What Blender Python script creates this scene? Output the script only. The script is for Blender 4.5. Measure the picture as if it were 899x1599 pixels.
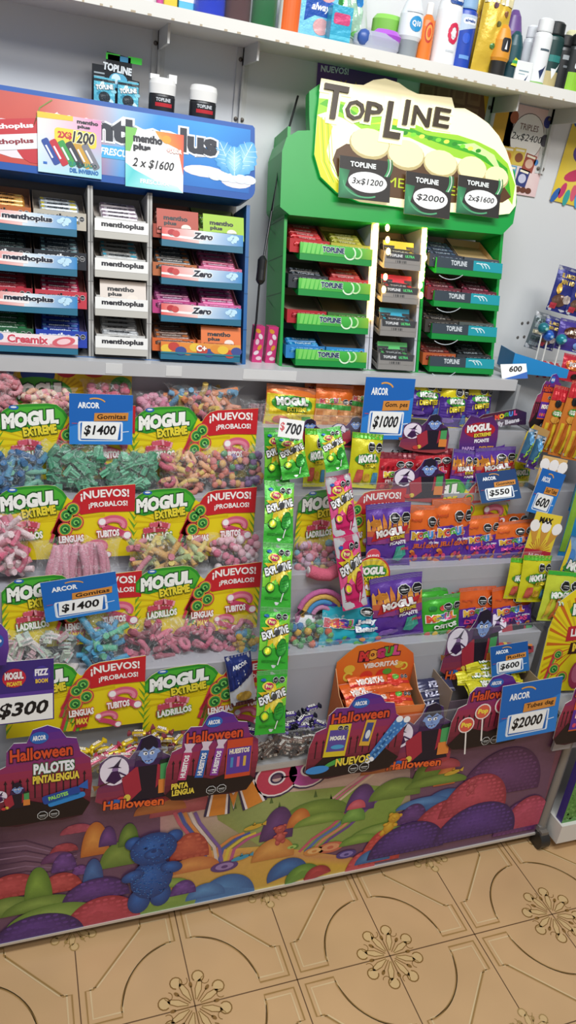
import bpy, math, random
from mathutils import Vector, Matrix, Euler
from mathutils.geometry import tessellate_polygon
R=random.Random(7)
rad=math.radians
scn=bpy.context.scene
for o in list(bpy.data.objects): bpy.data.objects.remove(o)
COL=scn.collection
# ---------------------------------------------------------------- camera
# world: X right along the back wall, Y into the wall, Z up, metres
F=1162.0; H=1.38
ax=Vector((3170,-80,1162)).normalized()
ay=Vector((-440,-558,1162)); ay=(ay-ax*ay.dot(ax)).normalized()
az=ax.cross(ay)
CAM=Vector((0,0,H))
cd=bpy.data.cameras.new('camera'); cam=bpy.data.objects.new('camera',cd); COL.objects.link(cam)
rm=Matrix(((ax.x,-ax.y,-ax.z),(ay.x,-ay.y,-ay.z),(az.x,-az.y,-az.z)))
cam.matrix_world=Matrix.Translation(CAM)@rm.to_4x4()
cd.sensor_fit='VERTICAL'; cd.sensor_height=24; cd.lens=24*F/1599; cd.clip_start=0.02
scn.camera=cam
# ---------------------------------------------------------------- world, lights, exposure
wd=bpy.data.worlds.new('world'); scn.world=wd; wd.use_nodes=True
wd.node_tree.nodes['Background'].inputs[0].default_value=(0.9,0.95,1,1)
wd.node_tree.nodes['Background'].inputs[1].default_value=0.22
def area(name,loc,target,sx,sy,e,col):
    l=bpy.data.lights.new(name,'AREA'); l.shape='RECTANGLE'; l.size=sx; l.size_y=sy; l.energy=e; l.color=col
    o=bpy.data.objects.new(name,l); COL.objects.link(o); o.location=loc
    o.rotation_euler=(Vector(target)-Vector(loc)).to_track_quat('-Z','Y').to_euler(); return o
area('ceiling_tube_light',(0.3,0.3,2.62),(0.45,1.3,0.9),1.3,0.3,28,(0.93,0.97,1))
area('ceiling_tube_light',(1.1,-0.5,2.62),(0.9,1.2,0.5),1.3,0.3,15,(1,0.94,0.86))
scn.view_settings.view_transform='Standard'; scn.view_settings.look='None'
scn.view_settings.exposure=0.26; scn.view_settings.gamma=1; scn.view_settings.use_curve_mapping=False
# ---------------------------------------------------------------- helpers
def A(px,py,y):
    "the point on the upright plane at depth y that the photo shows at this pixel"
    d=Vector((px-449.5,py-799.5,F)); w=Vector((d.dot(ax),d.dot(ay),d.dot(az))); return CAM+w*(y/w.y)
def AZ(px,py,z):
    d=Vector((px-449.5,py-799.5,F)); w=Vector((d.dot(ax),d.dot(ay),d.dot(az))); return CAM+w*((z-H)/w.z)
def UP(l,r,t,b,y):
    p=A((l+r)/2,b,y); q=A((l+r)/2,t,y); return Vector((p.x,y,p.z)),A(r,b,y).x-A(l,b,y).x,q.z-p.z
def hx(s):
    if not isinstance(s,str): return s
    v=[int(s[i:i+2],16)/255 for i in (0,2,4)]
    return tuple([(c/12.92 if c<=.04045 else ((c+.055)/1.055)**2.4) for c in v]+[1.0])
def mixc(a,b,t):
    a=hx(a);b=hx(b); return tuple(a[i]*(1-t)+b[i]*t for i in range(3))+(1.0,)
# ---------------------------------------------------------------- materials: the printed / moulded colour is the mesh attribute "Col"
MAT={}
def material(name,rough=.5,metal=0,spec=.5,bump=0,bscale=200,clear=0,emit=0,vary=.06,vscale=30,sss=0,coat=0):
    m=bpy.data.materials.new(name); m.use_nodes=True; nt=m.node_tree; N=nt.nodes; L=nt.links
    b=N['Principled BSDF']; at=N.new('ShaderNodeAttribute'); at.attribute_name='Col'
    tc=N.new('ShaderNodeTexCoord'); nz=N.new('ShaderNodeTexNoise'); nz.inputs['Scale'].default_value=vscale
    L.new(tc.outputs['Object'],nz.inputs['Vector'])
    mr=N.new('ShaderNodeMapRange'); mr.inputs[3].default_value=1-vary; mr.inputs[4].default_value=1+vary*.4
    L.new(nz.outputs[0],mr.inputs[0])
    mx=N.new('ShaderNodeVectorMath'); mx.operation='SCALE'
    L.new(at.outputs['Color'],mx.inputs[0]); L.new(mr.outputs[0],mx.inputs['Scale'])
    L.new(mx.outputs[0],b.inputs['Base Color'])
    b.inputs['Roughness'].default_value=rough; b.inputs['Metallic'].default_value=metal
    b.inputs['Specular IOR Level'].default_value=spec; b.inputs['Coat Weight'].default_value=coat
    if bump:
        n2=N.new('ShaderNodeTexNoise'); n2.inputs['Scale'].default_value=bscale; n2.inputs['Detail'].default_value=3
        L.new(tc.outputs['Object'],n2.inputs['Vector'])
        bp=N.new('ShaderNodeBump'); bp.inputs['Strength'].default_value=bump; bp.inputs['Distance'].default_value=.004
        L.new(n2.outputs[0],bp.inputs['Height']); L.new(bp.outputs[0],b.inputs['Normal'])
    if emit:
        L.new(at.outputs['Color'],b.inputs['Emission Color']); b.inputs['Emission Strength'].default_value=emit
    if clear:
        tr=N.new('ShaderNodeBsdfTransparent'); ms=N.new('ShaderNodeMixShader')
        ms.inputs[0].default_value=clear
        if name=='film':   # painted glints: noise streaks of denser whitish film imitate highlights on creases
            n3=N.new('ShaderNodeTexNoise'); n3.inputs['Scale'].default_value=42; n3.inputs['Detail'].default_value=2; n3.inputs['Distortion'].default_value=1.6
            L.new(tc.outputs['Object'],n3.inputs['Vector']); s1=N.new('ShaderNodeMath'); s1.operation='SUBTRACT'; s1.inputs[1].default_value=.5; L.new(n3.outputs[0],s1.inputs[0])
            s2=N.new('ShaderNodeMath'); s2.operation='ABSOLUTE'; L.new(s1.outputs[0],s2.inputs[0])
            s3=N.new('ShaderNodeMapRange'); s3.inputs[1].default_value=0; s3.inputs[2].default_value=.022; s3.inputs[3].default_value=.32; s3.inputs[4].default_value=.06; L.new(s2.outputs[0],s3.inputs[0]); L.new(s3.outputs[0],ms.inputs[0])
        L.new(b.outputs[0],ms.inputs[2]); L.new(tr.outputs[0],ms.inputs[1])
        L.new(ms.outputs[0],N['Material Output'].inputs[0])
    MAT[name]=m; return m
material('paper',.55,vary=.05)
material('card',.42,spec=.35,vary=.05)
material('foil',.27,metal=.18,spec=.6,bump=.35,bscale=70,vary=.08)
material('plastic',.35,spec=.5,vary=.05)
material('metal',.45,metal=.35,vary=.06)
material('paint',.75,vary=.09,vscale=5,bump=.04,bscale=60)
material('sugar',.8,bump=.7,bscale=600,vary=.25,vscale=500)
material('film',.16,spec=.7,bump=.55,bscale=55,clear=.13,vary=.02)
material('acrylic',.1,spec=.6,clear=.045,vary=.02)
material('glass',.08,spec=.6,clear=.62,vary=.02)
material('sign',.4,emit=.42,vary=0)
material('led',.4,emit=9,vary=0)
material('mural',.33,spec=.45,bump=.1,bscale=300,vary=.12,vscale=120)
# ---------------------------------------------------------------- mesh builder
class MB:
    def __init__(s): s.v=[];s.f=[];s.c=[];s.m=[];s.s=[];s.M=Matrix()
    def add(s,vs,fs,col,mat=0,smooth=False):
        o=len(s.v); M=s.M
        s.v+=[M@Vector(p) for p in vs]
        col=hx(col) if isinstance(col,str) else col
        for f in fs:
            s.f.append([o+i for i in f]); s.m.append(mat); s.s.append(smooth)
            s.c.append([col]*len(f) if not isinstance(col,list) else [col[i] for i in f])
    def box(s,x0,x1,y0,y1,z0,z1,col,mat=0):
        v=[(x,y,z) for z in (z0,z1) for y in (y0,y1) for x in (x0,x1)]
        s.add(v,[(0,2,3,1),(4,5,7,6),(0,1,5,4),(2,6,7,3),(0,4,6,2),(1,3,7,5)],col,mat)
    def prism(s,pts,y0,y1,col,mat=0,back=None):
        "outline in x,z extruded from y0 (front) to y1"
        n=len(pts); v=[(p[0],y0,p[1]) for p in pts]+[(p[0],y1,p[1]) for p in pts]
        ar=sum(pts[i][0]*pts[(i+1)%n][1]-pts[(i+1)%n][0]*pts[i][1] for i in range(n))
        fr=list(range(n)); bk=list(range(2*n-1,n-1,-1)); sd=[(i,i+n,(i+1)%n+n,(i+1)%n) for i in range(n)]
        if ar<0: fr=fr[::-1]; bk=bk[::-1]; sd=[q[::-1] for q in sd]
        s.add(v,[fr],col,mat); s.add(v,[bk]+sd,back or col,mat)
    def lathe(s,prof,n=20,cx=0,cy=0,mat=0,sx=1,sy=1,closed=True):
        "prof: (r,z,col) rings bottom to top; colour belongs to the band above the ring"
        for k in range(len(prof)-1):
            (r0,z0,c),(r1,z1,_)=prof[k],prof[k+1]
            v=[(cx+math.cos(6.28319*i/n)*r*sx,cy+math.sin(6.28319*i/n)*r*sy,z) for r,z in((r0,z0),(r1,z1)) for i in range(n)]
            s.add(v,[(i,(i+1)%n,n+(i+1)%n,n+i) for i in range(n)],c,mat,True)
        if closed:
            r,z,c=prof[0]; s.add([(cx+math.cos(6.28319*i/n)*r*sx,cy+math.sin(6.28319*i/n)*r*sy,z) for i in range(n)][::-1],[list(range(n))],c,mat)
            r,z,c=prof[-1]; s.add([(cx+math.cos(6.28319*i/n)*r*sx,cy+math.sin(6.28319*i/n)*r*sy,z) for i in range(n)],[list(range(n))],prof[-2][2],mat)
    def tube(s,path,r,col,n=8,mat=0,cap=None):
        path=[Vector(p) for p in path]; rings=[]
        for i,p in enumerate(path):
            t=(path[min(i+1,len(path)-1)]-path[max(i-1,0)]).normalized()
            a=t.cross(Vector((0,0,1)) if abs(t.z)<.9 else Vector((1,0,0))).normalized(); b=t.cross(a)
            rr=r[i] if isinstance(r,(list,tuple)) else r
            rings.append([p+(a*math.cos(6.28319*k/n)+b*math.sin(6.28319*k/n))*rr for k in range(n)])
        v=[q for g in rings for q in g]
        for i in range(len(rings)-1):
            c=col[i%len(col)] if isinstance(col,list) else col
            s.add(rings[i]+rings[i+1],[(k,k+n,(k+1)%n+n,(k+1)%n) for k in range(n)],c,mat,True)
        c0=cap or (col[0] if isinstance(col,list) else col)
        s.add(rings[0],[list(range(n))],c0,mat); s.add(rings[-1],[list(range(n-1,-1,-1))],c0,mat)
    def ell(s,c,r,col,mat=0,n=8,m=5,M=None):
        v=[];f=[]
        for j in range(m+1):
            th=math.pi*j/m
            for i in range(n):
                ph=6.28319*i/n; p=Vector((r[0]*math.sin(th)*math.cos(ph),r[1]*math.sin(th)*math.sin(ph),r[2]*math.cos(th)))
                v.append((M@p if M else p)+Vector(c))
        for j in range(m):
            for i in range(n): f.append((j*n+i,(j+1)*n+i,(j+1)*n+(i+1)%n,j*n+(i+1)%n))
        s.add(v,f,col,mat,True)
    def canvas(s,cv,fn=None,cell=None,y0=0.0,mat=0,step=.00025):
        "lay printed shapes on a surface; fn(u,v,lift)->point, default the plane y=y0 facing -Y"
        if fn is None: fn=lambda u,v,l:(u,y0-l,v)
        for pts,col,L in cv.P:
            l=step*(L+1)
            if cell is None: s.add([fn(p[0],p[1],l) for p in pts],[list(range(len(pts)))],col,mat)
            else:
                tri=[pts] if len(pts)==3 else [[pts[i] for i in t] for t in tessellate_polygon([[Vector((p[0],p[1],0)) for p in pts]])]
                for t in tri:
                    if isinstance(col,list): cc=col[0]
                    else: cc=col
                    a=(t[1][0]-t[0][0])*(t[2][1]-t[0][1])-(t[2][0]-t[0][0])*(t[1][1]-t[0][1])
                    if abs(a)<1e-12: continue
                    if a<0: t=t[::-1]
                    for q in cells(t,cell[0],cell[1]): s.add([fn(p[0],p[1],l) for p in q],[list(range(len(q)))],cc,mat,True)
def clip(poly,ax_,k,keep):
    out=[]
    for i in range(len(poly)):
        a=poly[i-1];b=poly[i]; ia=(a[ax_]-k)*keep>=0; ib=(b[ax_]-k)*keep>=0
        if ia!=ib:
            t=(k-a[ax_])/(b[ax_]-a[ax_]); out.append((a[0]+(b[0]-a[0])*t,a[1]+(b[1]-a[1])*t))
        if ib: out.append((b[0],b[1]))
    return out
def cells(t,cu,cv_):
    res=[]; i0=math.floor(min(p[0] for p in t)/cu); i1=math.floor(max(p[0] for p in t)/cu)
    j0=math.floor(min(p[1] for p in t)/cv_); j1=math.floor(max(p[1] for p in t)/cv_)
    for i in range(i0,i1+1):
        c=clip(clip(t,0,i*cu,1),0,(i+1)*cu,-1) if i1>i0 else t
        if len(c)<3: continue
        for j in range(j0,j1+1):
            d=clip(clip(c,1,j*cv_,1),1,(j+1)*cv_,-1) if j1>j0 else c
            if len(d)>2: res.append(d)
    return res
GL={}
def glyphs(sx,bold):
    k=(sx,bold)
    if k not in GL:
        cu=bpy.data.curves.new('t','FONT'); cu.body=sx; cu.resolution_u=2; cu.offset=bold; cu.fill_mode='FRONT'
        o=bpy.data.objects.new('t',cu); me=o.to_mesh()
        GL[k]=([(v.co.x,v.co.y) for v in me.vertices],[tuple(p.vertices) for p in me.polygons])
        o.to_mesh_clear(); bpy.data.objects.remove(o); bpy.data.curves.remove(cu)
    return GL[k]
class Cv:
    "flat artwork: coloured polygons in metres, u right, v up, L = print layer"
    def __init__(s): s.P=[]; s.T=[(0,0,1,0)]
    def tr(s,p):
        for x,y,k,a in reversed(s.T):
            c,sn=math.cos(a),math.sin(a); p=(x+k*(p[0]*c-p[1]*sn),y+k*(p[0]*sn+p[1]*c))
        return p
    def push(s,x,y,k=1,ang=0): s.T.append((x,y,k,rad(ang)))
    def pop(s): s.T.pop()
    def poly(s,pts,col,L=0):
        pts=[s.tr(p) for p in pts]
        n=len(pts); ar=sum(pts[i][0]*pts[(i+1)%n][1]-pts[(i+1)%n][0]*pts[i][1] for i in range(n))
        cl=[hx(c) for c in col] if isinstance(col,list) else hx(col)
        if ar<0: pts=pts[::-1]; cl=cl[::-1] if isinstance(cl,list) else cl
        s.P.append((pts,cl,L))
    def rect(s,x0,y0,x1,y1,col,L=0): s.poly([(x0,y0),(x1,y0),(x1,y1),(x0,y1)],col,L)
    def rrect(s,x0,y0,x1,y1,r,col,L=0,n=4):
        p=[]
        for cx,cy,a in((x1-r,y1-r,0),(x0+r,y1-r,90),(x0+r,y0+r,180),(x1-r,y0+r,270)):
            p+=[(cx+r*math.cos(rad(a+90*i/n)),cy+r*math.sin(rad(a+90*i/n))) for i in range(n+1)]
        s.poly(p,col,L)
    def ell(s,cx,cy,rx,ry,col,L=0,n=18,ang=0,a0=0,a1=360):
        c,sn=math.cos(rad(ang)),math.sin(rad(ang)); p=[]
        m=n if a1-a0==360 else n+1
        for i in range(m):
            t=rad(a0+(a1-a0)*i/n); x,y=rx*math.cos(t),ry*math.sin(t); p.append((cx+x*c-y*sn,cy+x*sn+y*c))
        s.poly(p,col,L)
    def fan(s,pts,c,col,ccol,L=0):
        "outline with a centre point of another print colour"
        n=len(pts)
        for i in range(n): s.poly([c,pts[i],pts[(i+1)%n]],[ccol,col,col],L)
    def line(s,pts,w,col,L=0,closed=False):
        n=len(pts); sg=range(n if closed else n-1); a=[];b=[]
        for i in range(n):
            p=pts[i-1] if (i or closed) else pts[0]; q=pts[(i+1)%n] if (i<n-1 or closed) else pts[-1]
            d=math.hypot(q[0]-p[0],q[1]-p[1]) or 1; nx,ny=-(q[1]-p[1])/d*w/2,(q[0]-p[0])/d*w/2
            a.append((pts[i][0]+nx,pts[i][1]+ny)); b.append((pts[i][0]-nx,pts[i][1]-ny))
        for i in sg:
            j=(i+1)%n; s.poly([a[i],b[i],b[j],a[j]],col,L)
    def arc(s,cx,cy,r,a0,a1,w,col,L=0,n=14,ry=None):
        s.line([(cx+r*math.cos(rad(a0+(a1-a0)*i/n)),cy+(ry or r)*math.sin(rad(a0+(a1-a0)*i/n))) for i in range(n+1)],w,col,L)
    def star(s,cx,cy,r0,r1,n,col,L=0,ph=0):
        s.poly([(cx+(r0 if i%2 else r1)*math.cos(ph+math.pi*i/n),cy+(r0 if i%2 else r1)*math.sin(ph+math.pi*i/n)) for i in range(2*n)],col,L)
    def text(s,t,cx,cy,w,h,col,L=1,bold=.02,ang=0,shear=0,out=None,ow=.05,arch=0):
        vs,fs=glyphs(t,bold)
        x0=min(v[0] for v in vs);x1=max(v[0] for v in vs);y0=min(v[1] for v in vs);y1=max(v[1] for v in vs)
        if h is None: h=w*(y1-y0)/(x1-x0)
        if w is None: w=h*(x1-x0)/(y1-y0)
        kx=w/(x1-x0);ky=h/(y1-y0); c,sn=math.cos(rad(ang)),math.sin(rad(ang))
        def tf(v):
            y=(v[1]-(y0+y1)/2)*ky; x=(v[0]-(x0+x1)/2)*kx+shear*y
            if arch: y+=arch*h*(1-(2*x/w)**2)
            return (cx+x*c-y*sn,cy+x*sn+y*c)
        if out:
            vo,fo=glyphs(t,bold+ow)
            for f in fo: s.poly([tf(vo[i]) for i in f],out,L)
            L+=1
        for f in fs: s.poly([tf(vs[i]) for i in f],col,L)
    def octs(s,x,y,r,n=2,L=3):
        for i in range(n):
            cx=x+i*2.1*r
            s.ell(cx,y,r*1.0,r,'d8d8d8',L,8,22.5); s.ell(cx,y,r*.88,r*.88,'101012',L+1,8,22.5)
            s.rect(cx-r*.6,y-r*.05,cx+r*.6,y+r*.12,'cfcfcf',L+2); s.rect(cx-r*.5,y-r*.4,cx+r*.5,y-r*.28,'9a9a9a',L+2)
def tag(o,label,cat,group=None,kind=None):
    if label: o['label']=label
    if cat: o['category']=cat
    if group: o['group']=group
    if kind: o['kind']=kind
    return o
def obj(name,mb,mats,parent=None,loc=None,rot=None,bevel=0,label=None):
    me=bpy.data.meshes.new(name); me.from_pydata([tuple(v) for v in mb.v],[],mb.f)
    at=me.color_attributes.new('Col','FLOAT_COLOR','CORNER')
    at.data.foreach_set('color',[x for f in mb.c for c in f for x in c])
    me.polygons.foreach_set('material_index',mb.m); me.polygons.foreach_set('use_smooth',mb.s)
    for m in (mats if isinstance(mats,(list,tuple)) else [mats]): me.materials.append(MAT[m])
    me.update()
    o=bpy.data.objects.new(name,me); COL.objects.link(o)
    if parent: o.parent=parent
    if loc is not None: o.location=loc
    if rot is not None: o.rotation_euler=rot
    if label: o['label']=label
    if bevel:
        b=o.modifiers.new('bevel','BEVEL'); b.width=bevel; b.segments=2; b.limit_method='ANGLE'; b.angle_limit=rad(50)
    return o
def empty(name,loc,rot=(0,0,0)):
    o=bpy.data.objects.new(name,None); COL.objects.link(o); o.location=loc; o.rotation_euler=rot; o.empty_display_size=.02; return o
def dup(o,loc=None,rot=None,label=None,group=None,scale=None):
    r=o.copy(); COL.objects.link(r)
    if loc is not None: r.location=loc
    if rot is not None: r.rotation_euler=rot
    if scale is not None: r.scale=scale
    if label: r['label']=label
    if group: r['group']=group
    for ch in o.children:
        c=ch.copy(); COL.objects.link(c); c.parent=r
        for g in ch.children:
            d=g.copy(); COL.objects.link(d); d.parent=c
    return r
def struct(name,mb,mats): o=obj(name,mb,mats); o['kind']='structure'; return o
def flat(name,cv,outline,label,cat,loc,rot=(0,0,0),base='ffffff',mat='card',t=.0012,group=None,parent=None,back='d9d6cf'):
    "a printed sheet or card: outline with thickness, artwork on its front"
    mb=MB(); mb.prism(outline,0,t,base,0,back); mb.canvas(cv)
    o=obj(name,mb,mat,parent,loc,rot)
    if label: tag(o,label,cat,group)
    return o
def R4(w,h): return [(-w/2,0),(w/2,0),(w/2,h),(-w/2,h)]
# ---------------------------------------------------------------- the room
WY=1.58
mb=MB(); mb.box(-1.6,2.6,-1.5,1.75,-.05,0,'d6ae7e')
cv=Cv(); TX,TY,X0,Y0=.2,.209,.688,.847
for i in range(-5,7): cv.rect(X0+i*TX-.0011,-.3,X0+i*TX+.0011,1.5,'6e5236',0)
for j in range(-3,3): cv.rect(-.6,Y0+j*TY-.0011,2.2,Y0+j*TY+.0011,'6e5236',0)
def medallion(x,y,r,c,n=8):
    for k in range(n):
        cv.push(x,y,1,k*360/n+22.5)
        cv.line([(.012,.001),(r*.45,.006),(r*.68,.004)],.0016,c,1); cv.line([(.012,-.001),(r*.45,-.006),(r*.68,-.004)],.0016,c,1)
        cv.ell(r*.8,.005,r*.16,r*.16,'dcba84',.5,10); cv.ell(r*.45,0,r*.3,.006,'dcba84',.5,10); cv.arc(r*.8,.005,r*.16,-150,150,.0024,c,1,10); cv.arc(r*.74,-.009,r*.11,40,280,.0014,c,1,8)
        cv.pop()
        cv.push(x,y,1,k*360/n); cv.line([(.01,0),(r*.55,0)],.0016,c,1); cv.ell(r*.58,0,.006,.0035,c,1,8); cv.pop()
for i in range(-5,6):
    for j in range(-3,3):
        x=X0+i*TX;y=Y0+j*TY
        if i%2==0 and j%2==0: medallion(x,y,.07,'8c6834')
        if i%2 and j%2: medallion(x,y,.05,'b08f58',6)
        # the raised ornamental band across every tile
        sx=TX*(1 if i%2==0 else -1); sy=TY*(1 if j%2==0 else -1)
        ox=x if i%2==0 else x+TX; oy=y if j%2==0 else y+TY
        P=[(math.cos(rad(a))*.66,math.sin(rad(a))*.66) for a in range(12,79,6)]
        full=[(.645,.06)]+P+[(.06,.645),(.06,.94),(.36,.94),(.36,.87),(.87,.36),(.94,.36),(.94,.06)]
        pt=[(ox+sx*p[0],oy+sy*p[1]) for p in full]
        cv.line(pt,.0042,'bd9760',1,True); cv.line(pt,.0012,'94703c',1.5,True)
        inn=[(ox+sx*(p[0]*.9+.05),oy+sy*(p[1]*.9+.05)) for p in full]
        cv.line(inn,.0032,'e2c697',1,True)
mb.canvas(cv,lambda u,v,l:(u,v,l),None)
material('tile',.28,spec=.5,vary=.22,vscale=6,bump=.02,bscale=20)
struct('floor',mb,'tile')
mb=MB(); mb.box(-1.6,2.6,WY,WY+.1,0,3.0,'d9dadb'); struct('wall_back',mb,'paint')
# ---------------------------------------------------------------- the long wall shelf
sh=empty('wall_shelf',(0.5,WY,1.637)); tag(sh,'long white painted board shelf on metal brackets high on the wall','shelf')
mb=MB(); mb.box(-1.2,1.6,-.128,0,-.02,0,'dedcd6')
for k in range(70):
    x=-.7+k*.03+R.random()*.02; mb.box(x,x+.003+R.random()*.006,-.1284,-.128,-.02,-.017,'b5a68e')
obj('board',mb,'paint',sh)
for x in (.265,.425,.98,1.137,-.3):
    mb=MB(); x-=.5
    mb.box(x-.012,x+.012,-.004,0,-.15,-.02,'cfcfcd'); mb.box(x-.002,x+.002,-.1,0,-.05,-.02,'c4c4c2')
    mb.prism([(x-.002,-.02),(x+.002,-.02),(x+.002,-.15),(x-.002,-.15)],-.012,0,'c4c4c2')
    b=obj('bracket',mb,'paint',sh)
    for z in(-.04,-.14):
        for d in(-.006,.007): m2=MB(); m2.ell((x+d,-.005,z),(.004,.003,.004),'6b625a'); obj('screw',m2,'metal',b)
# ---------------------------------------------------------------- posters on the wall
def wallpost(name,px,cvf,label,base):
    P=[A(x,y,WY-.003) for x,y in px]; o=A(px[3][0],px[3][1],WY-.003)
    w=(P[2]-P[3]).length; h=(P[0]-P[3]).length; ang=math.atan2(P[2].z-P[3].z,P[2].x-P[3].x)
    cv=Cv(); cvf(cv,w,h); flat(name,cv,[(0,0),(w,0),(w,h),(0,h)],label,'poster',o,(0,-ang,0),base,'paper',.0008)
def pp1(c,w,h):
    c.fan([(0,0),(w,0),(w,h),(0,h)],(w*.6,h*.5),'66398a','8f4ea0',0)
    c.text('NUEVOS!',w*.21,h*.93,w*.34,h*.07,'f0e9f5',2,.03)
    for k in range(9): c.star(w*(.25+.08*k),h*(.72+.08*math.sin(k*2.3)),.004,.012,5,'d9952c',1,k)
    None; None
    c.ell(w*.5,h*.4,w*.3,h*.12,'8a4d22',2); c.ell(w*.5,h*.42,w*.22,h*.08,'b8763a',3)
wallpost('wall_poster',[(476,95),(604,118),(606,250),(486,240)],pp1,'purple poster with star pattern behind the lit green gum rack','4c2566')
def pp2(c,w,h):
    c.rect(0,0,w,h,'dba52b',0)
    c.poly([(0,h),(w*.62,h*.98),(w*.7,h*.72),(w*.56,h*.45),(0,h*.35)],'7a4c34',1)
    for i in range(4):
        for j in range(4):
            x=w*(.02+.155*i);y=h*(.83-.14*j)
            c.poly([(x,y),(x+w*.13,y-h*.01),(x+w*.125,y+h*.11),(x-w*.005,y+h*.12)],'96684a',2); c.rect(x+w*.025,y+h*.03,x+w*.105,y+h*.09,'85593f',3)
    None
wallpost('wall_poster',[(622,117),(770,137),(778,330),(632,320)],pp2,'yellow poster showing a brown chocolate bar above the lit sign','dba52b')
def pp3(c,w,h):
    c.fan([(0,0),(w,0),(w,h),(0,h)],(w*.35,h*.6),'e3c4c4','efe6e0',0)
    c.ell(w*.5,h*.66,w*.37,h*.27,'4a3a35',1,28); c.ell(w*.5,h*.66,w*.36,h*.262,'f2efec',2,28)
    None; c.text('TRIPLES',w*.5,h*.77,w*.42,h*.07,'7d6058',3,.01)
    c.text('2x$2400',w*.5,h*.65,w*.68,h*.09,'2b2b2e',3,.0,shear=.2)
    for x,y,cc in((.13,.85,'b0603e'),(.88,.87,'3a3f8c'),(.9,.66,'55525e')):
        c.ell(w*x,h*y,w*.09,h*.07,cc,3); c.line([(w*x,h*(y-.07)),(w*(x+.03),h*(y-.16))],.001,'555555',3)
    for x,y,cc,c2 in((.16,.42,'d9b33c','c47a2e'),(.42,.43,'dcc052','8a4f2e'),(.68,.38,'9c4a3a','d8b09a'),(.3,.22,'5f9fc4','d9e6ee'),(.6,.2,'323c78','c7c7dd')):
        c.push(w*x,h*y,1,-8 if x>.5 else 0); c.rect(-w*.13,-h*.1,w*.13,h*.1,cc,3); c.ell(0,-h*.01,w*.09,h*.055,c2,4); c.rect(-w*.1,h*.06,w*.1,h*.085,'f3ead0',4); c.pop()
    for k in range(6): c.ell(w*(.2+.12*k),h*.06,w*.07,h*.035,'6a3a28',3+k%2)
    c.ell(w*.83,h*.4,w*.05,h*.035,'4a8ad0',3)
wallpost('wall_poster',[(783,158),(860,173),(835,308),(768,297)],pp3,'pale pink price poster with balloons and biscuit packets right of the sign','e8d5d2')
def pp4(c,w,h):
    c.fan([(0,0),(w,0),(w,h),(0,h)],(w*.6,h*.5),'e0c23a','efdc6a',0)
    c.ell(w*.3,h*.6,w*.16,h*.12,'54408c',1); None
    for k,cc in enumerate(('2f62ae','c63b6a','38a09a','d65c72','4aa0d2','c63b6a')): c.ell(w*(.06+.09*k),h*(.14 if k%2 else .07),w*.045,h*.1,cc,2,12,-25+10*k)
    c.ell(w*.1,h*.93,w*.14,h*.08,'2b57a0',2,14,-30); c.ell(w*.3,h*.35,w*.2,h*.07,'c2395f',2,14,20); c.ell(w*.5,h*.3,w*.16,h*.11,'dfe6c0',3); None
wallpost('wall_poster',[(893,176),(985,196),(950,335),(858,312)],pp4,'yellow poster with coloured balloons at the right edge of the wall','e0c23a')
# two pairs of plugged screw holes low on the wall
for px in((815,505),(824,504),(808,527),(818,526)):
    mb=MB(); p=A(px[0],px[1],WY); mb.ell((0,0,0),(.004,.002,.004),'5b5753'); tag(obj('wall_plug',mb,'plastic',loc=p),'small dark plug in the bare wall right of the green rack','plug','wall plugs')
# ---------------------------------------------------------------- the stepped gondola
GX0,GX1=-.42,1.165
TIER=[(1.13,.55),(1.20,.69),(1.27,.83),(1.34,.95)]   # riser depth, floor height behind it
g=empty('display_gondola',(.4,1.05,0)); tag(g,'grey stepped candy gondola with a gummy landscape printed on its front','gondola')
def gl(mbx): mbx.M=Matrix.Translation((-.4,-1.05,0)); return mbx
mb=gl(MB()); mb.box(GX0,GX1-.02,1.06,1.4,0,.045,'4d3f30'); obj('plinth',mb,'paint',g)
mb=gl(MB()); mb.box(GX0,GX1,1.03,1.045,.034,.372,'7a4a5e')
cv=Cv()
def mp(px,py): p=A(px,py,1.03); return (p.x,p.z)
def MP(l): return [mp(*q) for q in l]
cv.fan(MP([(-60,1180),(880,1120),(838,1298),(-60,1487)]),mp(430,1240),'6d4a66','b58a9a',0)
cv.poly(MP([(250,1240),(360,1230),(560,1190),(640,1180),(640,1260),(480,1330),(330,1330),(250,1300)]),['cfa2a8','d9b8b4','d8b5b0','b0909a','9a8f6a','a59b68','8f8a5a','b58a8a'],1)
cv.poly(MP([(0,1285),(120,1275),(140,1320),(60,1370),(0,1380)]),['5a3a58','6b4a62','4b2e4b','7d5a72','452a48'],1)
for k in range(7): cv.line(MP([(-20,1318+k*9),(40,1312+k*8),(85,1325+k*6),(120,1320+k*5)]),.003,'8a6a86' if k%2 else '4b2d4c',2)
cv.poly(MP([(330,1235),(420,1240),(560,1225),(640,1230),(600,1300),(470,1330),(420,1330),(340,1280)]),['7d8a52','97a463','86a04a','7b9a45','7c9a42','91a856','9aa862','8a9050'],2)
for k in range(26):
    x=335+R.random()*190;y=1240+R.random()*30; cv.poly(MP([(x-3,y),(x+3,y-1),(x,y-12)]),'4d6a34',3)
def road(pts,cols,w,L):
    n=len(cols)
    for k,c in enumerate(cols):
        off=(k-(n-1)/2)*w
        cv.line(MP([(x+off,y) for x,y in pts]),.0007*w+.001,c,L+k*.05)
cv.poly(MP([(300,1330),(420,1320),(560,1340),(600,1330),(560,1375),(400,1400),(270,1410),(250,1370)]),['d9a35e','e0b44e','c88a5c','b87a58','d8b23e','dcc04a','c9a252','d08c62'],3)
road([(288,1268),(296,1285),(312,1305),(326,1322),(330,1345)],['c85a70','4a5aa6','d8894a','d8c8c0','7a5aa0'],8,4)
road([(395,1300),(375,1308),(352,1325),(345,1348)],['d8894a','4a5aa6','d8c04a','b85a8a'],9,4)
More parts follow.
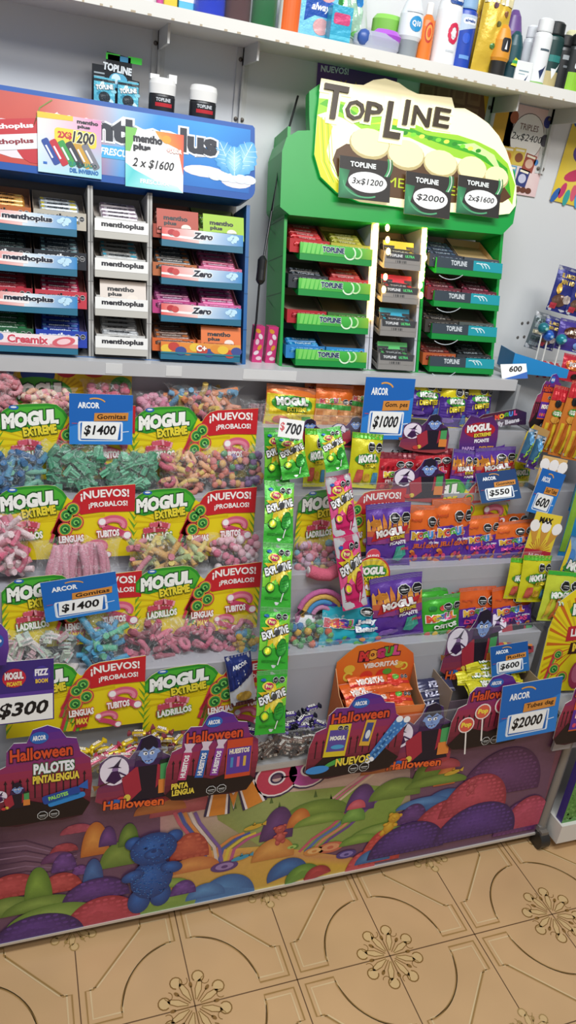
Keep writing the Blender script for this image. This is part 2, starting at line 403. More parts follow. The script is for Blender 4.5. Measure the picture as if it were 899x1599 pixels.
road([(590,1235),(560,1262),(530,1290),(500,1310),(480,1330)],['c85a70','5a72b6','d88a6a','6a4a90'],9,4)
road([(455,1290),(500,1268),(540,1235),(580,1205)],['d0a0a0','c86a8a','d8c0a8'],7,3)
DI=[0]
def dome(cx,cy,rx,ry,c,c2,knit=True,L=6,full=False,ang=0):
    DI[0]+=1; L=L+DI[0]*.012
    a=mp(cx,cy); s1=abs(mp(cx+rx,cy)[0]-a[0]); s2=abs(mp(cx,cy-ry)[1]-a[1])
    pts=[]
    for i in range(25):
        t=rad(0+(360 if full else 180)*i/24)
        pts.append((a[0]+s1*math.cos(t)*math.cos(rad(ang))-s2*math.sin(t)*math.sin(rad(ang)),a[1]+s2*math.sin(t)*math.cos(rad(ang))+s1*math.cos(t)*math.sin(rad(ang))))
    cv.fan(pts,(a[0]-s1*.15,a[1]+s2*(.2 if full else .55)),c,c2,L)
    if knit:
        rows=max(3,int(s2/.011)); 
        for j in range(rows):
            v=(j+.4)/rows; hw=s1*math.sqrt(max(0,1-v*v))*.93; nn=max(2,int(2*hw/.012))
            for i in range(nn):
                u=-hw+2*hw*(i+.5*(j%2)+.25)/nn
                cv.ell(a[0]+u,a[1]+v*s2*.95,.0052,.0034,mixc(c,c2,.45+.5*v) if (i+j)%3 else mixc(c,c2,.3+.5*v),L+.006,6)
# big candy logo letters of the picture (mostly behind the hanging cards)
for w_,c_,l_ in((.052,'2a2250',8),(.042,'efe6ea',8.2),(.032,'dd8a34',8.4)): cv.line(MP([(338,1272),(346,1222),(364,1250),(380,1214),(398,1256)]),w_,c_,l_)
for px,py,cc in((432,1214,'c23a5a'),(482,1200,'b84aa0')):
    q=mp(px,py)
    for w_,c_,l_ in((.04,'2a2250',8),(.032,'efe6ea',8.2),(.024,cc,8.4)): cv.arc(q[0],q[1],.030,0,360,w_,c_,l_,20)
GREEN,G2='5d7a32','8aa648'
for a in [(280,1270,45,48,'a84a5a','cf7a80',False,3),(250,1268,40,24,'b86a3c','d8925a',False,3),(120,1300,26,14,'a0405a','c05a70',True,4),(148,1335,22,52,'b8662e','e09a4c',False,5),(168,1320,14,30,'4a2a66','7a4a92',False,6),
 (100,1330,22,14,'8a3040','b84a58',True,5),(90,1345,26,16,'5a2a5a','7d4a80',False,5),(215,1340,36,20,GREEN,G2,False,4),(185,1352,30,38,GREEN,'88a04a',False,5),(200,1320,16,35,'4a6a2c','7f9a44',False,6),
 (145,1378,16,38,'2b4a86','4a78b8',False,7),(100,1360,20,30,'4a2a66','7a4ea0',True,5),(125,1365,13,15,'5a2a70','8452a0',True,6),(60,1405,22,52,'55782c','8aae48',False,7),(20,1400,48,36,'9a3038','c9545a',True,5),(95,1392,34,30,'9a3036','cf5a5c',True,6),
 (65,1420,60,22,GREEN,'8fae52',False,8),(15,1430,50,30,'5d7a34','8fa854',False,6),(150,1404,52,34,'3d1f5e','6f449a',True,9),(295,1340,30,40,'a03a34','cf6a50',True,5),(300,1360,42,22,'c07040','e09c58',False,5),
 (85,1442,75,32,'688a38','9cba5e',False,10),(160,1444,58,46,'9a2c3c','d05468',True,11),(60,1470,72,44,'33185a','66409a',True,12),(250,1425,75,34,'62863a','98b85a',False,10),
 (285,1395,20,22,'4a2470','7c52a8',True,11),(350,1405,45,40,'2f5f9e','5590cc',False,10),(320,1400,30,22,'3a6aa8','5f9ad4',False,10),(265,1385,30,14,'6d8e3c','9cb85c',False,9),
 (430,1310,25,50,'4a2a5e','6f4684',False,6),(425,1340,32,32,'c07c3e','e6ac5e',False,8),(448,1365,30,26,'23508e','3f7cc0',False,9,False,18),(472,1370,26,22,'4a7a30','7fae4a',False,10,False,18),(495,1368,20,18,'8f2a34','cc4a52',False,11,False,18),
 (465,1290,18,28,'b8622e','e0924c',False,6),(492,1275,50,26,GREEN,'85a048',False,5),(500,1285,40,16,'6a8a3a','9ab258',False,6),(560,1265,22,40,'4a2a66','70488e',False,6),(550,1282,18,22,'5a8a3a','8ab85a',False,7),(555,1262,14,14,'c04a5c','dd7080',False,8),
 (615,1245,38,30,GREEN,'86a24a',False,6),(665,1200,18,40,'a86a9a','4f7a3a',False,6),(665,1225,24,48,'4a6e2c','7d9e42',False,6),(692,1225,16,32,'b85e2e','e0904c',False,7),(600,1205,36,20,'b8663a','d8905a',False,4),(680,1225,46,16,GREEN,'8aa84c',False,7),
 (690,1262,36,30,'22508c','4580c0',False,8),(660,1258,40,14,'2f62a0','5a92cc',False,8),(715,1260,26,16,'607e34','92ae52',False,9),(600,1300,50,16,'6a8a3c','98b25c',False,8),(560,1316,30,14,'648a38','90b050',False,8),
 (640,1285,22,30,'41225c','6d4490',True,9),(690,1300,50,52,'8f2c3c','cc5068',True,10),(775,1240,60,70,'4a2250','74467c',True,8),(735,1268,48,58,'942f42','cf566c',True,11),(800,1300,30,48,'5a2a64','8a5296',True,9),
 (590,1345,30,50,'b03438','d85a58',True,9),(580,1345,26,20,'2c5c98','5590cc',False,9),(632,1330,55,46,'2f1658','5f3c98',True,13),(738,1306,58,52,'331a5a','63409a',True,13),(815,1290,32,46,'97304a','d0587a',True,12),(690,1200,26,16,'a03a4a','c85c6c',False,8),(560,1360,22,30,'b83a44','d8626a',True,8)]: dome(*a)
for (x,y,r,c,c2) in ((455,1322,13,'5a8a3a','a8c86a'),(490,1328,20,'d08a4a','e8b878'),(540,1333,20,'4a3a86','8a7ac0'),(350,1352,24,'5a3a7c','9c80b8'),(515,1322,26,'c86a50','e09a70')):
    a=mp(x,y); cv.ell(a[0],a[1],r*.0012,r*.0006,c,8,20); cv.ell(a[0],a[1]+.001,r*.0008,r*.0004,c2,9,16); cv.ell(a[0],a[1],r*.0003,r*.00018,c,10,10)
def bear(px,py,k,c,c2,L,ang=0):
    a=mp(px,py); cv.push(a[0],a[1],k,ang)
    def b(x,y,rx,ry,l,an=0):
        pts=[(x+rx*math.cos(rad(t))*math.cos(rad(an))-ry*math.sin(rad(t))*math.sin(rad(an)),y+rx*math.cos(rad(t))*math.sin(rad(an))+ry*math.sin(rad(t))*math.cos(rad(an))) for t in range(0,360,20)]
        cv.fan(pts,(x-rx*.2,y+ry*.3),c,c2,L+l)
    b(-.34,.78,.15,.15,0); b(.34,.8,.15,.15,0); b(-.2,-.62,.2,.3,0); b(.17,-.56,.19,.28,0); b(0,-.12,.37,.48,1); b(0,.58,.4,.38,2)
    b(-.33,.02,.2,.13,3,20); b(.33,.08,.2,.14,3,-15); b(0,.47,.16,.12,4)
    cv.ell(-.14,.63,.035,.03,c,L+5,8); cv.ell(.14,.64,.035,.03,c,L+5,8); cv.ell(0,.53,.05,.035,c,L+5,8)
    if k>.05:
        for q in range(420):
            x=R.uniform(-.5,.5); y=R.uniform(-.8,.95)
            if (x/.36)**2+((y+.12)/.46)**2<1 or (x/.38)**2+((y-.58)/.36)**2<1: cv.ell(x,y,.014,.012,c2 if q%2 else '4a86d0',L+5,5)
    cv.pop()
bear(237,1362,.112,'123a7c','2f6cc0',15); bear(437,1303,.03,'a03a3c','dc7068',9,8); bear(608,1287,.036,'c08a20','e8c040',10,-18); bear(735,1228,.028,'a03a4a','d06070',12,5)
for x,y in((375,1338),(705,1205),(395,1290)): q=mp(x,y); cv.push(q[0],q[1],.02,10); cv.ell(0,0,1,.3,'d0a838' if x>380 else '3a9ac0',12); cv.poly([(.8,0),(1.4,.35),(1.3,-.25)],'d0a838' if x>380 else '3a9ac0',12); cv.poly([(-.1,.2),(.2,.6),(.3,.2)],'d0a838' if x>380 else '3a9ac0',12); cv.pop()
# keep the print inside the panel
P2=[]
for pts,c,L in cv.P:
    if isinstance(c,list) and len(pts)>3 or all(1.03 and GX0<p[0]<GX1 and .036<p[1]<.371 for p in pts): 
        if isinstance(c,list) and len(pts)>3: pts=[(min(max(p[0],GX0),GX1),min(max(p[1],.036),.371)) for p in pts]
        P2.append((pts,c,L))
    else:
        q=clip(clip(clip(clip(pts,0,GX0,1),0,GX1,-1),1,.036,1),1,.371,-1)
        if len(q)>2: P2.append((q,mixc(c[0],c[1],.5) if isinstance(c,list) else c,L))
cv.P=P2
mb.canvas(cv,None,None,1.03,step=.0002); obj('front_panel',mb,'mural',g)
mb=gl(MB()); mb.box(GX0,GX1,1.026,1.03,.03,.036,'d8d4cc'); mb.box(GX0,GX1,1.026,1.046,.365,.38,'b9b9ba'); obj('edge_rail',mb,'metal',g)
# bottom bin and tiers
mb=gl(MB()); mb.box(GX0,GX1,1.045,1.14,.36,.378,'a4a4a8'); obj('bin_floor',mb,'plastic',g)
for k,(y,z) in enumerate(TIER):
    yb=TIER[k+1][0] if k<3 else 1.43; zb=TIER[k-1][1] if k else .37
    mb=gl(MB()); mb.box(GX0,1.10,y,y+.006,zb-.01,z,'aeaeb4'); mb.box(GX0,1.10,y+.006,yb,z-.008,z,'a8a8ae'); obj('tier',mb,'plastic',g)
    mb=gl(MB()); mb.box(.46,1.10,y-.004,y-.002,z-.03,z+.028,'e8eef2'); mb.box(.46,1.10,y-.0045,y-.0015,z+.026,z+.028,'f4f8fa'); obj('lip',mb,'acrylic',g)
mb=gl(MB()); mb.box(GX0,GX1-.01,1.024,1.026,.378,.455,'e8eef2'); mb.box(GX0,GX1-.01,1.0235,1.0265,.4535,.4555,'f8fafa'); obj('lip',mb,'acrylic',g)
mb=gl(MB()); mb.box(GX0,1.06,1.42,1.43,.9,1.04,'b2b2b6'); obj('back_panel',mb,'plastic',g)
mb=gl(MB()); mb.box(GX0,1.055,1.365,WY-.002,1.036,1.06,'c4c4c6')
for x0,x1 in((.16,.19),(.27,.3),(.42,.53),(-.1,-.02)): mb.box(x0,x1,1.3642,1.365,1.039,1.058,'dcdcdc')
obj('ledge',mb,'plastic',g)
mb=gl(MB()); mb.prism([(1.06,.70),(1.42,.70),(1.42,1.068),(1.06,1.068)],1.43,1.44,'b6b8ba'); mb.prism([(1.055,.9),(1.062,.9),(1.062,1.05),(1.055,1.05)],1.36,1.43,'a2a4a6'); obj('end_panel',mb,'plastic',g)
# leg and caster at the right end
mb=gl(MB()); p=[A(x,y,1.03) for x,y in((838,1302),(850,1302),(868,1240),(895,1160),(880,1160))]
mb.tube([(1.178,1.03,.05),(1.178,1.03,.2),(1.176,1.03,.4),(1.17,1.06,.55)],.011,'8f8d8a',10); mb.box(1.165,1.185,1.02,1.3,.045,.06,'8f8d8a'); obj('leg',mb,'metal',g)
mb=gl(MB()); mb.tube([(1.165,1.02,.022),(1.191,1.02,.022)],.022,'2a2826',14); mb.box(1.168,1.188,1.01,1.03,.03,.05,'77716a'); obj('caster',mb,'plastic',g)
# ---------------------------------------------------------------- gum racks standing on the ledge, leaning back
LEAN=rad(14); RY=1.385; RZ=1.06
def rack(name,x,label):
    r=empty(name,(x,RY,RZ),(-LEAN,0,0)); tag(r,label,'gum rack'); return r
ROWS=[.217,.150,.083,.0145]      # tray heights up the rack
STICK={}
def stick(ck,word,kind):
    "one flat packet of gum; shared mesh per colour"
    key=(ck,word,kind)
    if key in STICK: return STICK[key]
    base,txt,acc=ck; L=.066; h=.0125; d=.014
    mb=MB(); v=[];c=.0022
    sec=[(-d/2,-h/2+c),(-d/2+c,-h/2),(d/2-c,-h/2),(d/2,-h/2+c),(d/2,h/2-c),(d/2-c,h/2),(-d/2+c,h/2),(-d/2,h/2-c)]
    for x in(-L/2,-L/2+.003,L/2-.003,L/2):
        k=.55 if abs(x)==L/2 else 1; v+=[(x,p[0],p[1]*k+h/2) for p in sec]
    fs=[]
    for i in range(3): fs+=[(i*8+k,(i+1)*8+k,(i+1)*8+(k+1)%8,i*8+(k+1)%8) for k in range(8)]
    mb.add(v,[q[::-1] for q in fs]+[tuple(range(8)),tuple(range(31,23,-1))],base)
    cv=Cv(); cv.rect(-L*.47,-.0035,-L*.38,.0035,acc,0); cv.ell(L*.36,0,.006,.0036,acc,0,10)
    cv.text(word,-.002,0,.036,.0058,txt,1,.04,shear=.15 if kind else 0)
    mb.canvas(cv,lambda u,v,l:(u,-d/2-l,h/2+v)); mb.canvas(cv,lambda u,v,l:(u,v,h+l))
    o=obj('gum_packet',mb,'foil'); STICK[key]=[o,False]; return STICK[key]
def gumbox(rk,x0,x1,z0,carton,word,wcol,sticks,n,label,slabel,card=None,front=1,inside=None,kind=0,tall=.024):
    "an open cardboard display box on a tray with packets lying on its slope"
    M=Matrix.Translation(rk.location)@Matrix.Rotation(-LEAN,4,'X')
    w=x1-x0; ins=inside or mixc(carton,'8f7a66',.55)
    mb=MB(); t=.0008; dp=.08; zf=.012; zb=.062
    mb.prism([(-w/2,0),(w/2,0),(w/2,tall),(-w/2,tall)],0,t,carton,0,ins)
    cv=Cv(); cv.rect(-w/2,0,w/2,tall,carton,0)
    if word: cv.text(word,-w*.12,tall*.68,w*.62,tall*.36,wcol,1,.05)
    cv.octs(w*.3,tall*.66,w*.055,2,1); mb.canvas(cv)
    for sx in(-1,1):
        x=sx*(w/2-t/2); P=[(0,0),(dp,zb-.012),(dp,zb+.014),(dp*.3,tall+.006),(0,tall)]
        v=[(x-t/2,p[0],p[1]) for p in P]+[(x+t/2,p[0],p[1]) for p in P]
        mb.add(v,[(4,3,2,1,0)],carton if sx<0 else ins); mb.add(v,[(5,6,7,8,9)],ins if sx<0 else carton)
        mb.add(v,[(i,(i+1)%5,5+(i+1)%5,5+i) for i in range(5)],ins)
    mb.add([(-w/2,t,.004),(w/2,t,.004),(w/2,dp,zb),(-w/2,dp,zb)],[(0,1,2,3)],ins)
    mb.add([(-w/2,dp,zb-.012),(w/2,dp,zb-.012),(w/2,dp,zb+.014),(-w/2,dp,zb+.014)],[(0,1,2,3)],ins)
    loc=M@Vector(((x0+x1)/2,.004,z0+.004)); b=obj('gum_box',mb,'card',None,loc,(-LEAN,0,0)); tag(b,label,'gum box')
    sl=math.atan2(zb-.004,dp)
    S=stick(sticks,kind and 'TOPLINE' or 'mentho',kind)
    for i in range(n):
        s=.010+i*.0152; p=M@Vector(((x0+x1)/2+R.uniform(-.001,.001),.004+s*math.cos(sl),z0+.0055+.004+s*math.sin(sl)))
        rt=(-LEAN+sl,R.uniform(-.02,.02),R.uniform(-.03,.03)); sc=min(1,(w-.006)/.066)
        if not S[1]: o=S[0]; S[1]=True; o.location=p; o.rotation_euler=rt
        else: o=S[0].copy(); COL.objects.link(o); o.location=p; o.rotation_euler=rt
        o.scale=(sc,1,1); tag(o,slabel,'gum',slabel.replace(' lying',' packets lying'))
    if card:
        cc,w2,wc,cl=card; cw=w*.94; ch=.044
        cv=Cv(); cv.rect(-cw/2,0,cw/2,ch,cc,0); cv.text('mentho',-cw*.05,ch*.66,cw*.58,ch*.2,wc,1,.05); cv.text('plus',-cw*.18,ch*.42,cw*.3,ch*.2,wc,1,.05)
        None; cv.ell(cw*.2,ch*.3,cw*.12,ch*.14,'ead8cc',1); cv.octs(cw*.25,ch*.12,cw*.05,2,1)
        flat('display_flap',cv,R4(cw,ch),cl,'card',M@Vector(((x0+x1)/2+.004,.001,z0+.012)),(-LEAN+rad(-8),0,0),cc,t=.0009)
def shelftray(rk,x0,x1,z0,cvf,under,flap=None,mat='plastic'):
    mb=MB(); w=x1-x0; dp=.086
    P=[(-.006,-.009),(-.002,-.009),(dp,.034),(dp,.037),(.001,.001),(-.002,.0235),(-.006,.0235)]
    v=[(x0,p[0],p[1]+z0) for p in P]+[(x1,p[0],p[1]+z0) for p in P]; n=7
    mb.add(v,[tuple(range(n-1,-1,-1)),tuple(range(n,2*n))]+[(i,(i+1)%n,n+(i+1)%n,n+i) for i in range(n)],under)
    cv=Cv(); cvf(cv,w,.0235); mb.canvas(cv,lambda u,v2,l:(x0+u,-.0062-l,z0+v2))
    return obj('tray',mb,mat,rk)
GR=lambda c,w,h,a,b:c.poly([(0,0),(w,0),(w,h),(0,h)],[a,b,b,a],0)
def st_red(word,wc='1a1e30',right='2f86c4'):
    def f(c,w,h):
        c.poly([(0,.003),(w*.45,.001),(w*.45,h),(0,h)],['e0524c','f0c9c4','f4dcd8','dd5a56'],0); c.poly([(w*.45,.001),(w,.003),(w,h),(w*.45,h)],['d8e6f0',right,right,'eaf2f6'],0)
        c.poly([(0,h*.35),(w*.5,h*.25),(w*.5,h*.45),(0,h*.5)],'f6efec',1)
        c.text(word,w*.5,h*.6,w*.5 if len(word)>6 else w*.24,h*.5,wc,2,.05,shear=.0 if len(word)>6 else .25,out='f4f8fa',ow=.07)
        c.ell(w*.12,h*.65,.008,.006,'b8323a',1,12); c.ell(w*.17,h*.6,.007,.006,'c84a4a',2,12)
        for k in range(5): c.ell(w*(.83+.02*k),h*(.6+.12*math.sin(k*2)),.006,.004,'bfe0f2',2+k%2,8,40*k)
    return f
def st_cream(c,w,h):
    c.rect(0,.002,w,h,'f1dfe0',0); c.poly([(0,.002),(w,.002),(w,.009),(0,.006)],'d98a92',1); c.text('Creamix',w*.48,h*.6,w*.42,h*.6,'d04a5c',2,.04,out='fff4f4',ow=.06)
    for k in range(4): c.ell(w*(.05+.05*k),h*.7,.006,.006,('3f5fae','5a78c0')[k%2],2,10)
    c.ell(w*.85,h*.55,.02,.008,'d8626e',2,16,10); c.ell(w*.85,h*.55,.012,.005,'f4c8cc',3,16,10)
def st_white(c,w,h): c.rect(0,.003,w,h,'ecebe8',0); c.text('menthoplus',w*.52,h*.6,w*.8,h*.5,'26262c',1,.05)
def st_c(c,w,h):
    c.poly([(0,.002),(w,.002),(w,h),(0,h)],['e0782c','eaa23a','e8a848','e2803a'],0)
    for k in range(11): c.ell(w*(.07+.088*k),h*(.45+.2*math.sin(k*1.9)),.011,.008,('e8c040','c2453c','40508f','e09038')[k%4],1+k%3,12)
    c.text('C+',w*.5,h*.6,.02,h*.5,'f6f2ea',5,.05,out='c25a28')
    c.rect(0,.002,w,.005,'2a7a8a',4)
def st_green(c,w,h):
    c.poly([(0,.003),(w*.8,.003),(w*.8,h),(0,h)],['3fae3f','2f9a34','46b545','62c24c'],0); c.poly([(w*.8,.003),(w,.003),(w,h),(w*.8,h)],['2f9a34','7db034','8fc03c','46b545'],0)
    for k in range(5): c.poly([(w*(.03+.06*k),.004),(w*(.07+.06*k),.004),(w*(.1+.06*k),h),(w*(.05+.06*k),h)],'76cc5e',1)
    c.text('TOPLINE',w*.45,h*.62,w*.3,h*.45,'14245a',3,.05,out='d8eed8',ow=.06); c.arc(w*.68,h*.5,.012,-160,60,.003,'d8f0d0',2); c.arc(w*.78,h*.55,.01,-140,80,.003,'bfe6a8',2)
def st_teal(c,w,h):
    c.rect(0,.003,w*.55,h,'37434c',0); c.rect(w*.55,.003,w,h,'1f9aa8',0)
    c.text('TOPLINE',w*.33,h*.62,w*.24,h*.45,'c8d0d4',2,.04); 
    for k in range(3): c.arc(w*(.62+.05*k),h*.2,.014,20,110,.002,'d8f0f4',2)
    c.arc(w*.2,h*1.3,.05,-120,-50,.0015,'b8c0c4',1)
def railing(rk,x0,x1,col,hi=.30,d=.085):
    mb=MB(); mb.box(x0,x1,.012,.012+d,0,hi,col)
    for z in(.07,.138,.206): mb.box(x0-.0005,x1+.0005,.0115,.0125,z-.0012,z,mixc(col,'000000',.5))
    obj('upright',mb,'plastic',rk)
# ---- left rack
mr=rack('gum_rack',.19,'blue and grey gum rack with a red to blue leaf header, left on the ledge')
OX=.19
class _Off:  # rack-local x = x - OX
    pass
def lx(x): return x-OX
BL='1f5f9c'; GY='b4b2ae'
for x0,x1,c in((-.062,-.054,BL),(.1335,.1375,GY),(.1385,.1425,GY),(.2385,.2425,GY),(.2435,.2475,GY),(.426,.433,BL)): railing(mr,lx(x0),lx(x1),c)
mb=MB(); mb.box(lx(-.06),lx(.43),.097,.1,0,.33,'77706a'); mb.box(lx(-.06),lx(.43),.01,.1,-.004,.004,BL); obj('back_panel',mb,'plastic',mr)
for z in ROWS: pass
STRL=[st_red('menthoplus'),st_red('menthoplus'),st_red('menthoplus'),st_cream]
STRR=[st_red('Zero'),st_red('Zero'),st_red('Zero'),st_c]
UL='246a86'
for i,z in enumerate(ROWS):
    shelftray(mr,lx(-.05),lx(.113),z,STRL[i],UL); shelftray(mr,lx(.1435),lx(.2375),z+.003,st_white,'bdbab2'); shelftray(mr,lx(.262),lx(.416),z,STRR[i],UL)
    mb=MB(); mb.box(lx(-.05),lx(.133),.06,.095,z+.02,z+.028,BL); mb.box(lx(.248),lx(.426),.06,.095,z+.02,z+.028,BL); obj('tray_support',mb,'plastic',mr)
W_='eeeeee'; K_='15151a'
RK=[ # row, x0, x1, carton, word, wcol, (stick base, text, accent), n, where, colour words, flap
 (0,-.048,.038,'b8632c','mentho',K_,('c98a3a',K_,'e8c068'),5,'orange carton of gum packets','at the left edge of the top row'),
 (0,.042,.130,'b9b1a2','mentho',K_,('a9b0b4',K_,'e3d04a'),5,'grey carton of yellow tipped gum packets','on the top row'),
 (1,-.048,.038,'26262a','mentho',W_,('1f2a2c','8fa6a2','5a6a68'),5,'black carton of dark gum packets','at the left edge of the second row'),
 (1,.042,.130,'1c2028','mentho',W_,('3c4750','d8e0e4','9cc6cc'),5,'black carton of silver grey gum packets','on the second row'),
 (2,-.048,.038,'b02a38','mentho',K_,('a82838','f0c8cc','d84a58'),5,'red carton of red gum packets','at the left edge of the third row'),
 (2,.042,.130,'c23a48','mentho',K_,('b01e48','f4e6ea','f0d0d8'),5,'crimson carton of cherry gum packets','on the third row'),
 (3,-.048,.038,'235c38','mentho',W_,('1e5a34','d0e4d4','3a8a54'),5,'dark green carton of green gum packets','at the left edge of the bottom row'),
 (3,.042,.130,'2440a8','mentho',W_,('1c3a9a','e0e8f8','6aa0e0'),5,'bright blue carton of blue gum packets','on the bottom row')]
for r,x0,x1,cc,w,wc,st,n,lab,wh in RK:
    gumbox(mr,lx(x0),lx(x1),ROWS[r],cc,w,wc,st,n,lab+' '+wh,('%s gum packet lying in the %s'%(lab.split(' of ')[-1].replace(' gum packets','').replace('gum packets','light'),lab.split(' of ')[0]))+' '+wh.replace('at the left edge of','left on'),tall=.029)
for r,(cc,st,lab) in enumerate((('dedcda',('cfc6cc','3a3038','a890a0'),'lilac white'),('9a9a98',('8c8e8e','303436','49b0cc'),'grey'),('a9a29c',('c9c2b8',K_,'b89078'),'cream'),('b4b2ae',('a8aaac','2c2e32','d8dadc'),'silver'))):
    gumbox(mr,lx(.1465),lx(.2345),ROWS[r]+.003,'c6c4c0',None,K_,st,5,'grey carton of %s gum packets in the narrow middle column of the rack'%lab,'%s gum packet lying in the narrow middle column'%lab,card=None if r!=2 else ('dcd0c6','mentho',K_,'cream flap standing in the middle column of the blue rack'))
RK=[(0,.248,.330,'9c3c28',('6a3a30','c8a8a0','8a5a50'),'brick red','brown',('b0442e','m',K_,'brick red flap on the top tray of the rack')),(0,.334,.418,'7da32a',('4a7030','d8e8b8','9cc840'),'lime','green',('9cc22c','m',K_,'lime green flap on the top tray of the rack')),
 (1,.248,.330,'b4653a',('4a4a4c','e8e0d8','c87a4a'),'orange brown','black and white',None),(1,.334,.418,'c86a8c',('c2557e','f4dce6','e8a0bc'),'pink','pink',None),
 (2,.248,.330,'b83a7a',('8c3a6c','ecd4e4','d878a8'),'magenta','purple pink',None),(2,.334,.418,'c25a90',('c04a86','f6e2ee','f0b8d4'),'rose','rose',None),
 (3,.248,.330,'d0622a',('6e5046','d0c0b4','c8703c'),'orange','dull brown',None),(3,.334,.418,'d0682e',('a8582e','e8d0c0','d89060'),'tall orange','rust',('e0702c','m',K_,'orange flap on the bottom tray of the rack'))]
RN=('top','second','third','bottom')
for r,x0,x1,cc,st,lab,sl,card in RK:
    gumbox(mr,lx(x0),lx(x1),ROWS[r]+.002,cc,'mentho',K_,st,5,'%s carton on the %s tray right in the blue rack'%(lab,RN[r]),'%s gum packet lying in the %s carton'%(sl,lab),card=card,tall=.024)
# header sign of the left rack
hd=MB(); hw0,hw1,hz0,hz1=lx(-.075),lx(.437),.305,.436
out=[(hw0,hz0),(hw1-.02,hz0)]+[(hw1-.02+.02*math.cos(rad(a)),hz0+.02+.02*math.sin(rad(a))) for a in range(-80,1,20)]+[(hw1-.004,hz1-.004),(hw1-.008,hz1),(hw0,hz1)]
hd.prism(out,-.004,.06,'0f52a4'); 
cv=Cv(); z0,z1=hz0+.012,hz1-.008; a,b=hw0+.004,hw1-.012
cols=[(0,'b84a42','c8463a'),(.25,'c8584a','c0483e'),(.40,'d8948c','c05c54'),(.52,'a0c0dc','4f94d0'),(.66,'2490d8','1068ba'),(.85,'2a96e0','1470c4'),(1,'1a80d0','0f62b4')]
for (t0,c0,d0),(t1,c1,d1) in zip(cols,cols[1:]): cv.poly([(a+(b-a)*t0,z0),(a+(b-a)*t1,z0),(a+(b-a)*t1,z1),(a+(b-a)*t0,z1)],[d0,d1,c1,c0],0)
def cl(x,z,rx,rz,c,L,n=14,ang=0): cv.ell(lx(x),z,rx,rz,c,L,n,ang)
for x,z,rx,rz in((.02,.345,.05,.02),(.0,.365,.03,.02),(.34,.345,.04,.01),(.40,.335,.03,.012)): cl(x,z,rx,rz,'e6dde2',1)
cl(.045,.35,.03,.03,'c2303a',2); cv.line([(lx(.045),.38),(lx(.055),.41),(lx(.075),.425)],.002,'7a8a3a',3); 
cv.push(lx(.0),.372,1,10); cv.rrect(-.06,-.012,.06,.012,.005,'c23038',3); cv.text('menthoplus',0,0,.09,.01,'f4f0f0',4,.04); cv.pop()
cv.push(lx(.0),.348,1,10); cv.rrect(-.06,-.012,.06,.012,.005,'e8e4e8',4); cv.text('menthoplus',0,0,.09,.01,'8a2a34',5,.04); cv.pop()
cv.text('menthoplus',lx(.215),.387,.295,.052,'1c2230',3,.055,out='f3f4f6',ow=.06)
cv.rrect(lx(.15),.345,lx(.235),.366,.004,'3aa6dc',2); cv.text('FRESCURA+',lx(.19),.356,.07,.012,'f0f8fc',3,.03,shear=.2)
def leaf(x,z,ln,wd,an,c,c2,L):
    cv.push(lx(x),z,1,an); pts=[]
    for s in(1,-1):
        for k in range(13):
            t=k/12 if s==1 else 1-k/12
            pts.append((ln*t,s*(wd*math.sin(math.pi*min(1,t*.92+.06))**.8*(1 if k%2 else .86))))
    cv.fan(pts,(ln*.5,0),c,c2,L); cv.line([(0,0),(ln*.96,0)],.0013,'d8f0fa',L+.4)
    for k in range(1,6):
        for s in(1,-1): cv.line([(ln*k/7,0),(ln*(k/7+.16),s*wd*.72*math.sin(math.pi*k/7))],.0009,'c4e6f6',L+.4)
    cv.pop()
leaf(.395,.346,.062,.024,118,'3c98d6','8cccf0',2); leaf(.398,.346,.068,.026,62,'4aa4de','a4d8f4',3); leaf(.396,.345,.05,.018,92,'62b4e6','b8e2f8',4)
for k in range(5): cl(.36+.016*k,.34,.014,.008,'dcecf6',3+k%2)
hd.canvas(cv,None,None,-.004); obj('header',hd,'card',mr,bevel=.002)
# ---- right rack, lit
tr=rack('gum_rack',.755,'bright green gum rack with a glowing yellow lit header sign, right on the ledge'); OX=.755
G1='109a3c'
mb=MB(); mb.box(lx(.503),lx(.509),.012,.108,0,.45,G1); 
for z in(.075,.145,.215,.285,.355): mb.box(lx(.5025),lx(.5029),.014,.107,z,z+.0012,'0a6a2c')
for z in(.05,.12,.19,.26): mb.add([(lx(.5025),.06,z),(lx(.5025),.1,z+.02),(lx(.5025),.1,z+.0215),(lx(.5025),.06,z+.0015)],[(0,1,2,3)],'0a6a2c')
obj('side_panel',mb,'plastic',tr)
mb=MB(); mb.box(lx(1.0),lx(1.007),.012,.108,0,.31,G1); obj('side_panel',mb,'plastic',tr)
for x0,x1,c in((.690,.699,'c3c5ce'),(.701,.707,'c3c5ce'),(.806,.812,'c3c5ce'),(.814,.820,G1)): railing(tr,lx(x0),lx(x1),c)
mb=MB(); mb.box(lx(.505),lx(1.005),.105,.108,0,.3,'3a332c'); mb.box(lx(.505),lx(1.005),.01,.108,-.004,.004,'178a3c'); obj('back_panel',mb,'plastic',tr)
UG='0c8a3a'
def st_ultra(c,w,h):
    c.rect(0,.002,w,h,'8a8682',0)
    c.poly([(.004,.010),(w-.004,.010),(w-.002,h),(.002,h)],'3c3d40',1); c.text('TOPLINE',w*.3,h*.72,w*.36,h*.24,'d8dadc',2,.04); c.text('ULTRA',w*.68,h*.72,w*.26,h*.22,'5ad07a',2,.05)
    for k in range(7): c.rect(w*.3+k*.004,.003,w*.3+k*.004+.001+.0008*(k%3),.008,'3a3a3c',1)
